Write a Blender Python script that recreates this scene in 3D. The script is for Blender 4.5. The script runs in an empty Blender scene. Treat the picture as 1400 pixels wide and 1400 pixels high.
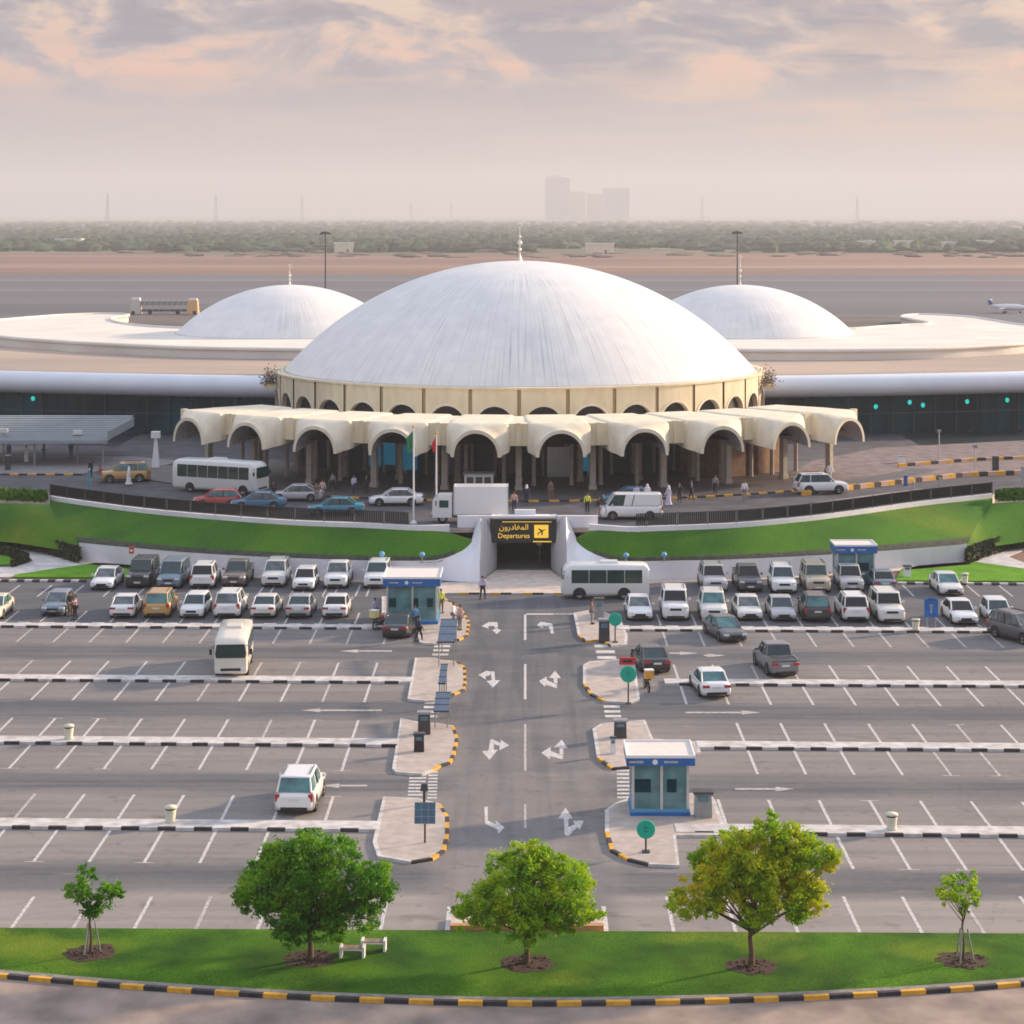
import bpy, bmesh, math, random
from mathutils import Vector, Matrix
R = math.radians
PI = math.pi
scene = bpy.context.scene
# ------------------------------------------------------------------ camera
CAM_H = 29.0      # metres above the car park
FPX, VX, HY = 2950.0, 718.0, 292.0   # focal length, vanishing point and horizon measured in the 1400 px photograph
cam = bpy.data.cameras.new('camera')
cam.sensor_width = 36.0
cam.lens = 36.0 * FPX / 1400.0
cam.shift_x = -(VX - 700.0) / 1400.0
cam.shift_y = -(700.0 - HY) / 1400.0
cam.clip_start = 1.0
cam.clip_end = 60000.0
cam_o = bpy.data.objects.new('camera', cam)
scene.collection.objects.link(cam_o)
cam_o.location = (0, 0, CAM_H)
cam_o.rotation_euler = (R(90), 0, 0)
scene.camera = cam_o
# ------------------------------------------------------------------ light and sky
EXPOSURE = 0.9
SUN_EL, SUN_AZ = 17.0, 62.0        # azimuth measured clockwise from +Y (the view direction)
scene.view_settings.view_transform = 'Standard'
scene.view_settings.look = 'None'
scene.view_settings.exposure = EXPOSURE
scene.view_settings.gamma = 1
scene.cycles.use_denoising = True
scene.cycles.pixel_filter_type = 'BLACKMAN_HARRIS'
scene.cycles.filter_width = 1.7
scene.cycles.volume_bounces = 2
scene.cycles.max_bounces = 8
sun = bpy.data.lights.new('sun', 'SUN')
sun.energy = 4.1
sun.angle = R(4)
sun.color = (1.0, 0.74, 0.50)
sun_o = bpy.data.objects.new('sun', sun)
scene.collection.objects.link(sun_o)
sdir = Vector((math.sin(R(SUN_AZ)) * math.cos(R(SUN_EL)), math.cos(R(SUN_AZ)) * math.cos(R(SUN_EL)), math.sin(R(SUN_EL))))
sun_o.rotation_euler = sdir.to_track_quat('Z', 'Y').to_euler()
sun_o.location = (0, 0, 300)

world = bpy.data.worlds.new('World')
scene.world = world
world.use_nodes = True
def build_world():
    nt = world.node_tree
    for n in list(nt.nodes): nt.nodes.remove(n)
    N = nt.nodes.new; Lk = nt.links.new
    out = N('ShaderNodeOutputWorld')
    tc = N('ShaderNodeTexCoord')
    sep = N('ShaderNodeSeparateXYZ'); Lk(tc.outputs['Generated'], sep.inputs[0])
    def m(op, a, b=None, c=None, clamp=False):
        n = N('ShaderNodeMath'); n.operation = op; n.use_clamp = clamp
        for i, v in enumerate((a, b, c)):
            if v is None: continue
            if isinstance(v, (int, float)): n.inputs[i].default_value = v
            else: Lk(v, n.inputs[i])
        return n.outputs[0]
    def ramp(fac, stops, interp='LINEAR'):
        n = N('ShaderNodeValToRGB'); n.color_ramp.interpolation = interp
        e = n.color_ramp.elements
        while len(e) < len(stops): e.new(0.5)
        for i, (p, c) in enumerate(stops):
            e[i].position = p; e[i].color = (c, c, c, 1) if isinstance(c, (int, float)) else (*c, 1)
        Lk(fac, n.inputs[0]); return n.outputs[0]
    def mix(f, a, b):
        n = N('ShaderNodeMix'); n.data_type = 'RGBA'
        if isinstance(f, (int, float)): n.inputs[0].default_value = f
        else: Lk(f, n.inputs[0])
        for i, v in ((6, a), (7, b)):
            if isinstance(v, tuple): n.inputs[i].default_value = (*v, 1)
            else: Lk(v, n.inputs[i])
        return n.outputs[2]
    def noise(scale, detail, vec, rough=0.55, dist=0.0):
        n = N('ShaderNodeTexNoise'); n.inputs['Scale'].default_value = scale
        n.inputs['Detail'].default_value = detail; n.inputs['Roughness'].default_value = rough
        n.inputs['Distortion'].default_value = dist
        Lk(vec, n.inputs['Vector']); return n.outputs['Fac']
    x, y, z = sep.outputs[0], sep.outputs[1], sep.outputs[2]
    def vec(sx, sy, sz, ox=0.0):
        c = N('ShaderNodeCombineXYZ')
        Lk(m('ADD', m('MULTIPLY', x, sx), ox), c.inputs[0]); Lk(m('MULTIPLY', y, sy), c.inputs[1]); Lk(m('MULTIPLY', z, sz), c.inputs[2])
        return c.outputs[0]
    big = noise(15, 8, vec(1, 1, 2.3, 3.35), 0.58, 0.45)      # cloud heaps
    streak = noise(8, 7, vec(1, 1, 9, 1.7), 0.6, 0.3)          # flat layers
    fine = noise(40, 5, vec(1, 1, 2.2, 0.4), 0.6, 0.4)
    el = m('MAXIMUM', z, 0.0)
    el10 = m('MULTIPLY', el, 8.0, clamp=True)                    # 0..1 over the lowest seven degrees
    right = m('MULTIPLY_ADD', x, 2.0, 0.5, clamp=True)           # 0 at the left of the picture, 1 at the right
    base = ramp(el10, [(0.0, (0.56, 0.52, 0.53)), (0.22, (0.56, 0.51, 0.54)), (0.42, (0.53, 0.475, 0.545)), (0.72, (0.50, 0.45, 0.52)), (1.0, (0.46, 0.42, 0.50))])
    warm = mix(m('MULTIPLY', right, 0.75), base, mix(el10, (0.72, 0.56, 0.475), (0.54, 0.45, 0.45)))
    # slate cloud bases
    dark = m('MULTIPLY', ramp(big, [(0.465, 0.0), (0.54, 1.0)]), ramp(el10, [(0.40, 0.0), (0.56, 1.0)]))
    c1 = mix(m('MULTIPLY', dark, 0.97), warm, (0.30, 0.29, 0.39))
    # lit peach and cream openings between them
    lit = m('MULTIPLY', ramp(m('MULTIPLY_ADD', m('SUBTRACT', fine, 0.5), 0.25, big), [(0.40, 1.0), (0.475, 0.0)]), ramp(el10, [(0.38, 0.0), (0.54, 1.0)]))
    peach = mix(ramp(el10, [(0.55, 0.0), (0.85, 1.0)]), (1.12, 0.64, 0.44), (1.02, 0.80, 0.60))
    c2 = mix(m('MULTIPLY', lit, 0.92), c1, peach)
    st = m('MULTIPLY', ramp(streak, [(0.48, 0.0), (0.58, 1.0)]), ramp(el10, [(0.2, 0.0), (0.42, 1.0), (0.8, 0.35)]))
    c3 = mix(m('MULTIPLY', st, m('MULTIPLY_ADD', right, 0.75, 0.12)), c2, (0.98, 0.63, 0.45))
    st2 = m('MULTIPLY', ramp(streak, [(0.34, 1.0), (0.46, 0.0)]), ramp(el10, [(0.15, 0.0), (0.4, 1.0)]))
    c4 = mix(m('MULTIPLY', st2, 0.42), c3, (0.40, 0.375, 0.47))
    # high thin overcast overhead is brighter than the murky band above the horizon
    zen = ramp(el, [(0.0, 0.0), (0.12, 0.0), (0.5, 1.0)])
    c5 = mix(zen, c4, (0.53, 0.58, 0.69))
    gain = m('MULTIPLY_ADD', zen, 0.84, 0.79)
    bg1 = N('ShaderNodeBackground'); Lk(c5, bg1.inputs[0]); Lk(m('MULTIPLY', gain, 1.0 / 2 ** EXPOSURE), bg1.inputs[1])
    sky = N('ShaderNodeTexSky'); sky.sky_type = 'NISHITA'; sky.sun_disc = False
    sky.sun_elevation = R(SUN_EL); sky.sun_rotation = R(SUN_AZ); sky.dust_density = 3.0
    bg2 = N('ShaderNodeBackground'); Lk(sky.outputs[0], bg2.inputs[0]); bg2.inputs[1].default_value = 0.08
    mx = N('ShaderNodeMixShader'); mx.inputs[0].default_value = 0.12
    Lk(bg1.outputs[0], mx.inputs[1]); Lk(bg2.outputs[0], mx.inputs[2]); Lk(mx.outputs[0], out.inputs[0])
build_world()

# ------------------------------------------------------------------ helpers
def P(px, py, z=0.0):
    """the point of the level z that a pixel of the photograph looks at"""
    d = FPX * (CAM_H - z) / (py - HY)
    return Vector(((px - VX) * d / FPX, d, z))
def XD(px, d, z=0.0):
    return Vector(((px - VX) * d / FPX, d, z))

_mats = {}
def mat(name, color, rough=0.6, metal=0.0, var=0.0, scale=3.0, bump=0.0, bscale=None, spec=0.5, color2=None, coat=0.0, emit=0.0, stretch=None, detail=5.0, trans=0.0):
    if name in _mats: return _mats[name]
    m_ = bpy.data.materials.new(name); m_.use_nodes = True
    nt = m_.node_tree; b = nt.nodes['Principled BSDF']
    b.inputs['Roughness'].default_value = rough; b.inputs['Metallic'].default_value = metal
    b.inputs['Specular IOR Level'].default_value = spec
    if coat: b.inputs['Coat Weight'].default_value = coat; b.inputs['Coat Roughness'].default_value = 0.08
    tc = nt.nodes.new('ShaderNodeTexCoord')
    mp = nt.nodes.new('ShaderNodeMapping'); nt.links.new(tc.outputs['Object'], mp.inputs[0])
    if stretch: mp.inputs['Scale'].default_value = stretch
    nz = nt.nodes.new('ShaderNodeTexNoise'); nz.inputs['Scale'].default_value = scale; nz.inputs['Detail'].default_value = detail
    nt.links.new(mp.outputs[0], nz.inputs['Vector'])
    rp = nt.nodes.new('ShaderNodeValToRGB'); nt.links.new(nz.outputs['Fac'], rp.inputs[0])
    c2 = color2 if color2 else tuple(max(0.0, c * (1 - var)) for c in color)
    c1 = color if color2 else tuple(min(1.0, c * (1 + var)) for c in color)
    e = rp.color_ramp.elements
    e[0].position = 0.34; e[1].position = 0.66
    e[0].color = (*c2, 1); e[1].color = (*c1, 1)
    nt.links.new(rp.outputs[0], b.inputs['Base Color'])
    if bump:
        nb = nt.nodes.new('ShaderNodeTexNoise'); nb.inputs['Scale'].default_value = bscale or scale * 6; nb.inputs['Detail'].default_value = 4
        nt.links.new(mp.outputs[0], nb.inputs['Vector'])
        bp = nt.nodes.new('ShaderNodeBump'); bp.inputs['Strength'].default_value = bump; bp.inputs['Distance'].default_value = 0.05
        nt.links.new(nb.outputs['Fac'], bp.inputs['Height']); nt.links.new(bp.outputs[0], b.inputs['Normal'])
    if emit:
        b.inputs['Emission Color'].default_value = (*color, 1); b.inputs['Emission Strength'].default_value = emit
    _mats[name] = m_
    return m_

class MB:
    def __init__(s):
        s.v = []; s.f = []; s.mi = []; s.sm = []; s.mats = []
    def m(s, mt):
        if mt not in s.mats: s.mats.append(mt)
        return s.mats.index(mt)
    def add(s, verts, faces, mt, smooth=False):
        o = len(s.v); k = s.m(mt)
        s.v.extend([tuple(p) for p in verts])
        for f in faces:
            s.f.append(tuple(i + o for i in f)); s.mi.append(k); s.sm.append(smooth)
    def box(s, c, size, mt, rz=0.0, taper=1.0, M=None):
        x, y, z = size[0] / 2, size[1] / 2, size[2] / 2
        pts = []
        for dz, t in ((-z, 1.0), (z, taper)):
            for dx, dy in ((-x, -y), (x, -y), (x, y), (-x, y)):
                p = Vector((dx * t, dy * t, dz))
                if rz: p.rotate(Matrix.Rotation(rz, 3, 'Z'))
                p = p + Vector(c)
                if M: p = M @ p
                pts.append(p)
        s.add(pts, [(3, 2, 1, 0), (4, 5, 6, 7), (0, 1, 5, 4), (1, 2, 6, 5), (2, 3, 7, 6), (3, 0, 4, 7)], mt)
    def prism(s, poly, z0, z1, mt, mt_side=None, bottom=False):
        n = len(poly)
        a = sum(poly[i][0] * poly[(i + 1) % n][1] - poly[(i + 1) % n][0] * poly[i][1] for i in range(n))
        if a < 0: poly = list(reversed(poly))
        top = [(p[0], p[1], z1) for p in poly]; bot = [(p[0], p[1], z0) for p in poly]
        s.add(top, [tuple(range(n))], mt)
        if bottom: s.add(bot, [tuple(reversed(range(n)))], mt)
        s.add(bot + top, [(i, (i + 1) % n, n + (i + 1) % n, n + i) for i in range(n)], mt_side or mt)
    def tube(s, p, q, r0, r1, mt, n=8, cap=True, smooth=True):
        p = Vector(p); q = Vector(q); d = (q - p)
        if d.length < 1e-6: return
        d.normalize()
        a = d.orthogonal().normalized(); b = d.cross(a)
        pts = []
        for c, r in ((p, r0), (q, r1)):
            for i in range(n):
                t = 2 * PI * i / n
                pts.append(c + a * math.cos(t) * r + b * math.sin(t) * r)
        s.add(pts, [(i, (i + 1) % n, n + (i + 1) % n, n + i) for i in range(n)], mt, smooth)
        if cap: s.add(pts, [tuple(reversed(range(n))), tuple(range(n, 2 * n))], mt)
    def path(s, pts, radii, mt, n=7):
        rings = []
        for i, p in enumerate(pts):
            p = Vector(p)
            d = Vector(pts[min(i + 1, len(pts) - 1)]) - Vector(pts[max(i - 1, 0)])
            d.normalize(); a = d.cross(Vector((0.31, 0.95, 0.05))).normalized(); b = d.cross(a)
            rings.append([p + (a * math.cos(2 * PI * k / n) + b * math.sin(2 * PI * k / n)) * radii[i] for k in range(n)])
        s.loft(rings, mt, closed=True, smooth=True, caps=True)
    def loft(s, rings, mt, closed=True, smooth=True, caps=False):
        n = len(rings[0]); pts = [p for r in rings for p in r]; fs = []
        for j in range(len(rings) - 1):
            for i in range(n if closed else n - 1):
                k = (i + 1) % n
                fs.append((j * n + i, j * n + k, (j + 1) * n + k, (j + 1) * n + i))
        s.add(pts, fs, mt, smooth)
        if caps:
            s.add(rings[0], [tuple(reversed(range(n)))], mt); s.add(rings[-1], [tuple(range(n))], mt)
    def lathe(s, prof, mt, n=32, c=(0, 0, 0), smooth=True, axis='Z', sx=1.0, sy=1.0):
        rings = []
        for r, z in prof:
            ring = []
            for i in range(n):
                t = 2 * PI * i / n
                if axis == 'Z': ring.append(Vector((c[0] + r * math.cos(t) * sx, c[1] + r * math.sin(t) * sy, c[2] + z)))
                elif axis == 'X': ring.append(Vector((c[0] + z, c[1] + r * math.cos(t), c[2] + r * math.sin(t))))
                else: ring.append(Vector((c[0] + r * math.cos(t), c[1] + z, c[2] + r * math.sin(t))))
            rings.append(ring)
        s.loft(rings, mt, smooth=smooth)
    def ball(s, c, r, mt, n=10, sz=1.0):
        s.lathe([(max(1e-3, r * math.sin(PI * k / n)), -r * sz * math.cos(PI * k / n)) for k in range(n + 1)], mt, n=n + 2, c=c)
    def mesh(s, name):
        me = bpy.data.meshes.new(name)
        me.from_pydata(s.v, [], s.f)
        for m_ in s.mats: me.materials.append(m_)
        me.polygons.foreach_set('material_index', s.mi)
        me.polygons.foreach_set('use_smooth', s.sm)
        me.update()
        return me
    def build(s, name, parent=None, loc=None, rz=0.0, rel=False, **kw):
        if rel:                     # geometry given in world coordinates, stored relative to the thing's base
            q = parent.location; s.v = [(p[0] - q.x, p[1] - q.y, p[2] - q.z) for p in s.v]
        o = bpy.data.objects.new(name, s.mesh(name))
        scene.collection.objects.link(o)
        if parent: o.parent = parent
        if loc is not None: o.location = loc
        if rz: o.rotation_euler = (0, 0, rz)
        for k, v in kw.items(): o[k] = v
        return o

def thing(name, label, cat, loc=(0, 0, 0), rz=0.0, group=None):
    o = bpy.data.objects.new(name, None); scene.collection.objects.link(o)
    o.empty_display_size = 0.3
    o.location = loc; o.rotation_euler = (0, 0, rz)
    o['label'] = label; o['category'] = cat
    if group: o['group'] = group
    return o
def tag(o, label, cat, group=None):
    o['label'] = label; o['category'] = cat
    if group: o['group'] = group
    return o
def copy_thing(src, name, label, loc, rz=0.0, group=None):
    def rec(o, parent):
        c = o.copy(); scene.collection.objects.link(c)
        if parent: c.parent = parent
        for ch in kids.get(o.name, ()): rec(ch, c)
        return c
    kids = {}
    def walk(o):
        kids[o.name] = list(o.children)
        for ch in o.children: walk(ch)
    walk(src)
    r = rec(src, None); r.name = name; r.location = loc; r.rotation_euler = (0, 0, rz); r['label'] = label
    if group: r['group'] = group
    return r

# ------------------------------------------------------------------ shared materials
M_CONC = mat('pale_paving', (0.56, 0.47, 0.41), 0.85, var=0.14, scale=1.3, bump=0.15, bscale=14)
M_CREAM = mat('cream_render', (0.80, 0.70, 0.50), 0.75, color2=(0.68, 0.58, 0.40), scale=1.0, bump=0.15, stretch=(1, 1, .3), detail=8)
M_CREAM2 = mat('pale_cream_render', (0.82, 0.75, 0.60), 0.75, color2=(0.70, 0.62, 0.47), scale=1.1, bump=0.2, stretch=(1, 1, .35), detail=8)
M_CREAM_D = mat('brown_joint', (0.42, 0.30, 0.17), 0.8, var=0.1)
M_WHITE = mat('white_paint', (0.78, 0.78, 0.80), 0.5, var=0.04, scale=0.6)
M_WALLW = mat('white_rendered_wall', (0.74, 0.73, 0.78), 0.7, var=0.06, scale=0.5, bump=0.1, stretch=(1, 1, 0.25))
M_BLACK = mat('black_paint', (0.02, 0.02, 0.024), 0.55, var=0.3)
M_YELLOW = mat('yellow_paint', (0.78, 0.40, 0.03), 0.6, var=0.15, scale=4)
M_DGREY = mat('dark_grey_metal', (0.05, 0.052, 0.06), 0.45, var=0.2)
M_GREY = mat('grey_metal', (0.3, 0.31, 0.33), 0.4, metal=0.3, var=0.1)
M_ALU = mat('aluminium', (0.62, 0.63, 0.66), 0.35, metal=0.6, var=0.05)
M_GLASS_D = mat('dark_building_glass', (0.004, 0.085, 0.11), 0.3, color2=(0.002, 0.014, 0.024), scale=0.22, spec=0.1, stretch=(1, 1, .15), detail=6)
M_GLASS_C = mat('car_glass', (0.012, 0.045, 0.052), 0.06, spec=0.7, var=0.2)
M_GLASS_K = mat('kiosk_glass', (0.10, 0.24, 0.26), 0.2, var=0.3, scale=1.1, spec=0.6)
M_BLUE = mat('blue_sign_paint', (0.012, 0.13, 0.42), 0.4, var=0.15, scale=2)
M_TYRE = mat('tyre_rubber', (0.015, 0.015, 0.016), 0.85)
M_RIM = mat('wheel_rim', (0.4, 0.41, 0.43), 0.3, metal=0.7)
M_LAMP = mat('headlight_lens', (0.75, 0.78, 0.8), 0.1, spec=0.9)
M_RED = mat('red_lens', (0.42, 0.015, 0.012), 0.2, spec=0.8)
M_PLATE = mat('number_plate', (0.7, 0.7, 0.66), 0.5)
M_TRIM = mat('black_trim', (0.018, 0.018, 0.02), 0.5)
M_BARK = mat('bark', (0.12, 0.075, 0.045), 0.9, var=0.3, scale=6, bump=0.4)
M_SOIL = mat('dark_soil', (0.055, 0.03, 0.02), 0.95, var=0.35, scale=3, bump=0.6)
M_SIGNG = mat('green_sign_face', (0.0, 0.42, 0.29), 0.4, var=0.06)
M_SIGNR = mat('red_sign_face', (0.55, 0.03, 0.03), 0.4, var=0.06)
M_ROADW = mat('worn_white_marking', (0.70, 0.685, 0.68), 0.7, color2=(0.36, 0.335, 0.32), scale=6, detail=9)
M_ROADF = mat('faded_white_marking', (0.55, 0.52, 0.50), 0.75, color2=(0.30, 0.27, 0.25), scale=3.5, detail=9)
M_KERB = mat('pale_kerb_concrete', (0.66, 0.64, 0.63), 0.75, color2=(0.44, 0.41, 0.39), scale=1.6, detail=8, bump=0.15)
# ================================================================== THE SETTING
def sheet(name, pts, m_, z=None, **kw):
    b = MB(); b.add([(p[0], p[1], (p[2] if z is None else z)) for p in pts], [tuple(range(len(pts)))], m_)
    o = b.build(name, **kw); o['kind'] = 'structure'; return o
def up(poly):
    n = len(poly)
    a = sum(poly[i][0] * poly[(i + 1) % n][1] - poly[(i + 1) % n][0] * poly[i][1] for i in range(n))
    return poly if a > 0 else list(reversed(poly))
def px(poly, z=0.0): return up([P(a, b, z) for a, b in poly])

# -- asphalt of the car park: worn bays and darker driving aisles follow the traffic
ROWS = [150.0, 132.8, 117.0, 100.9]        # front faces of the kerbed strips at x = 0
EDGE, SK = 86.7, -0.030
def rowy(y0, x): return y0 + SK * x
def asphalt_material():
    m_ = bpy.data.materials.new('car_park_asphalt'); m_.use_nodes = True
    nt = m_.node_tree; N = nt.nodes.new; Lk = nt.links.new; b = nt.nodes['Principled BSDF']
    tc = N('ShaderNodeTexCoord'); sep = N('ShaderNodeSeparateXYZ'); Lk(tc.outputs['Object'], sep.inputs[0])
    def mth(op, a, c=None, d=None, clamp=False):
        n = N('ShaderNodeMath'); n.operation = op; n.use_clamp = clamp
        for i, v in enumerate((a, c, d)):
            if v is None: continue
            if isinstance(v, (int, float)): n.inputs[i].default_value = v
            else: Lk(v, n.inputs[i])
        return n.outputs[0]
    def nz(scale, det, sx, sy, dist=0.0):
        mp = N('ShaderNodeMapping'); mp.inputs['Scale'].default_value = (sx, sy, 1); Lk(tc.outputs['Object'], mp.inputs[0])
        n = N('ShaderNodeTexNoise'); n.inputs['Scale'].default_value = scale; n.inputs['Detail'].default_value = det
        n.inputs['Distortion'].default_value = dist
        Lk(mp.outputs[0], n.inputs['Vector']); return n.outputs['Fac']
    def mix(f, a, c):
        n = N('ShaderNodeMix'); n.data_type = 'RGBA'
        if isinstance(f, (int, float)): n.inputs[0].default_value = f
        else: Lk(f, n.inputs[0])
        for i, v in ((6, a), (7, c)):
            if isinstance(v, tuple): n.inputs[i].default_value = (*v, 1)
            else: Lk(v, n.inputs[i])
        return n.outputs[2]
    wob = nz(0.12, 4, 1, 1)
    yy = mth('ADD', mth('MULTIPLY_ADD', sep.outputs[0], -SK, sep.outputs[1]), mth('MULTIPLY_ADD', wob, 1.8, -0.9))
    t = mth('MULTIPLY_ADD', yy, 1 / 100.0, -0.76)          # 0..1 for y 76..176
    r = N('ShaderNodeValToRGB'); e = r.color_ramp.elements
    stops = [(80, .8), (84.5, .6), (86.6, 1.0), (91.3, .95), (92.5, .3), (95, .12), (96.3, .72), (100.9, .78), (106.8, .6), (108.5, .25), (110.5, .22), (112, .62), (117, .74), (123, .52),
             (124.3, .18), (127, .12), (128.4, .55), (132.8, .66), (139, .55), (140.5, .2), (143, .15), (145, .48), (150, .5), (151.5, .12), (158, .05)]
    while len(e) < len(stops): e.new(0.5)
    for i, (p, c) in enumerate(stops): e[i].position = (p - 76) / 100; e[i].color = (c, c, c, 1)
    Lk(t, r.inputs[0])
    # the middle road keeps one tone of its own
    ax = mth('ABSOLUTE', sep.outputs[0]); road = mth('SUBTRACT', 1.0, mth('MULTIPLY_ADD', ax, 0.7, -2.2, clamp=True), clamp=True)
    f = mth('ADD', mth('MULTIPLY', r.outputs[0], mth('SUBTRACT', 1.0, road)), mth('MULTIPLY', road, mth('MULTIPLY_ADD', mth('MULTIPLY_ADD', sep.outputs[1], -1 / 45.0, 3.15, clamp=True), 0.5, 0.10)))
    f = mth('ADD', f, mth('MULTIPLY_ADD', nz(0.35, 6, 0.35, 1.0, 0.6), 0.55, -0.275))
    f = mth('ADD', f, mth('MULTIPLY_ADD', nz(2.4, 5, 1, 1), 0.26, -0.13), None, True)
    trk = N('ShaderNodeValToRGB'); trk.color_ramp.elements[0].position = .45; trk.color_ramp.elements[1].position = .62
    Lk(nz(1.0, 6, 0.05, 1.1, 0.3), trk.inputs[0])
    trk2 = N('ShaderNodeValToRGB'); trk2.color_ramp.elements[0].position = .47; trk2.color_ramp.elements[1].position = .62
    Lk(nz(1.0, 6, 0.95, 0.05, 0.3), trk2.inputs[0])
    tk = mth('ADD', mth('MULTIPLY', trk.outputs[0], mth('SUBTRACT', 1.0, road)), mth('MULTIPLY', trk2.outputs[0], road))
    f = mth('SUBTRACT', f, mth('MULTIPLY', tk, 0.20), None, True)
    col = mix(f, (0.088, 0.096, 0.112), (0.325, 0.292, 0.272))
    stain = N('ShaderNodeValToRGB'); stain.color_ramp.elements[0].position = 0.60; stain.color_ramp.elements[1].position = 0.72
    Lk(nz(0.55, 6, 1, 1.6, 0.8), stain.inputs[0])
    col = mix(mth('MULTIPLY', stain.outputs[0], 0.4), col, (0.12, 0.10, 0.09))
    pale = N('ShaderNodeValToRGB'); pale.color_ramp.elements[0].position = 0.62; pale.color_ramp.elements[1].position = 0.8
    Lk(nz(0.9, 7, 0.3, 1.4, 0.4), pale.inputs[0])
    col = mix(mth('MULTIPLY', pale.outputs[0], 0.4), col, (0.42, 0.36, 0.31))
    vo = N('ShaderNodeTexVoronoi'); vo.feature = 'DISTANCE_TO_EDGE'; vo.inputs['Scale'].default_value = 0.16
    mpv = N('ShaderNodeMapping'); Lk(tc.outputs['Object'], mpv.inputs[0])
    wv = N('ShaderNodeTexNoise'); wv.inputs['Scale'].default_value = 0.8; wv.inputs['Detail'].default_value = 5; Lk(tc.outputs['Object'], wv.inputs['Vector'])
    va = N('ShaderNodeVectorMath'); va.operation = 'MULTIPLY_ADD'; Lk(wv.outputs['Color'], va.inputs[0]); va.inputs[1].default_value = (2.2, 2.2, 0); Lk(mpv.outputs[0], va.inputs[2]); Lk(va.outputs[0], vo.inputs['Vector'])
    crack = mth('MULTIPLY', mth('LESS_THAN', vo.outputs['Distance'], 0.004), 0.22)
    col = mix(crack, col, (0.06, 0.055, 0.055))
    oil = N('ShaderNodeValToRGB'); oil.color_ramp.elements[0].position = .63; oil.color_ramp.elements[1].position = .72
    Lk(nz(0.9, 3, 1, 1.0, 0.2), oil.inputs[0])
    col = mix(mth('MULTIPLY', oil.outputs[0], 0.35), col, (0.07, 0.065, 0.065))
    col = mix(mth('MULTIPLY_ADD', nz(22, 3, 1, 1), 0.22, 0.0), col, (0.13, 0.12, 0.12))
    Lk(col, b.inputs['Base Color']); b.inputs['Roughness'].default_value = 0.82; b.inputs['Specular IOR Level'].default_value = 0.3
    bp = N('ShaderNodeBump'); bp.inputs['Strength'].default_value = 0.25; bp.inputs['Distance'].default_value = 0.02
    Lk(nz(30, 3, 1, 1), bp.inputs['Height']); Lk(bp.outputs[0], b.inputs['Normal'])
    return m_
M_ASPH = asphalt_material()
M_ROAD2 = mat('forecourt_asphalt', (0.085, 0.083, 0.10), 0.8, color2=(0.042, 0.042, 0.052), scale=0.5, bump=0.2, bscale=20)
M_DIRT = mat('dry_ground', (0.25, 0.135, 0.095), 0.95, color2=(0.14, 0.08, 0.06), scale=0.011, stretch=(0.22, 1, 1), detail=9)
M_SCRUB = mat('scrub_ground', (0.10, 0.125, 0.05), 0.95, color2=(0.04, 0.06, 0.028), scale=0.004, stretch=(0.3, 1, 1), detail=9)
M_TARMAC = mat('airfield_tarmac', (0.125, 0.122, 0.140), 0.85, color2=(0.08, 0.08, 0.096), scale=0.013, stretch=(0.06, 1, 1), detail=8)
M_TARMAC2 = mat('lighter_tarmac', (0.18, 0.175, 0.19), 0.85, color2=(0.15, 0.14, 0.15), scale=0.02, stretch=(0.05, 1, 1), detail=8)

sheet('ground', [(-14000, -400, 0), (14000, -400, 0), (14000, 22000, 0), (-14000, 22000, 0)], M_DIRT, -0.03)
sheet('car_park', [(-95, 60, 0), (95, 60, 0), (95, 171.2, 0), (-95, 171.2, 0)], M_ASPH, 0.0)
sheet('airfield', [(-2500, 380, 0), (2500, 380, 0), (2500, 1010, 0), (-2500, 1025, 0)], M_TARMAC, 0.03)
b = MB()
for y0, y1, xa, xb in ((930, 948, -2500, 2500), (812, 826, -2500, 2500), (700, 706, -2500, 60), (655, 660, 200, 2500), (610, 613, -2500, 2500), (560, 572, -900, -120)):
    b.add([(xa, y0, .06), (xb, y0 - 4, .06), (xb, y1 - 4, .06), (xa, y1, .06)], [(0, 1, 2, 3)], M_TARMAC2)
b.build('taxiway', kind='structure')
sheet('infield', [(90, 470, 0), (1500, 470, 0), (1500, 552, 0), (110, 560, 0)], mat('infield_dirt', (0.22, 0.14, 0.11), 0.95, color2=(0.13, 0.085, 0.07), scale=0.03, stretch=(0.2, 1, 1)), 0.06)
sheet('sand_strip', [(-2500, 1150, 0), (2500, 1150, 0), (2500, 1230, 0), (-2500, 1215, 0)], mat('pale_sand', (0.36, 0.235, 0.17), 0.95, color2=(0.22, 0.135, 0.10), scale=0.012, stretch=(0.12, 1, 1), detail=8), 0.03)
sheet('scrubland', [(-14000, 1560, 0), (14000, 1560, 0), (14000, 21000, 0), (-14000, 21000, 0)], M_SCRUB, 0.0)

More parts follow.
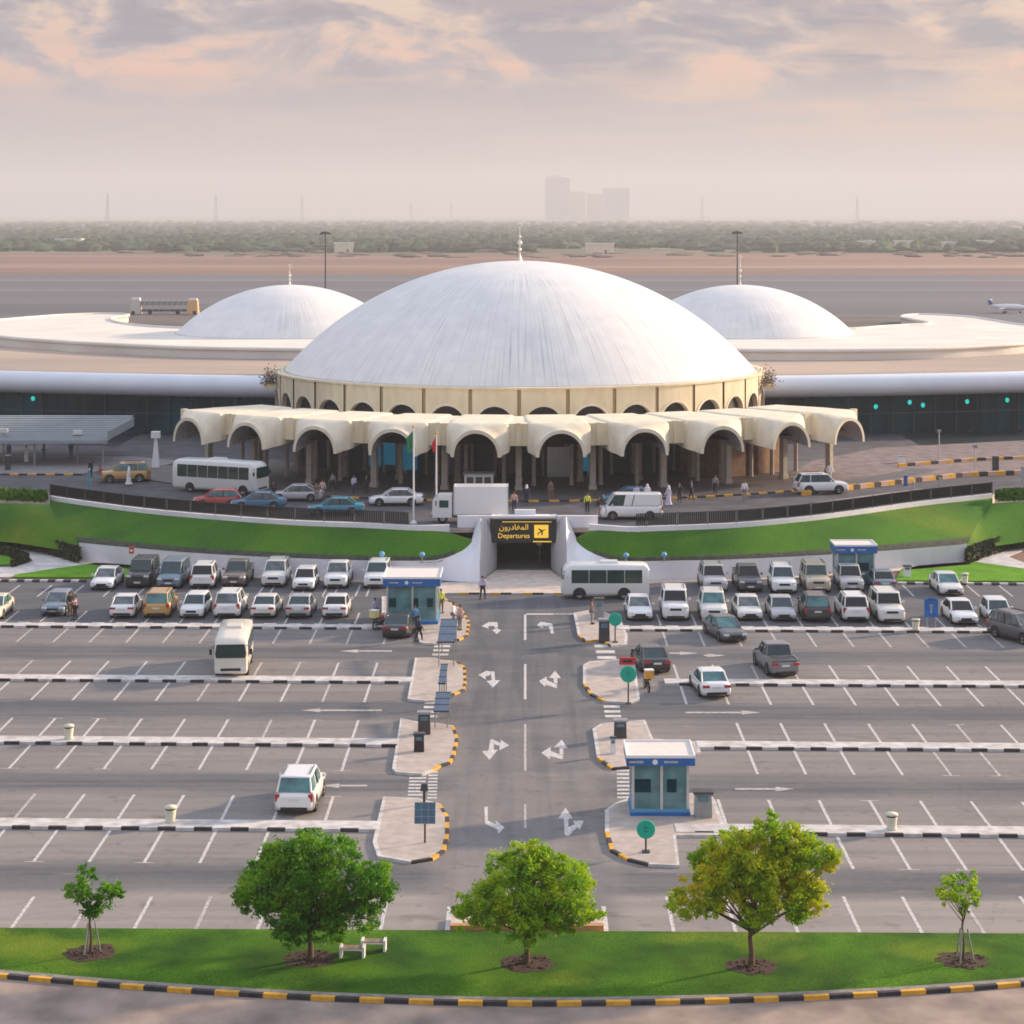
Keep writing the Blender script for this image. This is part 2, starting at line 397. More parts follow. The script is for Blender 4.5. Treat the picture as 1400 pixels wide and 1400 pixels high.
# -- bottom of the picture: road, kerb and lawn
curb_px = [(-260, 1317), (-120, 1324), (0, 1333), (140, 1345), (300, 1356), (450, 1364), (600, 1369), (750, 1371), (900, 1369), (1050, 1365), (1200, 1358), (1300, 1352), (1400, 1344), (1560, 1330), (1700, 1316)]
def smooth_line(pts, step):
    """Catmull-Rom through the points, resampled at an even step"""
    pts = [Vector(p) for p in pts]; out = []
    for i in range(len(pts) - 1):
        p0 = pts[max(i - 1, 0)]; p1 = pts[i]; p2 = pts[i + 1]; p3 = pts[min(i + 2, len(pts) - 1)]
        n = max(2, int((p2 - p1).length / 0.1))
        for k in range(n):
            t = k / n
            out.append(0.5 * ((2 * p1) + (p2 - p0) * t + (2 * p0 - 5 * p1 + 4 * p2 - p3) * t * t + (3 * p1 - p0 - 3 * p2 + p3) * t ** 3))
    out.append(pts[-1])
    res = [out[0]]; acc = 0
    for a, c in zip(out, out[1:]):
        acc += (c - a).length
        if acc >= step: res.append(c); acc = 0
    return res
curb = smooth_line([Vector((-80, 82.6, .14)), Vector((-50, 82.7, .14))] + [P(a, c, .14) for a, c in curb_px] + [Vector((50, 82.4, .14)), Vector((80, 82.2, .14))], 0.88)
M_LAWN = None
def grass_material(name, ca, cb, cc, scale=0.35):
    m_ = mat(name, ca, 0.9, color2=cb, scale=scale, bump=0.5, bscale=9, spec=0.15, detail=8)
    nt = m_.node_tree; b_ = nt.nodes['Principled BSDF']; src = b_.inputs['Base Color'].links[0].from_socket
    tc = nt.nodes.new('ShaderNodeTexCoord'); nz = nt.nodes.new('ShaderNodeTexNoise'); nz.inputs['Scale'].default_value = scale * 0.38
    nz.inputs['Detail'].default_value = 6; nt.links.new(tc.outputs['Object'], nz.inputs['Vector'])
    rp = nt.nodes.new('ShaderNodeValToRGB'); rp.color_ramp.elements[0].position = .55; rp.color_ramp.elements[1].position = .7
    rp.color_ramp.elements[1].color = (.75, .75, .75, 1)
    nt.links.new(nz.outputs['Fac'], rp.inputs[0])
    mx = nt.nodes.new('ShaderNodeMix'); mx.data_type = 'RGBA'; nt.links.new(rp.outputs[0], mx.inputs[0]); nt.links.new(src, mx.inputs[6])
    mx.inputs[7].default_value = (*cc, 1)
    fine = nt.nodes.new('ShaderNodeTexNoise'); fine.inputs['Scale'].default_value = 16; fine.inputs['Detail'].default_value = 3
    nt.links.new(tc.outputs['Object'], fine.inputs['Vector'])
    m2 = nt.nodes.new('ShaderNodeMix'); m2.data_type = 'RGBA'; m2.blend_type = 'MULTIPLY'; m2.inputs[0].default_value = 1
    r2 = nt.nodes.new('ShaderNodeValToRGB'); r2.color_ramp.elements[0].position = .3; r2.color_ramp.elements[0].color = (.5, .5, .5, 1); r2.color_ramp.elements[1].position = .65; r2.color_ramp.elements[1].color = (1.4, 1.4, 1.4, 1)
    nt.links.new(fine.outputs['Fac'], r2.inputs[0]); nt.links.new(mx.outputs[2], m2.inputs[6]); nt.links.new(r2.outputs[0], m2.inputs[7])
    nt.links.new(m2.outputs[2], b_.inputs['Base Color'])
    return m_
M_LAWN = grass_material('lawn', (0.070, 0.175, 0.003), (0.018, 0.072, 0.002), (0.19, 0.23, 0.014))
M_BANK = grass_material('bank_grass', (0.065, 0.185, 0.010), (0.035, 0.120, 0.010), (0.20, 0.23, 0.02), 0.16)
M_VERGE = grass_material('verge_grass', (0.12, 0.30, 0.010), (0.08, 0.22, 0.008), (0.17, 0.30, 0.02), 0.5)
M_HEDGE = mat('hedge_leaf', (0.035, 0.055, 0.014), 0.9, color2=(0.012, 0.018, 0.007), scale=5, bump=0.8, bscale=12)

lawn_back = [P(a, c, .14) for a, c in ((1700, 1285), (1400, 1281), (1100, 1281), (830, 1279), (640, 1273), (300, 1273), (0, 1273), (-300, 1272))]
lawn_front = [p + Vector((0, .42, 0)) for p in curb]
# grass sheet with soft unevenness
b = MB(); cols = []
for i in range(len(lawn_front)):
    f = lawn_front[i]
    yb = EDGE + 0.15 + (-0.017) * f.x
    cols.append([Vector((f.x, f.y + (yb - f.y) * k / 6, .14 + (0.05 * math.sin(k * PI / 6)) )) for k in range(7)])
b.loft(cols, M_LAWN, closed=False)
b.add([cols[0][0], cols[0][-1], Vector((cols[0][-1].x, cols[0][-1].y, 0))], [(0, 1, 2)], M_LAWN)
back = [c[-1] for c in cols]
b.loft([[p, Vector((p.x, p.y + .001, 0))] for p in back], M_CONC, closed=False, smooth=False)
o = b.build('lawn'); o['kind'] = 'structure'
# blades standing over the lawn
def grass_blades(name, quads, n, h, m_, seed):
    random.seed(seed); b = MB(); vs = []; fs = []
    for i in range(n):
        a, c, d, e = random.choice(quads); u, v = random.random(), random.random()
        p = a.lerp(c, u).lerp(e.lerp(d, u), v)
        t = random.uniform(0, PI); w = random.uniform(.02, .05); hh = h * random.uniform(.4, 1.2)
        dx, dy = math.cos(t) * w, math.sin(t) * w; lx, ly = random.uniform(-.03, .03), random.uniform(-.03, .03)
        k = len(vs)
        vs += [(p.x - dx, p.y - dy, p.z - .01), (p.x + dx, p.y + dy, p.z - .01), (p.x + lx, p.y + ly, p.z + hh)]; fs.append((k, k + 1, k + 2))
    b.add(vs, fs, m_)
    o = b.build(name); o['kind'] = 'stuff'; return tag(o, 'short mown grass blades of the lawn beside the lower road', 'grass')
q = []
for c0, c1 in zip(cols, cols[1:]):
    for k in range(6): q.append((c0[k], c1[k], c1[k + 1], c0[k + 1]))
q = [t for t in q if -26 < t[0].x < 26]
# grass_material('lawn_blade', (0.095, 0.225, 0.008), (0.055, 0.16, 0.006), (0.16, 0.23, 0.02)), 5)

M_LOWROAD = mat('worn_lower_road', (0.40, 0.31, 0.26), 0.85, color2=(0.20, 0.155, 0.135), scale=0.55, bump=0.2, bscale=20, stretch=(0.9, .7, 1), detail=8)
road_pts = [Vector((p.x, p.y - .2, .0)) for p in curb]
b = MB(); b.loft([[Vector((p.x, 55, .008)), Vector((p.x, p.y + .1, .008))] for p in road_pts], M_LOWROAD, closed=False, smooth=False)
b.build('road', kind='structure')

def kerb_line(name, pts, colours, w=.16, h=.14, z=0.0, inner=1.0, top=None):
    """painted kerb blocks along a line, each block one colour"""
    b = MB()
    for i in range(len(pts) - 1):
        a, c = Vector(pts[i]), Vector(pts[i + 1])
        if (c - a).length < 1e-4: continue
        d = (c - a).normalized(); n = Vector((-d.y, d.x, 0)) * w * inner
        m_ = colours[i % len(colours)]
        v = [Vector((a.x, a.y, z)), Vector((c.x, c.y, z)), Vector((c.x, c.y, z)) + n, Vector((a.x, a.y, z)) + n]
        t = [Vector((p.x, p.y, z + h)) for p in v]
        if inner > 0: b.add(v + t, [(4, 5, 6, 7), (0, 1, 5, 4), (1, 2, 6, 5), (2, 3, 7, 6), (3, 0, 4, 7)], m_)
        else: b.add(v + t, [(7, 6, 5, 4), (4, 5, 1, 0), (5, 6, 2, 1), (6, 7, 3, 2), (7, 4, 0, 3)], m_)
    o = b.build(name); o['kind'] = 'structure'; return o
M_KBLACK = mat('black_kerb_paint', (0.022, 0.022, 0.03), 0.7, color2=(0.05, 0.045, 0.045), scale=3)
M_KYEL = mat('yellow_kerb_paint', (0.80, 0.43, 0.035), 0.65, color2=(0.62, 0.31, 0.035), scale=3)
kerb_line('kerb', [Vector((p.x, p.y, 0)) for p in curb], [M_KYEL, M_KBLACK], w=.2, h=.16)
b = MB(); b.loft([[Vector((p.x, p.y + .19, .155)), Vector((p.x, p.y + .5, .165))] for p in curb], mat('kerb_haunch', (0.24, 0.22, 0.2), 0.9, var=.2), closed=False, smooth=False)
b.build('kerb_backing', kind='structure')

# -- kerbed strips between the bays, black and white
def strip(row, xa, xb, idx):
    y0 = ROWS[row]; b = MB(); n = int((xb - xa) / .86); d = (xb - xa) / n
    for k in range(n):
        x0, x1 = xa + k * d, xa + (k + 1) * d
        m_ = M_KBLACK if (k % 2 == 1) else M_KERB
        for dy0, dy1, mm in ((0, .2, m_), (.2, 1.2, M_KERB), (1.2, 1.4, m_ if row == 0 else M_KERB)):
            v = [(x0, rowy(y0, x0) + dy0, 0), (x1, rowy(y0, x1) + dy0, 0), (x1, rowy(y0, x1) + dy1, 0), (x0, rowy(y0, x0) + dy1, 0)]
            h = .15 if dy0 != .2 else .147
            t = [(p[0], p[1], h) for p in v]
            b.add(v + t, [(4, 5, 6, 7), (0, 1, 5, 4), (2, 3, 7, 6)] + ([(3, 0, 4, 7)] if k == 0 else []) + ([(1, 2, 6, 5)] if k == n - 1 else []), mm)
    o = b.build('kerb_strip'); o['kind'] = 'structure'
for i, (l1, r0) in enumerate(((-7.9, 6.4), (-6.95, 8.6), (-6.95, 9.35), (-6.95, 7.05))):
    strip(i, -62 + i * 6, l1, i); strip(i, r0, 62 - i * 6, i)

# -- painted bay lines
b = MB()
def line(x0, y0, x1, y1, w, m_, z=.006):
    d = Vector((x1 - x0, y1 - y0, 0)).normalized(); n = Vector((-d.y, d.x, 0)) * w / 2
    a, c = Vector((x0, y0, z)), Vector((x1, y1, z))
    b.add(up([a - n, c - n, c + n, a + n]), [(0, 1, 2, 3)], m_)
random.seed(3)
def bay(x, y0, y1, faint=False):
    m_ = M_ROADF if (faint or random.random() < .15) else M_ROADW
    line(x, y0, x, y1, .15, m_)
for i in range(4):
    y0 = ROWS[i]
    for k in range(-16, 18):
        for side, x in ((-1, -22.0 + 2.49 * k), (1, 14.52 + 2.49 * k)):
            lo, hi = (-55, (-8.0, -7.4, -7.2, -7.3)[i]) if side < 0 else ((7.2, 9.0, 9.6, 8.6)[i], 55)
            if not lo < x < hi: continue
            yy = rowy(y0, x)
            bay(x, yy - 5.0, yy - .02, i == 0); bay(x, yy + 1.42, yy + 6.2 if i else yy + 6.4, i == 0)
            for ye in ((yy - 5.0), (yy + 6.2)):
                if i and random.random() < .3: line(x - .45, ye, x + .45, ye + SK * .9, .1, M_ROADF, .005)
for k in range(-14, 3):
    x = -3.3 + -2.5 * 1 + 2.5 * (k - 2) - .05
    if x < -5.5: bay(x, EDGE + .3, EDGE + 4.9)
for k in range(0, 14):
    bay(6.0 + 2.5 * k, EDGE + .2, EDGE + 4.9)
for x in (-3.15, 3.28): line(x, EDGE + .2, x, EDGE + 3.6, .2, M_ROADW)
for k in range(-17, 20):
    for x in (-22.0 + 2.49 * k, 14.52 + 2.49 * k):
        if (k < 6 and x < -12 and x < 0) or (x > 14 and x < 50 and x == 14.52 + 2.49 * k): bay(x, 163.4, 168.4, True)
b.build('bay_marking', kind='structure')
# -- lane lines, arrows, crossings
b = MB()
def poly(pts, m_=None, z=.007): b.add(px(pts, z), [tuple(range(len(pts)))], m_ or M_ROADW)
for ya, yb, m_ in ((840, 875, M_ROADW), (908, 956, M_ROADW), (990, 1054, M_ROADF), (1100, 1132, M_ROADF)):
    poly([(716.4, ya), (719.6, ya), (719.8, yb), (716.2, yb)], m_)
poly([(719.8, 838.6), (757, 838.6), (757, 840.4), (719.8, 840.4)]); poly([(758, 838.8), (786, 838.8), (786, 840.0), (758, 840.0)], M_ROADF)
for A in (
    [(662, 1103), (667, 1103), (667, 1122), (679, 1127), (677, 1122), (690, 1131), (681, 1140), (680, 1134), (663, 1126)],
    [(763, 1119), (773, 1104), (783, 1119), (777, 1119), (777, 1131), (786, 1127), (783, 1122), (798, 1122), (793, 1134), (789, 1131), (777, 1143), (772, 1142), (771, 1119)],
    [(670, 1011), (675, 1011), (675, 1025), (681, 1025), (669, 1039), (659, 1027), (668, 1026)], [(675.5, 1012), (685, 1016), (684, 1011), (696, 1019), (683, 1026), (683, 1020), (675.5, 1017)],
    [(740, 1029), (753, 1021), (753, 1027), (764.5, 1031), (770, 1033), (769, 1038), (752, 1034), (752, 1038)], [(757, 1022), (768, 1011), (776, 1023), (770, 1023), (770, 1032), (765, 1030.6), (765, 1022)],
    [(671, 918), (676, 918), (677, 930), (684, 930), (674, 940), (665, 931), (672, 930)], [(670.5, 918), (670.5, 923), (664, 924.5), (664, 929), (654, 922.5), (665, 917)],
    [(737, 931), (747, 925), (748, 930), (757, 934), (762, 936), (761, 941), (746, 936), (745, 939)], [(750, 927), (759, 917), (767, 927), (762, 927), (762, 935), (757, 933), (757, 927)],
    [(658, 856), (668, 850.5), (680, 850.5), (681, 858), (676, 858), (675, 855.5), (668, 856), (668, 859.5)], [(673, 861.5), (679, 858.6), (685, 861.5), (679, 867)],
    [(734, 855), (739, 850), (755, 852.6), (757.5, 866), (753, 866), (750.5, 857), (743, 856), (742, 859)]):
    poly(A)
def aisle_arrow(x0, x1, y, m_=None):
    s = 1 if x1 > x0 else -1; h = (y - HY) * .0040
    poly([(x0, y), (x0 + s * 26, y - h * .95), (x0 + s * 26, y + h)], m_); poly([(x0 + s * 26.5, y - h * .36), (x1, y - h * .36), (x1, y + h * .36), (x0 + s * 26.5, y + h * .36)], m_)
for a in ((464, 536, 890), (412, 522, 971), (438, 502, 1074), (993, 962, 896), (955, 915, 893), (1040, 937, 974), (1086, 1005, 1078.5)): aisle_arrow(*a, M_ROADF)
def crossing(xa, xb, ya, yb, n, m_=M_ROADW):
    for k in range(n):
        t0, t1 = k / n, (k + .5) / n
        y0, y1 = ya + (yb - ya) * t0, ya + (yb - ya) * t1
        sh0, sh1 = (xb[0] - xa[0]) * t0, (xb[0] - xa[0]) * t1
        poly([(xa[0] + sh0, y0), (xa[1] + sh0, y0), (xa[1] + sh1, y1), (xa[0] + sh1, y1)], m_)
crossing((560, 583), (557, 0), 1058, 1090, 7); crossing((586, 599), (584, 0), 1050, 1094, 10)
crossing((843, 862), (844, 0), 1052, 1094, 8); crossing((824, 846), (828, 0), 958, 984, 4, M_KERB); crossing((812, 838), (818, 0), 881, 905, 3, M_KERB)
crossing((581, 603), (576, 0), 959, 984, 4, M_KERB); crossing((594, 616), (590, 0), 882, 899, 3, M_KERB)
b.build('road_marking', kind='structure')

# -- paved islands at the ends of the rows
ISL = {
 'a': [(522, 815), (606, 815), (634, 835), (643, 850), (640, 868), (628, 874), (604, 871), (598, 880), (574, 878), (568, 858), (522, 858)],
 'b': [(567.5, 899), (594.5, 899), (603, 902), (626, 904), (637, 912), (638, 931), (636, 942), (622, 948), (613, 953), (596, 957), (580, 958), (557, 955)],
 'c': [(547.6, 981.6), (572, 987), (603, 989), (621, 992), (627, 1009), (622, 1032), (616, 1042), (603, 1046), (593, 1052), (577, 1058), (541, 1055), (536, 1050)],
 'd': [(524, 1089), (571, 1091), (603, 1099), (614, 1116), (614, 1140), (609, 1162), (592, 1173), (562, 1178), (516, 1170), (509.5, 1151), (516, 1121)],
 'e': [(784, 838), (815, 832), (848, 845), (858, 868), (857, 880), (835, 883), (822, 874), (800, 876), (790, 868)],
 'f': [(797, 909), (806, 904), (850, 901), (868, 905), (875, 955), (860, 960), (826, 958), (806, 948), (797, 934)],
 'g': [(810, 996), (822, 989), (882, 984), (893, 1010), (955, 1014), (958, 1028), (900, 1040), (862, 1048), (836, 1050), (816, 1035)],
 'h': [(827, 1107), (840, 1098), (862, 1090), (968, 1083), (978, 1094), (993, 1134), (993, 1141), (924, 1141.5), (929, 1183), (886, 1181), (857, 1174), (834, 1161), (827, 1137)],
}
M_PAVE = mat('island_paving', (0.50, 0.43, 0.385), 0.85, color2=(0.39, 0.335, 0.30), scale=1.6, bump=0.2, bscale=10)
YB = {'a': (1, 7), 'b': (3, 9), 'c': (3, 8), 'd': (2, 7), 'e': (5, 9), 'f': (6, 9), 'g': (7, 9), 'h': (9, 12)}
for key, pl in ISL.items():
    pts = [P(a, c, .13) for a, c in pl]; n = len(pts)
    area = sum(pts[i].x * pts[(i + 1) % n].y - pts[(i + 1) % n].x * pts[i].y for i in range(n))
    ids = list(range(n))
    if area < 0: pts.reverse(); ids.reverse()
    c = sum(pts, Vector()) / n
    b = MB(); inner = []
    for i in range(n):
        d0 = (pts[i] - pts[i - 1]).normalized(); d1 = (pts[(i + 1) % n] - pts[i]).normalized()
        nn = Vector((-(d0 + d1).y, (d0 + d1).x, 0)).normalized(); inner.append(pts[i] + nn * .2)
    b.prism([(p.x, p.y) for p in inner], 0, .127, M_PAVE)
    lo, hi = YB[key]; cnt = 0
    for i in range(n):
        a_, c_ = pts[i], pts[(i + 1) % n]; ia, ic = inner[i], inner[(i + 1) % n]
        e = {ids[i], ids[(i + 1) % n]}; painted = lo <= min(e) and max(e) <= hi
        m = max(1, round((c_ - a_).length / .85))
        for k in range(m):
            q0, q1 = a_.lerp(c_, k / m), a_.lerp(c_, (k + 1) / m); r0, r1 = ia.lerp(ic, k / m), ia.lerp(ic, (k + 1) / m)
            mm = ((M_KYEL, M_KBLACK)[cnt % 2] if painted else M_KERB); cnt += 1
            v = [q0, q1, r1, r0]
            b.add([Vector((p.x, p.y, 0)) for p in v] + [Vector((p.x, p.y, .13)) for p in v], [(4, 5, 6, 7), (0, 1, 5, 4)], mm)
    b.build('traffic_island', kind='structure')

# ------------------------------------------------------------------ grass banks, retaining walls and the raised forecourt
FZ = 3.5
ledge_L = [P(a, c, FZ) for a, c in ((68, 684), (114, 691), (200, 702), (300, 711), (400, 718), (500, 722), (560, 725))] + [Vector((-7.0, 173.9, 3.4)), Vector((-5.8, 174.4, 3.25))]
ledge_R = [P(a, c, FZ) for a, c in ((1357, 681), (1257, 692), (1171, 704), (1100, 713), (1000, 722), (900, 726), (860, 727))] + [Vector((5.9, 174.1, 3.45)), Vector((4.8, 174.5, 3.3))]
tip_L, tip_R = Vector((-4.13, 174.2, 2.66)), Vector((3.95, 174.3, 2.66))
low_L = [P(a, c, 1.4) for a, c in ((108, 744), (180, 751), (250, 757), (330, 762), (400, 765), (480, 768), (560, 769), (600, 768))] + [Vector((-5.13, 172.0, 1.89)), Vector((-4.29, 173.3, 2.39)), tip_L]
low_R = [P(a, c, 1.4) for a, c in ((1322, 746), (1250, 752), (1171, 758), (1086, 763), (1000, 767), (920, 769), (860, 770), (835, 768))] + [Vector((5.07, 172.2, 1.89)), Vector((4.2, 173.4, 2.39)), tip_R]
def resample(pts, n):
    pts = [Vector(p) for p in pts]; L = [0]
    for a, c in zip(pts, pts[1:]): L.append(L[-1] + (c - a).length)
    out = []
    for k in range(n + 1):
        s = L[-1] * k / n; i = 0
        while i < len(L) - 2 and L[i + 1] < s: i += 1
        out.append(pts[i].lerp(pts[i + 1], (s - L[i]) / max(1e-6, L[i + 1] - L[i])))
    return out
for ledge, low, tip, sx in ((ledge_L, low_L, tip_L, 1), (ledge_R, low_R, tip_R, -1)):
    top = resample(smooth_line(ledge, .6) + [tip], 60); bot = resample(smooth_line(low, .6) + [tip], 60)
    rings = []
    for a, c in zip(top, bot):
        rings.append([a.lerp(c, k / 6) + Vector((0, 0, .22 * math.sin(PI * k / 6) * min(1, (a - c).length / 4))) for k in range(7)])
    b = MB(); b.loft(rings, M_BANK, closed=False)
    # the bank runs on beyond the end of the wall
    e0 = rings[0]
    ext_top = [P(a, c, FZ) for a, c in (((68, 690), (0, 688), (-160, 684), (-400, 680)) if sx > 0 else ((1357, 688), (1400, 686), (1540, 682), (1800, 678)))]
    ext_bot = [P(a, c, .75) for a, c in (((84, 752), (20, 742), (-160, 730), (-400, 722)) if sx > 0 else ((1338, 750), (1400, 741), (1540, 732), (1800, 724)))]
    rr = [e0]
    for a, c in zip(ext_top, ext_bot): rr.append([a.lerp(c, k / 6) + Vector((0, 0, .3 * math.sin(PI * k / 6))) for k in range(7)])
    b.loft(rr, M_BANK, closed=False)
    o = b.build('grass_bank'); o['kind'] = 'structure'
    b = MB(); b.loft([[r_[5].lerp(r_[6], .25) + Vector((0, 0, .10)), r_[5].lerp(r_[6], .6) + Vector((0, 0, .26)), r_[6] + Vector((0, .05, .16))] for r_ in rings[:56]], mat('planting_strip', (.075, .085, .055), .95, color2=(.03, .038, .022), scale=3, bump=.8), closed=False)
    b.build('planting_strip', kind='structure')
    # white retaining wall under the bank, sweeping up into the wing of the underpass
    f = smooth_line(low[:8], .8); b = MB(); prev = None
    rw = []
    for p in f: rw.append([Vector((p.x, p.y, 0)), Vector((p.x, p.y, p.z + .12)), Vector((p.x, p.y + .35, p.z + .12)), Vector((p.x, p.y + .35, p.z - .6))])
    b.loft(rw, M_WALLW, closed=False, smooth=False)
    b.add(rw[0], [(0, 1, 2, 3) if sx < 0 else (3, 2, 1, 0)], M_WALLW)
    corner = Vector((-3.57 if sx > 0 else 3.28, 169.6, 0)); cx = corner.x
    end = f[-1]
    base = [Vector((end.x + (cx - end.x) * t, end.y + (169.6 - end.y) * t - .25 * math.sin(PI * t), 0)) for t in [k / 8 for k in range(9)]]
    tops_ctrl = [Vector((end.x, end.y, end.z + .12)), low[8] + Vector((0, -.02, .12)), low[9] + Vector((0, -.02, .12)), tip + Vector((-.03 * sx, -.02, .15)), Vector((cx - .35 * sx, 174.6, 3.6)), Vector((cx, 174.95, 4.45))]
    tops = resample(smooth_line(tops_ctrl, .3), 8)
    rings = []
    for a, t in zip(base, tops):
        rings.append([Vector((a.x + (t.x - a.x) * k / 5, a.y + (t.y - a.y) * (k / 5) ** 1.5, a.z + (t.z - a.z) * k / 5)) for k in range(6)])
    b.loft(rings, M_WALLW, closed=False)
    b.loft([[t, t + Vector((0.12 * -sx, .35, 0))] for t in tops], M_WALLW, closed=False)
    # inner face of the cut, towards the portal, ribbed panels
    jx = -2.27 if sx > 0 else 2.05
    inn = [Vector((cx, 169.6, 0))]; nrib = 9
    edge = rings[-1]
    M_RIB = mat('ribbed_panel', (0.50, 0.49, 0.50), 0.7, color2=(0.38, 0.37, 0.39), scale=4, stretch=(8, 8, .2))
    jam = [Vector((jx, 176.2, 4.45 * k / 5)) for k in range(6)]
    b.loft([[edge[k].lerp(jam[k], q / 10) + Vector((-(.05 if q % 2 else 0) * sx, 0, 0)) for k in range(6)] for q in range(11)], M_RIB, closed=False, smooth=False)
    o = b.build('retaining_wall'); tag(o, 'white retaining wall curving %s of the underpass below the grass bank' % ('left' if sx > 0 else 'right'), 'wall')
    # pale coping along the top of the bank
    c = smooth_line(ledge, .8); b = MB()
    b.loft([[Vector((p.x, p.y, p.z - .5)), Vector((p.x, p.y, 3.88)), Vector((p.x, p.y + .4, 3.88)), Vector((p.x, p.y + .4, p.z - .2))] for p in c], M_WALLW, closed=False, smooth=False)
    b.add([Vector((c[0].x, c[0].y, c[0].z - .5)), Vector((c[0].x, c[0].y, c[0].z + .38)), Vector((c[0].x, c[0].y + .4, c[0].z + .38)), Vector((c[0].x, c[0].y + .4, c[0].z - .5))], [(0, 1, 2, 3), (3, 2, 1, 0)][:1], M_WALLW)
    o = b.build('coping_wall'); tag(o, 'low white coping wall along the %s half of the raised forecourt' % ('left' if sx > 0 else 'right'), 'wall')
    # dark railing on the coping
    c = smooth_line(ledge[:7], .8)
    t = thing('railing', 'dark bar railing on the %s coping above the grass bank' % ('left' if sx > 0 else 'right'), 'railing', (0, 0, 0))
    M_RAIL = mat('black_railing', (.008, .008, .01), .7)
    rl = resample(c, int(sum((q2 - q1).length for q1, q2 in zip(c, c[1:])) / .16))
    bars = MB(); rails = MB()
    for i, p in enumerate(rl):
        q1 = p + Vector((0, .2, .38))
        if i % 16 == 0:
            pb = MB(); pb.box((q1.x, q1.y, q1.z + .55), (.07, .07, 1.1), M_DGREY); pb.build('post', t)
        else: bars.box((q1.x, q1.y, q1.z + .56), (.12, .03, .94), M_RAIL)
    bars.build('bars', t)
    for zz in (.14, 1.02): rails.path([p + Vector((0, .2, .38 + zz)) for p in rl[::4]], [.035] * len(rl[::4]), M_DGREY, 5)
    rails.build('rail', t)

# raised forecourt: top sheet, with its own edge walls
edge_pts = [P(-700, 655, FZ), P(-300, 664, FZ), P(0, 669, FZ), P(66, 673, FZ)] + [p + Vector((0, .38, 0)) for p in ledge_L[:7]] + [Vector((-6.2, 175.0, FZ)), Vector((-2.8, 175.4, FZ)), Vector((2.6, 175.4, FZ)), Vector((5.8, 175.0, FZ))] + [p + Vector((0, .38, 0)) for p in reversed(ledge_R[:7])] + [P(1360, 673, FZ), P(1400, 669, FZ), P(1700, 664, FZ), P(2100, 655, FZ)]
edge_pts = [Vector((p.x, p.y, FZ)) for p in edge_pts]
far = [Vector((140, 365, FZ)), Vector((-140, 365, FZ))]
b = MB(); allp = edge_pts + far
b.add(allp, [tuple(range(len(allp)))], M_ROAD2)
el = [p for p in edge_pts]
b.loft([[p, Vector((p.x, p.y + .05, 0 if abs(p.x) > 7 else 3.1))] for p in el], M_CONC, closed=False, smooth=False)
b.build('forecourt', kind='structure')
# ------------------------------------------------------------------ portal of the underpass
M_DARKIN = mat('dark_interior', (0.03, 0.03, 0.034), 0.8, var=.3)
t = thing('underpass_portal', 'white concrete portal of the pedestrian underpass in the middle of the bank', 'underpass', (0, 175.5, 0))
b = MB()
b.box((-4.05, 175.4, 3.97), (2.9, .4, .96), M_WALLW); b.build('parapet', t, rel=True)
b = MB(); b.box((4.25, 175.4, 3.97), (3.3, .4, .96), M_WALLW); b.build('parapet', t, rel=True)
b = MB(); b.box((-.1, 176.0, 3.35), (5.3, 1.2, 2.1), M_WALLW); b.build('lintel', t, rel=True)
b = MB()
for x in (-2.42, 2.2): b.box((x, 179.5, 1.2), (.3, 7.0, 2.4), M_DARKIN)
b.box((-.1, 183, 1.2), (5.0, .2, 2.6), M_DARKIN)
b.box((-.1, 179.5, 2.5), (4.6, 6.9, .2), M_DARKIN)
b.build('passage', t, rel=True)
b = MB(); b.box((-.1, 177.0, 2.22), (2.2, .5, .22), mat('blue_ceiling_lamp', (0.25, 0.5, 0.75), .5, emit=.8)); b.build('ceiling_lamp', t, rel=True)
b = MB(); b.ball((1.2, 179, 1.7), .28, M_CREAM, 8); b.tube((1.2, 179, 0), (1.2, 179, 1.5), .04, .04, M_GREY); b.build('globe_lamp', t, rel=True)
b = MB(); b.box((-.1, 179.4, .05), (4.6, 7.2, .09), mat('passage_tiles', (.10, .095, .09), .7)); b.build('passage_floor', t, rel=True)

t = thing('airport_sign', 'wide black sign with yellow lettering and an aeroplane square above the underpass', 'sign', (-.17, 175.0, 2.3))
def text(s, size, m_, name, parent, loc, ext=.006, rx=90, rz=0, align='CENTER', sx=1.0):
    c = bpy.data.curves.new(name, 'FONT'); c.body = s; c.size = size; c.extrude = ext; c.align_x = align; c.align_y = 'CENTER'
    o = bpy.data.objects.new(name, c); scene.collection.objects.link(o)
    bpy.context.view_layer.update()
    me = bpy.data.meshes.new_from_object(o.evaluated_get(bpy.context.evaluated_depsgraph_get()))
    bpy.data.objects.remove(o); me.materials.clear(); me.materials.append(m_)
    o = bpy.data.objects.new(name, me); scene.collection.objects.link(o); o.parent = parent; o.location = loc
    o.rotation_euler = (R(rx), 0, R(rz)); o.scale = (sx, 1, 1)
    return o
b = MB(); b.box((0, 0, 1.0), (5.35, .3, 1.95), M_TRIM); b.box((0, -.02, 1.99), (5.5, .4, .1), M_GREY); b.build('board', t)
M_SIGNY = mat('yellow_sign_letters', (0.85, 0.52, 0.05), .5, emit=.35)
text('\ufee5\ufeed\ufead\ufea9\ufe8e\ufed0\ufee4\ufedf\ufe8d', .62, M_SIGNY, 'arabic_lettering', t, (-.75, -.165, 1.28), sx=1.0)
text('Departures', .56, M_SIGNY, 'lettering', t, (-.75, -.165, .58), sx=1.0)
b = MB(); b.box((1.48, -.165, .95), (1.15, .03, 1.05), M_SIGNY); b.box((.3, -.165, 1.72), (4.0, .02, .05), M_SIGNY); b.box((1.55, -.165, .12), (1.5, .02, .09), M_SIGNY); b.build('symbol_square', t)
b = MB()
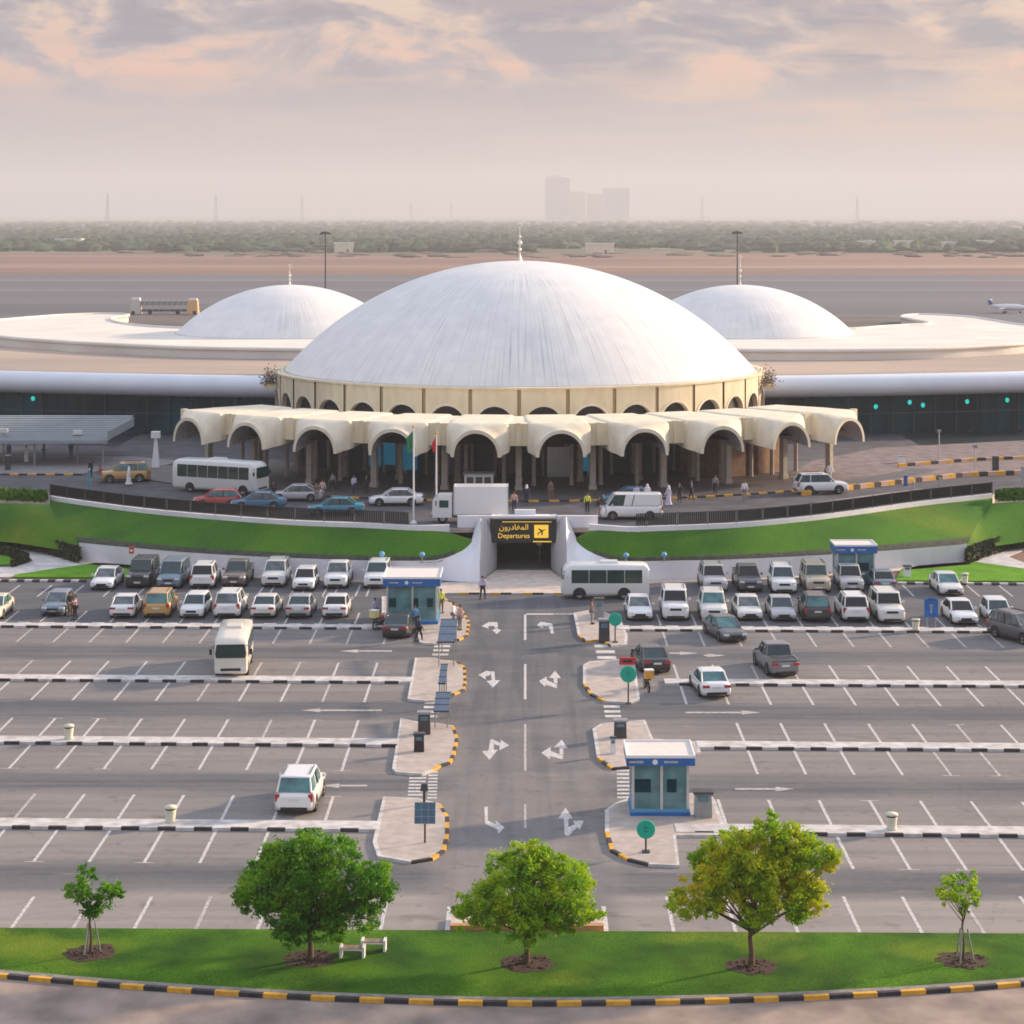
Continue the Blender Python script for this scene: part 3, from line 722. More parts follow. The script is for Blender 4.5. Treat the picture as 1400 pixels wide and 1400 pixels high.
def flat(bm, pts, cx, cz, s, y, m_, a=0):
    ca, sa = math.cos(a), math.sin(a)
    bm.add([(cx + s * (p[0] * ca - p[1] * sa), y, cz + s * (p[0] * sa + p[1] * ca)) for p in pts], [tuple(range(len(pts)))], m_)
plane = [(-.9, -.06), (-.6, .1), (-.1, .1), (-.35, .75), (-.12, .75), (.3, .1), (.7, .1), (.9, 0), (.7, -.1), (.3, -.1), (-.12, -.75), (-.35, -.75), (-.1, -.1), (-.6, -.1), (-.8, -.4), (-.95, -.4), (-.85, 0)]
flat(b, plane, 1.48, .95, .42, -.185, M_TRIM, .5); b.build('aeroplane_symbol', t)

# paving in front of the underpass, and the walk below the wall
fp = [(600, 797), (648, 797), (655, 796.5), (678, 779), (752, 779), (775, 796.5), (800, 797), (800, 811), (775, 811), (745, 808.5), (612, 808.5), (600, 806)]
b = MB(); pp = [P(x_, y_, .06) for x_, y_ in ((560, 800), (612, 796), (655, 796.5), (679, 779), (752, 779), (776, 796.5), (800, 797), (800, 812), (612, 811), (560, 812))]
b.prism([(p.x, p.y) for p in pp], 0, .06, M_CONC); b.build('pavement', kind='structure')
kerb_line('kerb', [Vector((p.x, p.y - .14, 0)) for p in resample([P(612, 812, 0), P(772, 812.5, 0)], 11)], [M_KERB, M_KYEL, M_KBLACK], w=.16, h=.12)
for low, sx in ((low_L, 1), (low_R, -1)):
    f = smooth_line(low[:8], .8); b = MB()
    b.loft([[Vector((p.x, p.y - 1.5, .0)), Vector((p.x, p.y - 1.5, .1)), Vector((p.x, p.y - .005, .1))] for p in f], M_CONC, closed=False, smooth=False)
    b.build('pavement', kind='structure')
# ground beyond the ends of the walls: verge, path, hedges
def low_poly(name, pts, m_, h, cat=None, label=None, noise_=0.0, seed=1):
    w = [P(a, c, 0) for a, c in pts]
    b = MB(); b.prism([(p.x, p.y) for p in w], 0, h, m_)
    o = b.build(name)
    if cat: tag(o, label, cat)
    else: o['kind'] = 'structure'
    return o
low_poly('verge', [(20, 787), (60, 781), (130, 771), (200, 774), (215, 789), (215, 790.5), (20, 790.5)], M_VERGE, .1)
low_poly('verge', [(-200, 758), (8, 758), (16, 766), (12, 773), (-200, 775)], M_VERGE, .1)
low_poly('path', [(-250, 741), (10, 744), (45, 750), (78, 757), (100, 768), (180, 772), (120, 773), (60, 783), (10, 790), (-250, 792), (-250, 778), (20, 776), (45, 768), (36, 757), (0, 751), (-250, 750)], mat('pale_path', (0.62, 0.60, 0.60), .8, color2=(.42, .40, .39), scale=.9), .06)
low_poly('verge', [(1225, 795), (1232, 780), (1260, 774), (1330, 769), (1400, 779), (1640, 786), (1640, 798), (1400, 796)], M_VERGE, .1)
low_poly('path', [(1640, 740), (1400, 746), (1352, 750), (1318, 757), (1300, 766), (1250, 773), (1330, 768.5), (1400, 778), (1640, 785), (1640, 778), (1400, 770), (1378, 762), (1400, 753), (1640, 750)], mat('pale_path', (0, 0, 0)), .06)
kerb_line('kerb', resample([P(-200, 795, 0), P(118, 796, 0)], 30), [M_KERB, M_KBLACK], w=.4, h=.15)
kerb_line('kerb', resample([P(1228, 799, 0), P(1600, 802, 0)], 32), [M_KERB, M_KBLACK], w=.4, h=.15)

def leafy(name, label, cat, line_, h, w, m_, n, seed, group=None):
    """a clipped or loose hedge of leaf clumps along a line"""
    random.seed(seed); b = MB(); vs = []; fs = []
    pts = resample(line_, 60)
    for i in range(n):
        t = random.random() * 59.99; k = int(t); p = pts[k].lerp(pts[k + 1], t - k)
        a = random.uniform(0, PI); r = math.sqrt(random.random())
        q = p + Vector((random.uniform(-.1, .1), math.cos(a) * w / 2 * r, math.sin(a) * h * (.3 + .7 * r)))
        s = random.uniform(.10, .22)
        d1 = Vector((random.uniform(-1, 1), random.uniform(-1, 1), random.uniform(-1, 1))).normalized() * s
        d2 = d1.cross(Vector((random.uniform(-1, 1), random.uniform(-1, 1), random.uniform(-1, 1)))).normalized() * s * .7
        k = len(vs); vs += [q - d1, q + d2, q + d1, q - d2]; fs.append((k, k + 1, k + 2, k + 3))
    b.add(vs, fs, m_)
    core = [[p + Vector((0, math.cos(a) * w * .42, max(-.1, math.sin(a) * h * .85))) for a in [PI * j / 6 for j in range(7)]] for p in pts]
    b.loft(core, m_, closed=False)
    o = b.build(name); return tag(o, label, cat, group)
leafy('hedge', 'dark hedge at the bank foot beside the left end of the white wall', 'hedge', [P(-250, 740, .1), P(0, 744, .1), P(60, 753, .1), P(82, 760, .1), P(108, 768, .1)], 1.25, 1.3, M_HEDGE, 7000, 3)
leafy('hedge', 'dark hedge at the bank foot beside the right end of the white wall', 'hedge', [P(1322, 769, .1), P(1345, 760, .1), P(1375, 750, .1), P(1420, 745, .1), P(1640, 738, .1)], 1.25, 1.3, M_HEDGE, 7000, 4)
leafy('hedge', 'low brown-green hedge around the small lawn at the left edge', 'hedge', [P(-250, 755, .1), P(0, 757, .1), P(22, 761, .1), P(38, 768, .1), P(16, 774, .1)], .7, .9, M_HEDGE, 4000, 5)
leafy('hedge', 'clipped olive hedge along the far left edge of the raised forecourt', 'hedge', [P(-260, 676, FZ), P(0, 682, FZ), P(64, 685, FZ)], 1.0, 1.6, M_BANK, 5000, 6)
leafy('hedge', 'clipped olive hedge along the far right edge of the raised forecourt', 'hedge', [P(1362, 684, FZ), P(1420, 681, FZ), P(1640, 676, FZ)], 1.0, 1.6, M_BANK, 5000, 7)

# ================================================================== THE TERMINAL
TX, TY = -0.6, 240.0
def A(r, a, z): return Vector((TX + r * math.sin(a), TY - r * math.cos(a), z))
term = thing('airport_terminal', 'airport terminal with a large white dome, two smaller domes and a cream arcade', 'building', (TX, TY, FZ))
M_DOME = mat('white_dome_tiles', (0.84, 0.83, 0.81), 0.55, color2=(0.76, 0.755, 0.745), scale=0.5, bump=0.12, bscale=3)
def dome_mat():
    m_ = M_DOME; nt = m_.node_tree; b_ = nt.nodes['Principled BSDF']; N = nt.nodes.new; Lk = nt.links.new
    tc = N('ShaderNodeTexCoord'); sep = N('ShaderNodeSeparateXYZ'); Lk(tc.outputs['Object'], sep.inputs[0])
    def mth(op, a, c=None):
        n = N('ShaderNodeMath'); n.operation = op
        for i, v in enumerate((a, c)):
            if v is None: continue
            if isinstance(v, (int, float)): n.inputs[i].default_value = v
            else: Lk(v, n.inputs[i])
        return n.outputs[0]
    ang = mth('ARCTAN2', sep.outputs[0], sep.outputs[1]); rad = mth('SQRT', mth('ADD', mth('POWER', sep.outputs[0], 2), mth('POWER', sep.outputs[1], 2)))
    cmb = N('ShaderNodeCombineXYZ'); Lk(mth('MULTIPLY', ang, 110), cmb.inputs[0]); Lk(mth('MULTIPLY', rad, .12), cmb.inputs[1])
    nz = N('ShaderNodeTexNoise'); nz.inputs['Scale'].default_value = 1.0; nz.inputs['Detail'].default_value = 6; Lk(cmb.outputs[0], nz.inputs['Vector'])
    nz2 = N('ShaderNodeTexNoise'); nz2.inputs['Scale'].default_value = 0.14; nz2.inputs['Detail'].default_value = 3; Lk(tc.outputs['Object'], nz2.inputs['Vector'])
    rp = N('ShaderNodeValToRGB'); rp.color_ramp.elements[0].position = .50; rp.color_ramp.elements[1].position = .72; Lk(nz.outputs['Fac'], rp.inputs[0])
    rp2 = N('ShaderNodeValToRGB'); rp2.color_ramp.elements[0].position = .42; rp2.color_ramp.elements[1].position = .66; Lk(nz2.outputs['Fac'], rp2.inputs[0])
    f = mth('MULTIPLY', mth('MULTIPLY', rp.outputs[0], rp2.outputs[0]), .75)
    src = b_.inputs['Base Color'].links[0].from_socket
    mx = N('ShaderNodeMix'); mx.data_type = 'RGBA'; Lk(f, mx.inputs[0]); Lk(src, mx.inputs[6]); mx.inputs[7].default_value = (.36, .36, .39, 1)
    # thin ring joints between the courses of panels
    wv = mth('FRACT', mth('MULTIPLY', rad, .8)); ln = mth('LESS_THAN', wv, .05)
    ra = mth('FRACT', mth('MULTIPLY', ang, 96 / (2 * PI))); la = mth('LESS_THAN', ra, .045)
    g = mth('MULTIPLY', mth('MAXIMUM', mth('MULTIPLY', ln, .25), la), .38)
    m2 = N('ShaderNodeMix'); m2.data_type = 'RGBA'; Lk(g, m2.inputs[0]); Lk(mx.outputs[2], m2.inputs[6]); m2.inputs[7].default_value = (.45, .45, .48, 1)
    Lk(m2.outputs[2], b_.inputs['Base Color'])
dome_mat()
def dome(name, cx, cy, z0, rad, h, steps=28, seg=96):
    Rs = (rad * rad + h * h) / (2 * h); prof = []
    amax = math.asin(rad / Rs)
    for k in range(steps + 1):
        a = amax * (1 - k / steps)
        z = Rs * math.cos(a) - (Rs - h)
        prof.append((max(.001, Rs * math.sin(a)), z))
    b = MB()
    b.lathe([(rad - .3, -.28), (rad + .12, -.25), (rad + .12, .0)] , M_DOME, n=seg, smooth=False)
    b.lathe(prof, M_DOME, n=seg)
    o = b.build(name, term); o.location = Vector((cx, cy, z0)) - term.location
    return o
def spire(parent_, x, y, z, h, s=1.0):
    b = MB(); M_BR = mat('pale_brass', (0.80, 0.77, 0.68), .3, metal=.4)
    b.lathe([(.26 * s, -.2), (.14 * s, .3), (.06 * s, .7), (.06 * s, h)], M_BR, n=10)
    for q, r in ((.32, .20), (.55, .26), (.75, .17)): b.ball((0, 0, h * q), r * s, M_BR, 8)
    b.lathe([(.04, h), (.01, h * 1.12)], M_BR, n=6)
    for k in range(9):    # crescent
        a0 = R(-60 + 300 * k / 9 - 60); a1 = R(-60 + 300 * (k + 1) / 9 - 60)
        b.tube((math.cos(a0) * .25 * s, 0, h * 1.05 + .3 * s + math.sin(a0) * .25 * s), (math.cos(a1) * .25 * s, 0, h * 1.05 + .3 * s + math.sin(a1) * .25 * s), .05, .05, M_BR, 6)
    o = b.build('finial', parent_); o.location = (x, y, z); return o
d = dome('main_dome', TX, TY, 11.85, 26.0, 11.9); spire(d, 0, 0, 11.9 + .2, 3.3)
dl = dome('side_dome', (396 - VX) * 315 / FPX, 315, 11.7, 16.4, 6.9); spire(dl, 0, 0, 7.0, 2.3, .8)
dr = dome('side_dome', (1012 - VX) * 315 / FPX, 315, 11.7, 16.4, 6.9); spire(dr, 0, 0, 7.0, 3.6, .8)

# drum: bays with arched windows between brown joints
NB = 35; DA = 2 * PI / NB; DR = 27.0
b = MB()
def arch_panel(bm, r, a0, a1, z0, z1, zs, hw, m_, m_in, depth=.5, n=14, top=True):
    """curved wall panel with one arched opening; hw = half width angle of the opening, zs = springing height"""
    am = (a0 + a1) / 2; rad = hw * r
    prev = None
    pts = []
    for k in range(n + 1):
        t = PI * k / n; pts.append((am - hw * math.cos(t), zs + rad * math.sin(t)))
    # left and right flanks
    for (p, q) in ((a0, am - hw), (am + hw, a1)):
        bm.add([A(r, p, z0), A(r, q, z0), A(r, q, z1), A(r, p, z1)], [(0, 1, 2, 3)], m_)
    if z0 < zs:
        for aa in (am - hw, am + hw): bm.add([A(r, aa, z0), A(r, aa, zs), A(r - depth, aa, zs), A(r - depth, aa, z0)], [(0, 1, 2, 3), (3, 2, 1, 0)][:1], m_)
    for (p0, z_0), (p1, z_1) in zip(pts, pts[1:]):
        bm.add([A(r, p0, z_0), A(r, p1, z_1), A(r, p1, z1), A(r, p0, z1)], [(0, 1, 2, 3)], m_)
        bm.add([A(r, p0, z_0), A(r, p1, z_1), A(r - depth, p1, z_1), A(r - depth, p0, z_0)], [(3, 2, 1, 0)], m_)
for k in range(NB):
    a0 = k * DA; a1 = a0 + DA
    if math.cos(a0 + DA / 2) < -.55: continue
    arch_panel(b, DR, a0 + .007, a1 - .007, 7.8, 11.75, 8.05, DA * .385, M_CREAM, None)
    b.add([A(DR - .15, a0 - .007, 7.8), A(DR - .15, a0 + .007, 7.8), A(DR - .15, a0 + .008, 11.7), A(DR - .15, a0 - .008, 11.7)], [(0, 1, 2, 3)], M_CREAM_D)
b.build('drum', term, rel=True)
b = MB()
for k in range(72):
    a0 = 2 * PI * k / 72; a1 = a0 + 2 * PI / 72
    b.add([A(DR - .5, a0, 7.8), A(DR - .5, a1, 7.8), A(DR - .5, a1, 11.6), A(DR - .5, a0, 11.6)], [(0, 1, 2, 3)], mat('dark_window', (.012, .014, .022), .3, spec=.2))
b.build('drum_glazing', term, rel=True)
b = MB(); b.lathe([(25.4, 11.62), (27.15, 11.62), (27.15, 11.80), (26.6, 11.82), (26.5, 11.70), (25.4, 11.72)], M_CREAM, n=120, c=(TX, TY, 0), smooth=False)
b.build('drum_cornice', term, rel=True)
# hooded dormers over the arched windows (thin raised rims)
for k in range(NB):
    am = (k + .5) * DA
    if math.cos(am) < .2: continue
    b = MB(); hw = DA * .385; rad = hw * DR; ring0 = []; ring1 = []; n = 12; rings = []
    for j in range(n + 1):
        t = PI * j / n
        rings.append([A(DR + q, am - (hw + e) * math.cos(t), 8.05 + (rad + e * DR) * math.sin(t)) for q, e in ((.0, .010), (.05, .010), (.05, .001), (-.1, .001))])
    b.loft(rings, M_CREAM2, closed=False, smooth=False)
    b.build('window_surround', term, rel=True)

# arcade: deck, fascia, ten flaring barrel hoods
BA = R(9.4); AE = BA * 5
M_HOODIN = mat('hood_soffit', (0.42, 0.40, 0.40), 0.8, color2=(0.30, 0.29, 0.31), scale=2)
b = MB(); n = 60
def arc(r, z, n=n, a0=-AE, a1=AE): return [A(r, a0 + (a1 - a0) * k / n, z) for k in range(n + 1)]
rg = list(zip(arc(27.0, 8.7), arc(36.0, 8.7), arc(36.0, 9.8), arc(36.4, 9.88), arc(44.6, 9.94)))
b.loft([list(r) for r in rg], M_CREAM2, closed=False, smooth=False)
for s in (0, -1):
    r_ = rg[s]; a_ = -AE if s == 0 else AE
    p = [A(27, a_, 8.7), A(36, a_, 8.7), A(36, a_, 9.8), A(36.4, a_, 9.88), A(44.6, a_, 9.94), A(44.6, a_, 8.0), A(27, a_, 8.0)]
    b.add(p, [tuple(range(7)) if s else tuple(reversed(range(7)))], M_CREAM2)
b.build('arcade_roof', term, rel=True)
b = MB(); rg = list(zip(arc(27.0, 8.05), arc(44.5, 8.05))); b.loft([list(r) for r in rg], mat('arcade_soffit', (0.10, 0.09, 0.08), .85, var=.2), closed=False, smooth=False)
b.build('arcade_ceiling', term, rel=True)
for k in range(-5, 5):
    am = (k + .5) * BA
    # fascia bay with opening where the hood springs
    b = MB(); hwb = R(3.55); n_ = 16
    def hoodsec(r, hw_m, zs, zt, e=1.0, n=24):
        out = []
        for j in range(n + 1):
            t = PI * j / n
            ct = math.cos(t); x_ = -hw_m * (abs(ct) ** e) * (1 if ct > 0 else -1); z_ = zs + (zt - zs) * (max(0.0, math.sin(t)) ** (e * .95))
            q = A(r, am, z_); out.append(q + Vector((math.cos(am), math.sin(am), 0)) * x_)
        return out
    secs = [hoodsec(35.8, 2.5, 8.2, 9.98, .12), hoodsec(41.5, 2.85, 7.85, 10.06, .12), hoodsec(45.1, 2.85, 7.45, 10.06, .16), hoodsec(45.5, 2.7, 7.38, 9.99, .32), hoodsec(45.95, 2.42, 7.3, 9.85, .6), hoodsec(46.3, 2.32, 7.22, 9.7, .85), hoodsec(46.8, 2.25, 7.15, 9.6, 1.0)]
    b.loft(secs[:3], M_CREAM2, closed=False, smooth=False); b.loft(secs[2:], M_CREAM2, closed=False)
    inn = [hoodsec(46.8, 1.97, 7.15, 9.28), hoodsec(45.8, 2.0, 7.35, 9.3), hoodsec(44.6, 2.1, 7.45, 9.4), hoodsec(41.5, 2.4, 7.75, 9.45)]
    b.loft([secs[-1], inn[0]], M_CREAM2, closed=False, smooth=False)
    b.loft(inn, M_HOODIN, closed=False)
    for e in (0, -1):
        q = [s_[e] for s_ in secs] + [s_[e] for s_ in inn]
        b.add(q, [tuple(range(len(q)))], M_CREAM2)
    b.build('arch_hood', term, rel=True)
# small paired pilasters on the fascia at the joints, columns underneath
M_COL = mat('grey_column', (0.42, 0.38, 0.32), .8, var=.12)
for k in range(-5, 6):
    a = k * BA; p, q = max(-AE, a - R(1.6)), min(AE, a + R(1.6)); b = MB(); b.add([A(44.62, p, 7.95), A(44.62, q, 7.95), A(44.62, q, 9.97), A(44.62, p, 9.97)], [(0, 1, 2, 3)], M_CREAM); b.build('fascia', term, rel=True)
    b = MB(); c = A(44.45, a, 0)
    b.box((c.x, c.y, 9.0), (.42, .6, 2.06), M_CREAM, rz=a); b.build('pilaster', term, rel=True)
    for r_, w_ in ((41.6, .55), (35.5, .5)):
        b = MB(); c = A(r_, a, 0)
        b.box((c.x, c.y, FZ + 2.28), (w_, w_, 4.5), M_COL, rz=a); b.box((c.x, c.y, FZ + .25), (w_ + .16, w_ + .16, .5), M_COL, rz=a); b.box((c.x, c.y, 7.85), (w_ + .25, w_ + .25, .3), M_CREAM, rz=a)
        b.build('column', term, rel=True)
for k in range(-5, 5):
    a = (k + .5) * BA
    for da in (-.28, .28):
        b = MB(); c = A(38.6, a + da * BA, 0)
        b.lathe([(.24, FZ + .1), (.2, FZ + .4), (.2, 7.9), (.34, 8.04)], M_COL, n=10, c=(c.x, c.y, 0)); b.build('column', term, rel=True)
# shop fronts and doors at the back of the arcade
for k in range(-12, 12):
    a0 = k * BA / 2.2; a1 = a0 + BA / 2.2
    if abs((a0 + a1) / 2) > AE: continue
    b = MB(); rb = 30.5
    b.add([A(rb, a0, FZ), A(rb, a1, FZ), A(rb, a1, 8.05), A(rb, a0, 8.05)], [(0, 1, 2, 3)], M_GLASS_D)
    for aa in (a0,): 
        c = A(rb + .1, aa, 0); b.box((c.x, c.y, 5.78), (.3, .3, 4.5), M_COL, rz=aa)
    c = A(rb + .1, (a0 + a1) / 2, 0)
    b.box((c.x, c.y, 6.6), (2.3, .16, .18), M_DGREY, rz=(a0 + a1) / 2)
    b.build('shop_front', term, rel=True)
M_TEAL = mat('teal_backlit_panel', (0.0, 0.10, 0.17), .4, emit=.3)
for a_, w_, m_, z_ in ((-27, 1.3, M_TEAL, 5.4), (-24, 1.2, M_TEAL, 5.6), (-20, 1.5, M_TEAL, 5.2), (-34, 1.0, M_TEAL, 5.2), (12, 1.0, M_TEAL, 5.2), (7, 2.2, M_ALU, 4.9), (-1.5, 2.0, M_DGREY, 5.0), (-11, 1.3, mat('navy_panel', (.03, .05, .2), .5), 5.0), (35.5, 2.0, M_TEAL, 6.4), (41, .6, mat('green_panel', (.0, .35, .2), .5, emit=.3), 5.0)):
    c = A(31.2, R(a_), 0); b = MB(); b.box((c.x, c.y, z_), (w_, .2, 2.4 if m_ is not M_ALU else 3.0), m_, rz=R(a_)); b.build('door_panel', term, rel=True)
# tan masonry end rooms under the right of the arcade
M_TAN = mat('tan_masonry', (0.42, 0.27, 0.18), .85, color2=(.30, .19, .13), scale=1.5)
for a0, a1 in ((R(31), R(36)), (R(38.5), R(43.5))):
    b = MB(); b.loft([[A(37.5, a0 + (a1 - a0) * k / 6, z) for z in (FZ, 8.0)] for k in range(7)], M_TAN, closed=False, smooth=False)
    for aa in (a0, a1): b.add([A(37.5, aa, FZ), A(31, aa, FZ), A(31, aa, 8), A(37.5, aa, 8)], [(0, 1, 2, 3)], M_TAN)
    b.build('side_room', term, rel=True)

# -- the two wings: glass front, rounded pale-blue roof edge, tan roof
def fy(x): return 242.3 + .0027 * x * x
M_EDGE = mat('pale_blue_metal_edge', (0.76, 0.80, 0.87), 0.5, metal=0.0, var=.03, scale=.3)
M_ROOF_T = mat('tan_membrane_roof', (0.46, 0.36, 0.29), .85, color2=(.29, .24, .215), scale=.05, stretch=(.3, 1, 1), detail=7)
M_ROOF_W = mat('cream_roof_disc', (0.80, 0.76, 0.69), .7, color2=(.68, .635, .57), scale=.12, detail=7)
M_ROOF_D = mat('dark_roof_well', (0.11, 0.095, 0.09), .9, var=.2, scale=.1)
for sx in (-1, 1):
    xs = [sx * (24 + 4 * k) for k in range(25)]
    b = MB(); rings = []
    for x in xs:
        y = fy(x)
        rings.append([Vector((TX + x, y + 1.5 - 1.5 * math.sin(PI * j / 10), 9.28 + 1.28 * math.cos(PI * j / 10))) for j in range(11)] + [Vector((TX + x, y + 2.6, 8.0))])
    b.loft(rings, M_EDGE, closed=False)
    b.build('roof_edge', term, rel=True)
    b = MB(); b.loft([[Vector((TX + x, fy(x) + 1.4, 10.56)), Vector((TX + x, fy(x) + 1.9, 10.62)), Vector((TX + x, fy(x) + 1.95, 10.4)), Vector((TX + x, 362, 10.4))] for x in xs], M_ROOF_T, closed=False, smooth=False)
    b.build('wing_roof', term, rel=True)
    b = MB()
    b.loft([[Vector((TX + x, fy(x) + 2.6, FZ)), Vector((TX + x, fy(x) + 2.6, 8.1))] for x in xs], M_GLASS_D, closed=False, smooth=False)
    x = 26.0
    b.add([Vector((TX + sx * 120, 362, FZ)), Vector((TX + sx * 120, fy(120) + 2.6, FZ)), Vector((TX + sx * 120, fy(120) + 2.6, 10.4)), Vector((TX + sx * 120, 362, 10.4))], [(0, 1, 2, 3)], M_WALLW)
    b.add([Vector((TX + sx * 24, 362, FZ)), Vector((TX + sx * 120, 362, FZ)), Vector((TX + sx * 120, 362, 10.4)), Vector((TX + sx * 24, 362, 10.4))], [(0, 1, 2, 3)], M_WALLW)
    b.build('glass_front', term, rel=True)
    for k in range(22):
        x = sx * (27.5 + 2.6 * k); b = MB(); b.box((TX + x, fy(x) + 2.5, 5.8), (.12, .22, 4.6), mat('dark_teal_mullion', (.02, .06, .075), .4)); b.build('mullion', term, rel=True)
    b = MB()
    for x in [24 + 4 * k for k in range(24)]:
        pass
    rail_z = 5.9
    b.loft([[Vector((TX + x, fy(x) + 2.42, rail_z - .08)), Vector((TX + x, fy(x) + 2.42, rail_z + .08))] for x in xs], mat('dark_teal_mullion', (0, 0, 0)), closed=False, smooth=False); b.build('transom', term, rel=True)
# flat cream discs in front of the small domes, built as slabs with a rim
for sx, poly_, dark in ((-1, [(470, 479), (400, 478.5), (320, 477.5), (250, 476), (180, 473), (120, 470), (50, 465.5), (0, 461), (-60, 452), (-50, 443), (0, 438), (48, 434), (90, 431), (143, 429.5), (176, 431), (152, 436), (160, 441), (195, 446), (245, 449), (320, 451), (470, 451)],
                                [(176, 430), (152, 436), (160, 441), (195, 446), (245, 449), (330, 450), (330, 436), (250, 430)]),
                        (1, [(950, 479), (1003, 479.5), (1100, 480), (1190, 479.5), (1271, 478), (1340, 474.5), (1400, 470.5), (1490, 460), (1500, 450), (1440, 447), (1393, 444), (1350, 437), (1311, 432.5), (1257, 430.5), (1232, 434), (1271, 442.5), (1240, 445), (1207, 447), (1168, 450), (1100, 451), (950, 451)],
                                [(1232, 434), (1271, 442.5), (1240, 445), (1207, 447), (1168, 450), (1090, 450), (1090, 436), (1180, 432)])):
    w = [P(a, c, 11.6) for a, c in poly_]
    w = smooth_line(w + [w[0]], 1.6)[:-1]
    b = MB(); b.prism([(p.x, p.y) for p in w], 10.4, 11.6, M_ROOF_W)
    for i in range(len(w)):
        b.tube((w[i].x, w[i].y, 11.62), (w[(i + 1) % len(w)].x, w[(i + 1) % len(w)].y, 11.62), .28, .28, M_ROOF_W, 6, cap=False)
    b.build('roof_disc', term, rel=True)
    w = [P(a, c, 10.6) for a, c in dark]; b = MB(); b.prism([(p.x, p.y) for p in w], 10.4, 10.5, M_ROOF_D); b.build('roof_well', term, rel=True)
# teal lamps under the roof edge
M_TLAMP = mat('teal_lamp', (0.01, 0.55, 0.48), .4, emit=.5)
for px_, py_ in ((37, 545), (1195, 556), (1243, 550), (1262, 554), (1326, 549), (1385, 547)):
    x = (px_ - VX) * 250 / FPX; y = fy(x - TX) + 1.9; z = CAM_H - (py_ - HY) * y / FPX
    b = MB(); b.ball((x, y, z), .24, M_TLAMP, 8, 1.2); b.tube((x, y, z), (x, y + .6, z + .6), .05, .05, M_DGREY, 6); b.build('teal_lamp', term, rel=True)

# pavement in front of the arcade, kerb stones, plaza
b = MB(); b.loft([[A(30, a, FZ + .004), A(49.2, a, FZ + .14), A(49.2, a, FZ)] for a in [R(-58 + 116 * k / 60) for k in range(61)]], mat('arcade_paving', (0.12, 0.105, 0.105), .6, color2=(.07, .065, .07), scale=2), closed=False, smooth=False)
b.build('pavement', kind='structure')
kl = [A(49.25, R(-40 + 80 * k / 76), 0) for k in range(77)]
kerb_line('kerb', [Vector((p.x, p.y, 0)) for p in kl], [M_KBLACK, M_KYEL], w=.25, h=.16, z=FZ)
# left approach pavement and right plaza
b = MB(); pv = [P(a, c, FZ + .12) for a, c in ((-300, 644), (0, 648), (112, 648), (140, 642), (215, 638), (250, 630), (180, 624), (0, 622), (-300, 621))]
b.prism([(p.x, p.y) for p in pv], FZ, FZ + .12, mat('grey_paving', (0.24, 0.225, 0.235), .8, color2=(.16, .15, .16), scale=1.4)); b.build('pavement', kind='structure')
kerb_line('kerb', [Vector((p.x, p.y, 0)) for p in resample([P(-180, 648, FZ), P(0, 650, FZ), P(112, 650, FZ)], 24)], [M_KYEL, M_KBLACK], w=.25, h=.17, z=FZ)
b = MB(); pv = [P(a, c, FZ + .12) for a, c in ((1120, 672), (1180, 664), (1240, 657), (1320, 650), (1400, 646), (1700, 640), (1700, 600), (1400, 602), (1200, 612), (1110, 630), (1075, 650))]
b.prism([(p.x, p.y) for p in pv], FZ, FZ + .12, mat('rosy_paving', (0.24, 0.18, 0.17), .8, color2=(.13, .105, .11), scale=.8)); b.build('pavement', kind='structure')
for ln, nn in (([(1100, 678), (1180, 668), (1240, 661), (1320, 652), (1400, 649), (1600, 645)], 46), ([(1230, 640), (1330, 632), (1480, 626)], 22)):
    kerb_line('kerb', [Vector((p.x, p.y, 0)) for p in resample([P(a, c, FZ) for a, c in ln], nn)], [M_KYEL, M_KBLACK, mat('pink_kerb', (.62, .38, .28), .7)], w=.4, h=.42, z=FZ)
b = MB(); pv = [P(a, c, FZ + .01) for a, c in ((560, 640), (880, 640))]
# road markings on the forecourt: pale apron strip on the right
pv = [P(a, c, FZ + .006) for a, c in ((1080, 692), (1180, 678), (1260, 668), (1300, 676), (1170, 692))]
b = MB(); b.add(up(pv), [tuple(range(5))], mat('worn_forecourt_patch', (.28, .26, .26), .8, var=.15)); b.build('road_patch', kind='structure')
# paving from the glass fronts to the kerbside, coloured dark to stand in for shade
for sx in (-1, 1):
    b = MB(); b.loft([[Vector((TX + sx * x, fy(x) - 15.5 + .002 * x * x * (1 if x < 60 else 1), FZ + .008)), Vector((TX + sx * x, fy(x) + 2.58, FZ + .008))] for x in [44 + 4 * k for k in range(19)]], mat('shade_toned_paving', (.022, .034, .042), .35, color2=(.012, .018, .024), scale=.5), closed=False, smooth=False)
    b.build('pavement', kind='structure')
# ================================================================== VEHICLES
def paint(name, c, rough=.28): return mat('car_paint_' + name, c, rough, var=.02, scale=.5, coat=.5, spec=.5)
PAINT = {k: paint(k, v) for k, v in dict(white=(.80, .80, .81), pearl=(.72, .71, .68), silver=(.45, .46, .48), grey=(.17, .175, .19), dark=(.035, .038, .045), black=(.014, .014, .017),
    gold=(.50, .30, .10), beige=(.48, .42, .32), blue=(.03, .14, .26), slate=(.16, .22, .28), red=(.42, .04, .04), brown=(.16, .12, .10), teal=(.02, .22, .33), cream=(.68, .64, .52), graphite=(.09, .09, .10)).items()}
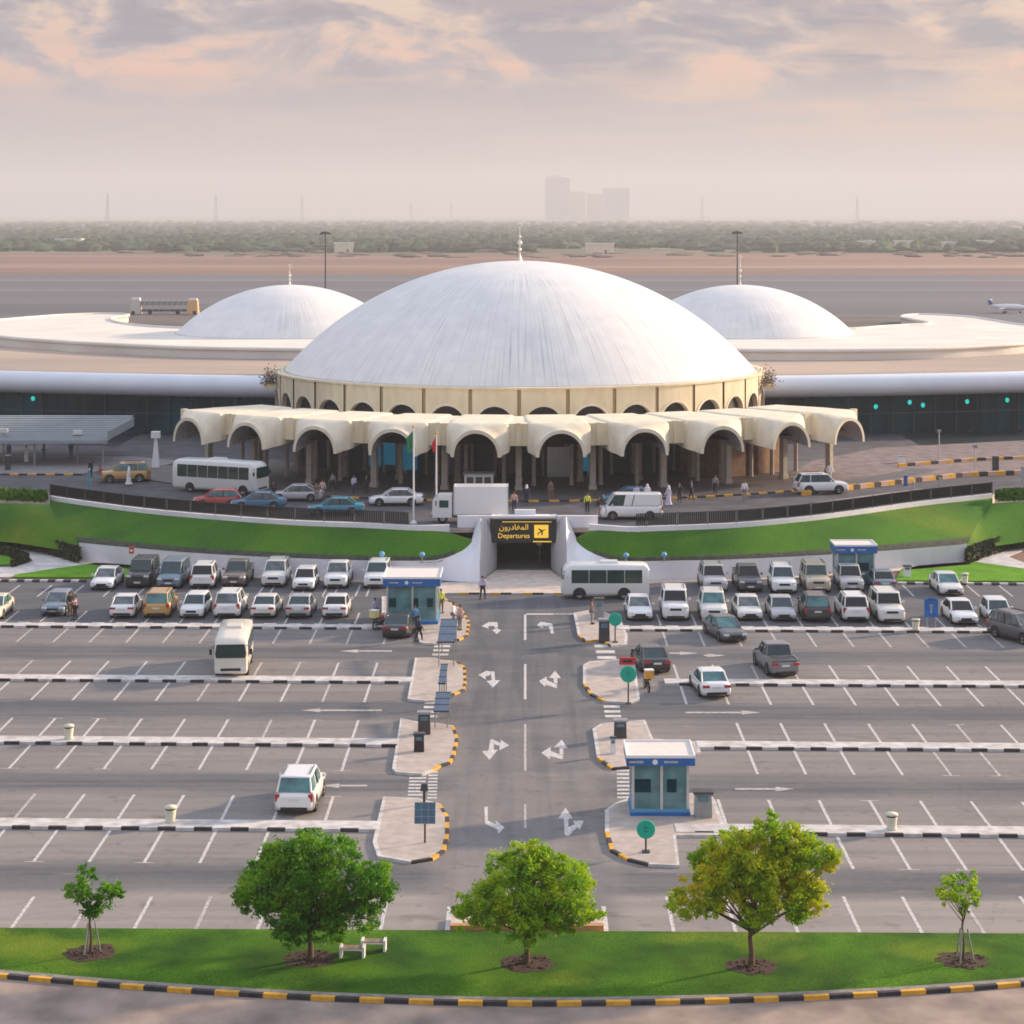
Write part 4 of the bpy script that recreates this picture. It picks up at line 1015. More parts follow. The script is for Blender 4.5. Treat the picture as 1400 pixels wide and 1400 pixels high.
# type: length, width, height, belt, nose, bonnet height, windscreen base/top, rear glass top/base, tail height (y from the front bumper)
CARS = {
 'sedan': dict(L=4.75, W=1.84, H=1.46, belt=.93, hood=.80, ws0=1.25, ws1=2.05, rg1=3.35, rg0=4.12, tail=.98, wb=(.92, 3.72), wr=.33),
 'hatchback': dict(L=4.1, W=1.76, H=1.52, belt=.95, hood=.88, ws0=1.0, ws1=1.75, rg1=3.55, rg0=4.0, tail=.98, wb=(.8, 3.35), wr=.32),
 'suv': dict(L=4.8, W=1.94, H=1.84, belt=1.18, hood=1.08, ws0=1.3, ws1=1.95, rg1=4.3, rg0=4.66, tail=1.15, wb=(.95, 3.75), wr=.39),
 'boxy_suv': dict(L=4.85, W=1.95, H=1.98, belt=1.24, hood=1.18, ws0=1.45, ws1=1.8, rg1=4.6, rg0=4.74, tail=1.2, wb=(.95, 3.8), wr=.41),
 'pickup': dict(L=5.2, W=1.88, H=1.82, belt=1.15, hood=1.06, ws0=1.35, ws1=1.95, rg1=3.3, rg0=3.5, tail=1.08, wb=(.95, 4.05), wr=.39),
 'minivan': dict(L=4.95, W=1.92, H=1.95, belt=1.12, hood=1.02, ws0=.85, ws1=1.65, rg1=4.6, rg0=4.88, tail=1.1, wb=(.95, 3.95), wr=.35),
 'van': dict(L=5.2, W=1.92, H=2.15, belt=1.22, hood=1.08, ws0=.55, ws1=1.15, rg1=5.02, rg0=5.14, tail=1.2, wb=(1.0, 4.1), wr=.35),
}
_meshes = {}
GLASSES = [M_GLASS_C, M_GLASS_C, mat('car_glass_teal', (0.06, 0.17, 0.18), .1, spec=.6, var=.4, scale=1.5), mat('car_glass_grey', (0.10, 0.12, 0.13), .12, spec=.6, var=.5, scale=1.6), mat('car_glass_black', (0.006, 0.008, 0.01), .1, spec=.5)]
def car_parts(kind, col):
    key = (kind, col)
    if key in _meshes: return _meshes[key]
    c = CARS[kind]; L, W, H = c['L'], c['W'], c['H']; w = W / 2; pm = PAINT[col]
    # body: cross sections from nose to tail (front faces -Y, origin under the middle)
    hb, bl, tl = c['hood'], c['belt'], c['tail']; gc = .26 if kind in ('boxy_suv', 'suv', 'pickup') else .2
    st = [(0.0, .38, hb - .30, .80), (.06, .24, hb - .18, .90), (.22, gc, hb - .08, .965), (.55, gc, hb - .02, .99), (c['ws0'] * .75, gc, hb + .01, 1.0), (c['ws0'], gc, (hb + bl) / 2 + .02, 1.0), (c['ws0'] + .35, gc, bl, 1.0), (L * .5, gc, bl + .01, 1.0),
          (c['rg0'] - .5, gc, bl + .01, 1.0), (max(c['rg0'] - .05, L * .8), gc, max(tl, bl - .02), .99), (L - .22, gc + .03, tl, .965), (L - .06, gc + .08, tl - .08, .92), (L, .42, tl - .2, .84)]
    if kind == 'pickup': st[8] = (3.4, gc, bl, 1.0); st[9] = (L * .8, gc, tl, .99)
    b = MB(); rings = []
    for y, zb, zt, f in st:
        h = zt - zb; ww = w * f
        rings.append([Vector((sx * a * ww, y - L / 2, zb + h * q)) for sx, a, q in ((-1, .86, 0), (-1, .97, .07), (-1, 1.0, .35), (-1, .995, .62), (-1, .955, .86), (-1, .86, .965), (-1, .5, 1.0), (1, .5, 1.0), (1, .86, .965), (1, .955, .86), (1, .995, .62), (1, 1.0, .35), (1, .97, .07), (1, .86, 0))])
    b.loft(rings, pm, caps=True)
    # wheel arches: dark half discs just proud of the side
    for sx in (-1, 1):
        for wy in c['wb']:
            n = 12; r = c['wr'] + .075; pts = [Vector((sx * (w + .004), wy - L / 2 + r * math.cos(PI * k / n), c['wr'] + r * math.sin(PI * k / n))) for k in range(n + 1)]
            pts += [Vector((sx * (w + .004), wy - L / 2 - r, gc - .02)), Vector((sx * (w + .004), wy - L / 2 + r, gc - .02))]
            b.add(pts, [tuple(range(n + 3))], M_TRIM)
        b.box((sx * (w * .985), 0, gc + .04), (.05, L * .55, .1), M_TRIM)
    # grille and lower intake, rear bumper insert
    b.box((0, -L / 2 + .03, hb - .32), (W * .42, .1, .16), M_TRIM); b.box((0, -L / 2 + .02, .34), (W * .62, .1, .13), M_TRIM)
    b.box((0, L / 2 - .03, .38), (W * .66, .1, .16), M_TRIM)
    if kind == 'pickup':
        b.box((0, (c['rg0'] + L) / 2 - L / 2 + .06, tl + .005), (W * .80, L - c['rg0'] - .5, .04), M_DGREY)
        for sx in (-1, 1): b.box((sx * w * .9, (c['rg0'] + L) / 2 - L / 2 + .05, tl + .04), (.1, L - c['rg0'] - .2, .1), pm)
        b.box((0, L / 2 - .12, tl + .04), (W * .84, .09, .1), pm)
    parts = {'body': b.mesh(kind + '_body')}
    # cabin: glass all round, painted roof and pillars
    y = [c[k] - L / 2 for k in ('ws0', 'ws1', 'rg1', 'rg0')]; zb = bl - .03; zr = H - .05
    wb_, wt = w * .93, w * (.80 if kind not in ('boxy_suv', 'van', 'minivan') else .86)
    b = MB()
    base = [(-wb_ * .9, y[0]), (wb_ * .9, y[0]), (wb_, y[0] + .45), (wb_, y[3] - .35), (wb_ * .9, y[3]), (-wb_ * .9, y[3]), (-wb_, y[3] - .35), (-wb_, y[0] + .45)]
    top = [(-wt * .88, y[1]), (wt * .88, y[1]), (wt, y[1] + .22), (wt, y[2] - .2), (wt * .9, y[2]), (-wt * .9, y[2]), (-wt, y[2] - .2), (-wt, y[1] + .22)]
    R0 = [Vector((p[0], p[1], zb)) for p in base]; R1 = [Vector((p[0], p[1], zr)) for p in top]
    b.loft([R0, R1], M_GLASS_C, smooth=False); parts['window'] = b.mesh(kind + '_window')
    b = MB()
    def ring(f, z, dy=0): return [Vector((p[0] * f, p[1] * 1.0 + (dy if p[1] < 0 else -dy), z)) for p in top]
    b.loft([ring(1.012, zr - .03, -.02), ring(1.02, zr, -.02), ring(.95, H - .015, .03), ring(.7, H, .16)], pm); rr = ring(.7, H, .16); b.add(rr, [tuple(range(8))], pm, True)
    def pillar(i, t0=0.0, wd=.055):
        a, q = R0[i] * 1.0, R1[i] * 1.0; c0 = Vector((0, a.y * .96, a.z)); out = (a - Vector((0, a.y * .9, a.z))).normalized() * .012
        b.tube(a + out, q + out, wd, wd * .8, pm, 5)
    for i in (0, 1, 4, 5): pillar(i)
    for sx in (-1, 1):          # B pillar and, on long cabins, a C pillar
        for tt in ((.42, .72) if c['rg1'] - c['ws1'] > 2.0 else (.5,)):
            yb_, yt_ = y[0] + .45 + (y[3] - y[0] - .8) * tt, y[1] + .22 + (y[2] - y[1] - .42) * tt
            b.tube((sx * (wb_ + .006), yb_, zb), (sx * (wt + .006), yt_, zr), .045, .04, M_TRIM if tt != .72 else pm, 5)
    if kind == 'van':         # blind cargo sides
        for sx in (-1, 1):
            v = [Vector((sx * (wb_ + .012), y[0] + 1.35, zb)), Vector((sx * (wb_ + .012), y[3] - .1, zb)), Vector((sx * (wt + .02), y[2] - .05, zr)), Vector((sx * (wt + .02), y[0] + 1.55, zr))]
            b.add(v, [(0, 1, 2, 3)], pm)
        b.add([Vector((wb_ * .9, y[3] + .012, zb)), Vector((-wb_ * .9, y[3] + .012, zb)), Vector((-wt * .9, y[2] + .012, zr)), Vector((wt * .9, y[2] + .012, zr))], [(0, 1, 2, 3)], pm)
    if kind in ('suv', 'boxy_suv'):
        for sx in (-1, 1): b.tube((sx * wt * .86, y[1] + .45, H + .03), (sx * wt * .86, y[2] - .3, H + .03), .025, .025, M_TRIM, 5)
    parts['roof'] = b.mesh(kind + '_roof')
    for nm, sx in (('headlight', -1), ('headlight', 1)):
        b = MB(); b.box((sx * w * .70, -L / 2 + .10, hb - .22), (W * .19, .16, .13), M_LAMP, rz=sx * .22); parts.setdefault('hl', []).append(b.mesh('headlight'))
    for sx in (-1, 1):
        b = MB()
        if kind in ('suv', 'van', 'boxy_suv', 'minivan', 'hatchback'): b.box((sx * w * .83, L / 2 - .07, tl - .25), (W * .11, .13, .34), M_RED)
        else: b.box((sx * w * .70, L / 2 - .06, tl - .19), (W * .22, .14, .15), M_RED)
        parts.setdefault('tl', []).append(b.mesh('tail_light'))
        b = MB(); b.box((sx * (w + .10), y[0] + .42, bl + .06), (.2, .12, .15), pm, taper=.85); parts.setdefault('mi', []).append(b.mesh('mirror'))
    b = MB(); b.box((0, -L / 2 + .005, .48), (.5, .03, .12), M_PLATE); parts['pf'] = b.mesh('number_plate')
    b = MB(); b.box((0, L / 2 + .0, .72 if kind == 'sedan' else .8), (.5, .03, .12), M_PLATE); parts['pr'] = b.mesh('number_plate')
    b = MB(); r = c['wr']; b.lathe([(r * .62, -.1), (r * .93, -.11), (r, -.07), (r, .07), (r * .93, .11), (r * .62, .1)], M_TYRE, n=18, axis='X'); parts['tyre'] = b.mesh('tyre')
    b = MB(); b.lathe([(.001, -.085), (r * .2, -.1), (r * .25, -.06), (r * .64, -.095)], M_RIM, n=14, axis='X'); b.lathe([(r * .64, .095), (r * .25, .06), (r * .2, .1), (.001, .085)], M_RIM, n=14, axis='X')
    parts['rim'] = b.mesh('rim')
    _meshes[key] = parts; return parts
def link(name, me, parent, loc=None):
    o = bpy.data.objects.new(name, me); scene.collection.objects.link(o); o.parent = parent
    if loc is not None: o.location = loc
    return o
def make_car(kind, col, label, loc, rz=0.0, group=None, cat=None, name=None):
    p = car_parts(kind, col); c = CARS[kind]
    nm = name or {'pickup': 'pickup_truck', 'van': 'van', 'minivan': 'minivan'}.get(kind, 'parked_car')
    t = thing(nm, label, cat or {'pickup': 'pickup', 'van': 'van', 'minivan': 'minivan'}.get(kind, 'car'), loc, rz, group)
    link('body', p['body'], t); rf = link('roof', p['roof'], t); wi = link('window', p['window'], t)
    wi.material_slots[0].link = 'OBJECT'; wi.material_slots[0].material = random.choice(GLASSES)
    for k, n in (('hl', 'headlight'), ('tl', 'tail_light'), ('mi', 'wing_mirror')):
        for me in p[k]: link(n, me, t)
    link('number_plate', p['pf'], t); link('number_plate', p['pr'], t)
    for sx in (-1, 1):
        for wy in c['wb']:
            ty = link('wheel', p['tyre'], t, (sx * (c['W'] / 2 - .085), wy - c['L'] / 2, c['wr'])); link('rim', p['rim'], ty)
    return t
def park(kind, col, label, x, y, face=1, rz=0.0, z=0.0, group=None, **kw):
    """x, y: the pixel where the near bumper meets the ground; face=1 shows the front, -1 the rear"""
    p = P(x, y, z); L = CARS[kind]['L']
    c = Vector((p.x * (p.y + L / 2) / p.y, p.y + L / 2 * math.cos(rz), z))
    return make_car(kind, col, label, c, rz if face > 0 else rz + PI, group, **kw)
GL, GR = 'cars parked in the left half of the car park', 'cars parked in the right half of the car park'
ROWB = [
 ('sedan', 'white', 'white saloon at the left end of the back row, beside the grass verge', 147, 808, 1),
 ('boxy_suv', 'dark', 'dark navy off-roader in the back row, right of the first white saloon', 196, 805, 1),
 ('minivan', 'slate', 'slate-blue people carrier with a pale front under the white wall', 238, 806, 1),
 ('suv', 'white', 'white off-roader seen from behind next to the slate people carrier', 281, 806, -1),
 ('pickup', 'brown', 'brown pickup between two white off-roaders under the wall', 326, 804, 1),
 ('suv', 'pearl', 'pearl off-roader right of the brown pickup in the back row', 378, 804, 1),
 ('hatchback', 'white', 'small white hatchback parked low between two taller white cars', 418, 809, 1),
 ('pickup', 'white', 'tall white pickup truck in the back row under the white wall', 463, 806, 1),
 ('suv', 'white', 'white off-roader with dark roof glass half hidden behind the left kiosk', 517, 806, 1),
]
ROWF = [
 ('sedan', 'cream', 'cream saloon cut by the left edge of the picture', -6, 849, 1),
 ('hatchback', 'slate', 'slate-blue hatchback alone in the left bays with people at its side', 80, 844, 1),
 ('sedan', 'white', 'white saloon seen from behind just left of the gold off-roader', 173, 847, -1),
 ('suv', 'gold', 'gold off-roader seen from behind', 220, 847, -1),
 ('hatchback', 'white', 'white hatchback just right of the gold off-roader', 268, 847, 1),
 ('suv', 'white', 'white off-roader seen from behind, second right of the gold one', 316, 847, -1),
 ('sedan', 'pearl', 'pearl saloon seen from behind in front of the small white hatchback', 365, 847, -1),
 ('sedan', 'silver', 'silver saloon with the evening light on its side in the front row', 412, 847, -1),
 ('sedan', 'white', 'white saloon at the right end of the left front row', 461, 847, -1),
]
ROWBR = [
 ('suv', 'silver', 'silver off-roader at the left end of the right back row', 974, 811, 1),
 ('pickup', 'graphite', 'graphite pickup behind the white saloon in the right back row', 1021, 811, 1),
 ('suv', 'white', 'white off-roader in the right back row beside the beige one', 1069, 813, 1),
 ('boxy_suv', 'beige', 'tall beige off-roader with a square body', 1114, 812, 1),
 ('pickup', 'silver', 'silver pickup in front of the far blue-topped kiosk', 1160, 811, 1),
 ('sedan', 'slate', 'slate-blue saloon seen from behind right of the far kiosk', 1204, 811, -1),
 ('sedan', 'pearl', 'pearl saloon alone beside the right grass verge', 1293, 816, 1),
]
ROWFR = [
 ('sedan', 'white', 'white saloon nearest the green disc sign in the right front row', 873, 850, 1),
 ('boxy_suv', 'white', 'square white off-roader with a black grille and windscreen', 922, 850, 1),
 ('suv', 'pearl', 'pearl off-roader behind the moving dark saloon', 974, 851, 1),
 ('sedan', 'pearl', 'pearl saloon between the off-roader and the silver hatchback in the right front row', 1021, 850, 1),
 ('sedan', 'silver', 'silver saloon left of the dark off-roader in the right front row', 1067, 851, 1),
 ('suv', 'dark', 'dark off-roader seen in the middle of the right front row', 1113, 852, -1),
 ('suv', 'white', 'white off-roader seen from behind next to the dark one', 1164, 852, -1),
 ('boxy_suv', 'pearl', 'large pearl off-roader at the right end of the tight front row', 1212, 854, 1),
 ('sedan', 'white', 'white saloon just right of the blue parking sign', 1311, 856, 1),
 ('hatchback', 'white', 'white hatchback behind the dark car entering at the right edge', 1362, 855, 1),
]
random.seed(8)
for rows, g in ((ROWB, GL), (ROWF, GL), (ROWBR, GR), (ROWFR, GR)):
    for k_, c_, l_, x_, y_, f_ in rows: park(k_, c_, l_, x_, y_, f_, rz=R(random.uniform(-2, 2)), group=g)
park('sedan', 'dark', 'dark saloon pulled up in front of the left kiosk', 547, 875, -1, rz=R(-6))
park('suv', 'white', 'white off-roader alone in the empty bays of the left foreground', 411, 1117, -1, rz=R(-2))
park('sedan', 'graphite', 'graphite saloon driving along the aisle below the right front row', 990, 880, 1, rz=R(14), name='moving_car')
park('pickup', 'grey', 'grey off-road pickup reversing over the right kerbed strip', 1060, 928, -1, rz=R(8))
park('sedan', 'white', 'white saloon with red tail lights alone across the right kerbed strip', 970, 957, -1, rz=R(6))
park('sedan', 'black', 'black saloon with a cream roof beside the green and red disc signs', 889, 923, -1, rz=R(8))
park('suv', 'graphite', 'graphite off-roader entering the aisle at the right edge', 1392, 883, 1, rz=R(28), name='moving_car')

# vehicles on the forecourt
def side_car(kind, col, label, xc, yb, rz, cat=None, name=None, **kw):
    p = P(xc, yb, FZ); return make_car(kind, col, label, Vector((p.x, p.y + CARS[kind]['W'] / 2, FZ)), rz, cat=cat, name=name, **kw)
GF = 'cars on the forecourt road'
taxi = side_car('suv', 'gold', 'gold and white taxi off-roader left of the coach on the forecourt', 168, 660, R(-78), 'car', 'taxi', group=GF)
side_car('sedan', 'silver', 'silver saloon right of the coach behind the railing', 404, 686, R(-90), name='car', group=GF)
side_car('hatchback', 'red', 'red hatchback behind the railing below the coach', 295, 694, R(-86), name='car', group=GF)
side_car('sedan', 'blue', 'dark blue saloon between the red hatchback and the coach', 352, 697, R(-86), name='car', group=GF)
side_car('sedan', 'teal', 'teal saloon close behind the railing on the left', 458, 705, R(-88), name='car', group=GF)
side_car('sedan', 'white', 'white saloon on the forecourt beside the two flagpoles', 541, 692, R(-88), name='car', group=GF)
side_car('van', 'white', 'white panel van right of the underpass sign', 864, 711, R(-90), name='van')
side_car('suv', 'white', 'white off-roader with a roof bar on the plaza right of the arcade', 1124, 676, R(98), name='car', group=GF)
side_car('sedan', 'blue', 'dark blue saloon under the arcade behind the white van', 862, 690, R(-90), name='car', group=GF)

def make_bus(label, L, W, H, loc, rz, col=(.76, .77, .76), name='minibus', front=True, stripe=None, cat='bus'):
    t = thing(name, label, cat, loc, rz); pm = mat('bus_paint_%d' % int(col[0] * 100), col, .35, coat=.4, var=.03, scale=.6); w = W / 2
    def ring(y, f, z0, z1, top=1.0): return [Vector((sx * a * w * f, y - L / 2, z0 + (z1 - z0) * q)) for sx, a, q in ((-1, .94, 0), (-1, 1, .08), (-1, 1, .6), (-1, .965, .93), (-1, .86, .985), (-1, .4, 1), (1, .4, 1), (1, .86, .985), (1, .965, .93), (1, 1, .6), (1, 1, .08), (1, .94, 0))]
    b = MB(); b.loft([ring(0, .93, .45, H * .62), ring(.06, .97, .36, H * .80), ring(.32, .99, .32, H * .93), ring(.7, 1, .32, H * .985), ring(L * .5, 1, .32, H), ring(L - .4, 1, .32, H * .985), ring(L - .08, .98, .36, H * .93), ring(L, .95, .45, H * .85)], pm, caps=True)
    for sx in (-1, 1):
        for wy in (1.35, L - 1.9):
            n = 12; r = .5; pts = [Vector((sx * (w + .006), wy - L / 2 + r * math.cos(PI * k / n), .42 + r * math.sin(PI * k / n))) for k in range(n + 1)] + [Vector((sx * (w + .006), wy - L / 2 - r, .32)), Vector((sx * (w + .006), wy - L / 2 + r, .32))]
            b.add(pts, [tuple(range(n + 3))], M_TRIM)
    b.box((0, -L / 2 + .02, .62), (W * .6, .1, .16), M_TRIM)
    b.build('body', t)
    nwin = max(4, int((L - 1.4) / 1.05)); GLM = mat('green_bus_glass', (.01, .045, .04), .12, spec=.4)
    for sx in (-1, 1):
        for k in range(nwin):
            y0 = -L / 2 + .75 + (L - 1.25) * k / nwin; y1 = y0 + (L - 1.25) / nwin - .045
            b = MB(); z0, z1 = H * .47, H * .84
            def xs_(z): return sx * (w * (1.0 - .035 * max(0, (z / H - .62)) / .3) + .012)
            zm = .32 + .6 * (H - .32); x0_, x1_ = sx * (w + .014), sx * (w * (1 - .035 * min(1, (z1 - zm) / (.33 * (H - .32)))) + .014)
            b.add([Vector((x0_, y0, z0)), Vector((x0_, y1, z0)), Vector((x0_, y1, zm)), Vector((x0_, y0, zm)), Vector((x1_, y1, z1)), Vector((x1_, y0, z1))], [(0, 1, 2, 3), (3, 2, 4, 5)], GLM); b.build('window', t)
    b = MB(); yf = -L / 2 - .012
    b.add([Vector((-w * .86, yf - .02, H * .52)), Vector((w * .86, yf - .02, H * .52)), Vector((w * .92, yf - .01, H * .62)), Vector((w * .84, yf + .02, H * .84)), Vector((-w * .84, yf + .02, H * .84)), Vector((-w * .92, yf - .01, H * .62))], [(0, 1, 2, 3, 4, 5)], GLM)
    o = b.build('windscreen', t)
    b = MB(); yr = L / 2 + .012
    b.add([Vector((w * .7, yr, H * .52)), Vector((-w * .7, yr, H * .52)), Vector((-w * .7, yr - .02, H * .80)), Vector((w * .7, yr - .02, H * .80))], [(0, 1, 2, 3)], GLM); b.build('rear_window', t)
    for sx in (-1, 1):
        b = MB(); b.box((sx * w * .74, -L / 2 + .02, .72), (.3, .1, .18), M_LAMP); b.build('headlight', t)
        b = MB(); b.box((sx * w * .8, L / 2 - .0, .95), (.16, .08, .4), M_RED); b.build('tail_light', t)
        b = MB(); b.box((sx * (w + .2), -L / 2 + .1, H * .66), (.16, .1, .34), M_TRIM); b.tube((sx * (w + .16), -L / 2 + .12, H * .75), (sx * w * .94, -L / 2 + .2, H * .82), .025, .025, M_TRIM, 5); b.build('wing_mirror', t)
        for wy in (1.35, L - 1.9):
            r = .42; b = MB(); b.lathe([(r * .62, -.12), (r * .93, -.13), (r, -.08), (r, .08), (r * .93, .13), (r * .62, .12)], M_TYRE, n=18, axis='X')
            ty = b.build('wheel', t); ty.location = (sx * (w - .11), wy - L / 2, r)
            b = MB(); b.lathe([(.001, -.1), (r * .64, -.11)], M_RIM, n=14, axis='X'); b.lathe([(r * .64, .11), (.001, .1)], M_RIM, n=14, axis='X'); b.build('rim', ty)
    b = MB(); b.box((0, -L / 2 - .005, .5), (.5, .04, .13), M_PLATE); b.build('number_plate', t)
    if H > 2.4:
        b = MB(); b.box((0, .3, H + .06), (W * .5, 1.4, .16), pm, taper=.9); b.build('roof_unit', t)
    if stripe:
        for yy, zz, s_ in ((-L / 2 + L * .38, 1.12, .34), (L / 2 - .75, H * .62, .3)):
            b = MB(); b.box((-(w + .012), yy, zz), (.03, s_ * 1.6, s_), stripe); b.build('red_mark', t)
    return t
p = P(826, 820, 0); make_bus('white minibus with red marks standing across the end of the middle road', 6.6, 2.1, 2.65, Vector((p.x + .1, p.y + 1.05, 0)), R(-90), stripe=M_SIGNR)
p = P(318, 929, 0); make_bus('cream minibus facing the viewer, alone in the left bays', 6.9, 2.08, 2.6, Vector((p.x * (p.y + 3.4) / p.y + .1, p.y + 3.4, 0)), R(4), col=(.72, .68, .60))
p = P(300, 677, FZ); make_bus('long pale coach with green windows on the forecourt', 8.9, 2.4, 3.0, Vector((p.x - .2, p.y + 2.2, FZ)), R(66), name='coach', col=(.70, .71, .69))

# box truck
p = P(640, 712, FZ)
t = thing('box_truck', 'white box truck parked behind the parapet left of the underpass sign', 'truck', (p.x + .15, 178.4, FZ), R(-90))
wp = PAINT['white']
b = MB()
cab = [[Vector((sx * .98 * f, y, z)) for sx, z in ((-1, .5), (-1, 1.3), (-.95, z1), (.95, z1), (1, 1.3), (1, .5))] for y, f, z1 in ((-3.05, .93, 1.75), (-2.95, .98, 2.0), (-2.55, 1.0, 2.3), (-1.45, 1.0, 2.32))]
b.loft(cab, wp, smooth=False, caps=True); b.box((0, -3.06, .62), (1.7, .08, .2), M_TRIM); b.build('cab', t)
b = MB(); b.add([Vector((-.82, -3.07, 1.35)), Vector((.82, -3.07, 1.35)), Vector((.78, -2.80, 2.12)), Vector((-.78, -2.80, 2.12))], [(0, 1, 2, 3)], M_GLASS_C); b.build('windscreen', t)
for sx in (-1, 1):
    b = MB(); b.box((sx * .985, -2.1, 1.62), (.03, .75, .6), M_GLASS_C); b.build('side_window', t)
    b = MB(); b.box((sx * 1.15, -2.75, 1.7), (.14, .08, .4), M_TRIM); b.build('wing_mirror', t)
    b = MB(); b.box((sx * .75, -3.09, .85), (.3, .05, .2), M_LAMP); b.build('headlight', t)
b = MB(); b.box((0, .95, 1.92), (2.15, 4.5, 2.25), wp); b.box((0, .95, .76), (2.2, 4.54, .1), M_ALU)
for y in (-1.25, 3.17): b.box((0, y, 1.92), (2.2, .06, 2.3), M_ALU)
b.build('cargo_box', t)
b = MB(); b.box((0, .2, .58), (.9, 6.0, .22), M_DGREY); b.build('chassis', t)
for sx in (-1, 1):
    for y in (-2.2, 1.9):
        b = MB(); r = .42; b.lathe([(r * .5, -.12), (r, -.1), (r, .1), (r * .5, .12)], M_TYRE, n=18, axis='X'); o = b.build('wheel', t); o.location = (sx * .86, y, r)
        b = MB(); b.lathe([(.001, -.11), (r * .5, -.12)], M_RIM, n=12, axis='X'); b.lathe([(r * .5, .12), (.001, .11)], M_RIM, n=12, axis='X'); b.build('rim', o)

# delivery motorcycles
def motorcycle(label, loc, rz, boxm):
    t = thing('motorcycle', label, 'motorcycle', loc, rz)
    for y in (-.62, .62):
        b = MB(); b.lathe([(.24, -.05), (.3, -.04), (.31, 0), (.3, .04), (.24, .05)], M_TYRE, n=18, axis='X'); o = b.build('wheel', t); o.location = (0, y, .31)
        b = MB(); b.lathe([(.23, -.03), (.23, .03)], M_RIM, n=16, axis='X')
        for k in range(5): b.tube((0, 0, 0), (0, .23 * math.cos(k * 1.257), .23 * math.sin(k * 1.257)), .015, .015, M_RIM, 4)
        b.build('rim', o)
    b = MB(); b.path([(0, .62, .32), (0, .2, .42), (0, -.15, .45), (0, -.42, .8), (0, -.62, .32)], [.05, .09, .1, .05, .03], M_DGREY, 8); b.box((0, .0, .42), (.26, .42, .3), M_TRIM); b.build('frame', t)
    b = MB(); b.loft([[Vector((x, y, z)) for x, z in ((-.13 * f, .7), (-.12 * f, .86), (0, .92), (.12 * f, .86), (.13 * f, .7))] for y, f in ((-.4, .4), (-.25, 1.1), (0, 1.0), (.1, .7))], M_SIGNR, caps=True); b.build('fuel_tank', t)
    b = MB(); b.box((0, .35, .8), (.26, .6, .1), M_TRIM, taper=.85); b.build('seat', t)
    b = MB(); b.tube((-.34, -.36, 1.03), (.34, -.36, 1.03), .02, .02, M_TRIM, 6); b.tube((0, -.42, .8), (0, -.38, 1.03), .03, .03, M_TRIM, 6); b.build('handlebar', t)
    b = MB(); b.ball((0, -.52, .88), .09, M_LAMP, 8); b.build('headlight', t)
    b = MB(); b.box((0, .72, 1.15), (.52, .5, .5), boxm); b.box((0, .72, 1.41), (.54, .52, .05), M_WHITE); b.build('delivery_box', t)
    return t
M_BOXO = mat('orange_box', (.75, .36, .06), .5, var=.1)
p = P(885, 947, 0); motorcycle('delivery motorcycle with an orange box behind the black saloon', Vector((p.x, p.y + .6, 0)), R(188), M_BOXO)
p = P(519, 861, 0); motorcycle('motorcycle with a yellow box left of the left kiosk', Vector((p.x, p.y + .4, 0)), R(150), mat('pale_yellow_box', (.7, .62, .25), .5))
# ================================================================== KIOSKS
def kiosk(label, cx, yf, W, D_, hb, hf, z=0.0, ov=.28, dark=((-.32, .3), (.2, .17)), base=True, rz=0.0):
    """glazed booth: front face at y = 0 of the local frame, depth going back"""
    t = thing('parking_kiosk', label, 'kiosk', (cx, yf, z), rz)
    b = MB(); b.box((0, D_ / 2, .08), (W + .16, D_ + .16, .16), M_BLUE); b.box((0, D_ / 2, .24), (W + .04, D_ + .04, .16), mat('blue_skirt', (.10, .36, .55), .4)); b.build('base', t)
    b = MB()
    for sx in (-1, 1):
        for y in (.05, D_ - .05): b = MB(); b.box((sx * (W / 2 - .05), y, hb / 2 + .15), (.12, .12, hb - .3), M_ALU); b.build('corner_post', t)
    b = MB(); b.box((.05, -.02, hb / 2 + .15), (.13, .1, hb - .3), M_ALU); b.build('mullion', t)
    b = MB(); b.box((0, D_ / 2, .32 + hb * .14), (W - .06, D_ - .06, hb * .28), M_GLASS_K); b.build('lower_panel', t)
    b = MB(); z0 = .32 + hb * .28; z1 = hb
    b.box((0, D_ / 2, (z0 + z1) / 2), (W - .1, D_ - .1, z1 - z0), M_GLASS_K); b.build('glazing', t)
    for x, w_ in dark:
        b = MB(); b.box((x * W, .03, z0 + .42), (w_ * W, .04, .62), M_GLASS_D); b.build('service_window', t)
    b = MB(); b.box((0, D_ / 2, (hb + hf) / 2), (W + 2 * ov, D_ + 2 * ov, hf - hb), M_BLUE); b.build('fascia', t)
    f = MB(); f.lathe([(.001, 0), (.13, 0)], M_WHITE, n=12, c=(0, 0, 0), axis='Y', smooth=False); f.box((-.9, 0, 0), (.7, .012, .10), M_ROADF); f.box((.75, 0, 0), (.65, .012, .10), M_ROADF)
    o = f.build('fascia_mark', t); o.location = (-.1 * W, -ov - .012, (hb + hf) / 2)
    b = MB(); ww, dd = W + 2 * ov + .04, D_ + 2 * ov + .04
    b.box((0, D_ / 2, hf + .03), (ww - .1, dd - .1, .06), mat('roof_cream', (.72, .66, .62), .8, var=.05))
    for sx in (-1, 1): b.box((sx * (ww / 2 - .04), D_ / 2, hf + .07), (.08, dd, .14), M_WHITE)
    for y in (-ov + .02, D_ + ov - .02): b.box((0, y, hf + .068), (ww - .16, .08, .136), M_WHITE)
    b.build('roof', t)
    return t
p = P(903, 1115, .13); kiosk('near glazed kiosk with white flat roof and blue band, right of the middle road', p.x, p.y, 2.72, 2.5, 2.45, 2.82, .13)
p = P(563, 853, .13); k = kiosk('glazed kiosk with white roof and blue band among people, left of the middle road', p.x, p.y, 3.55, 3.9, 2.68, 3.2, .13, ov=.25, dark=((-.38, .14), (.08, .1), (.36, .12)))
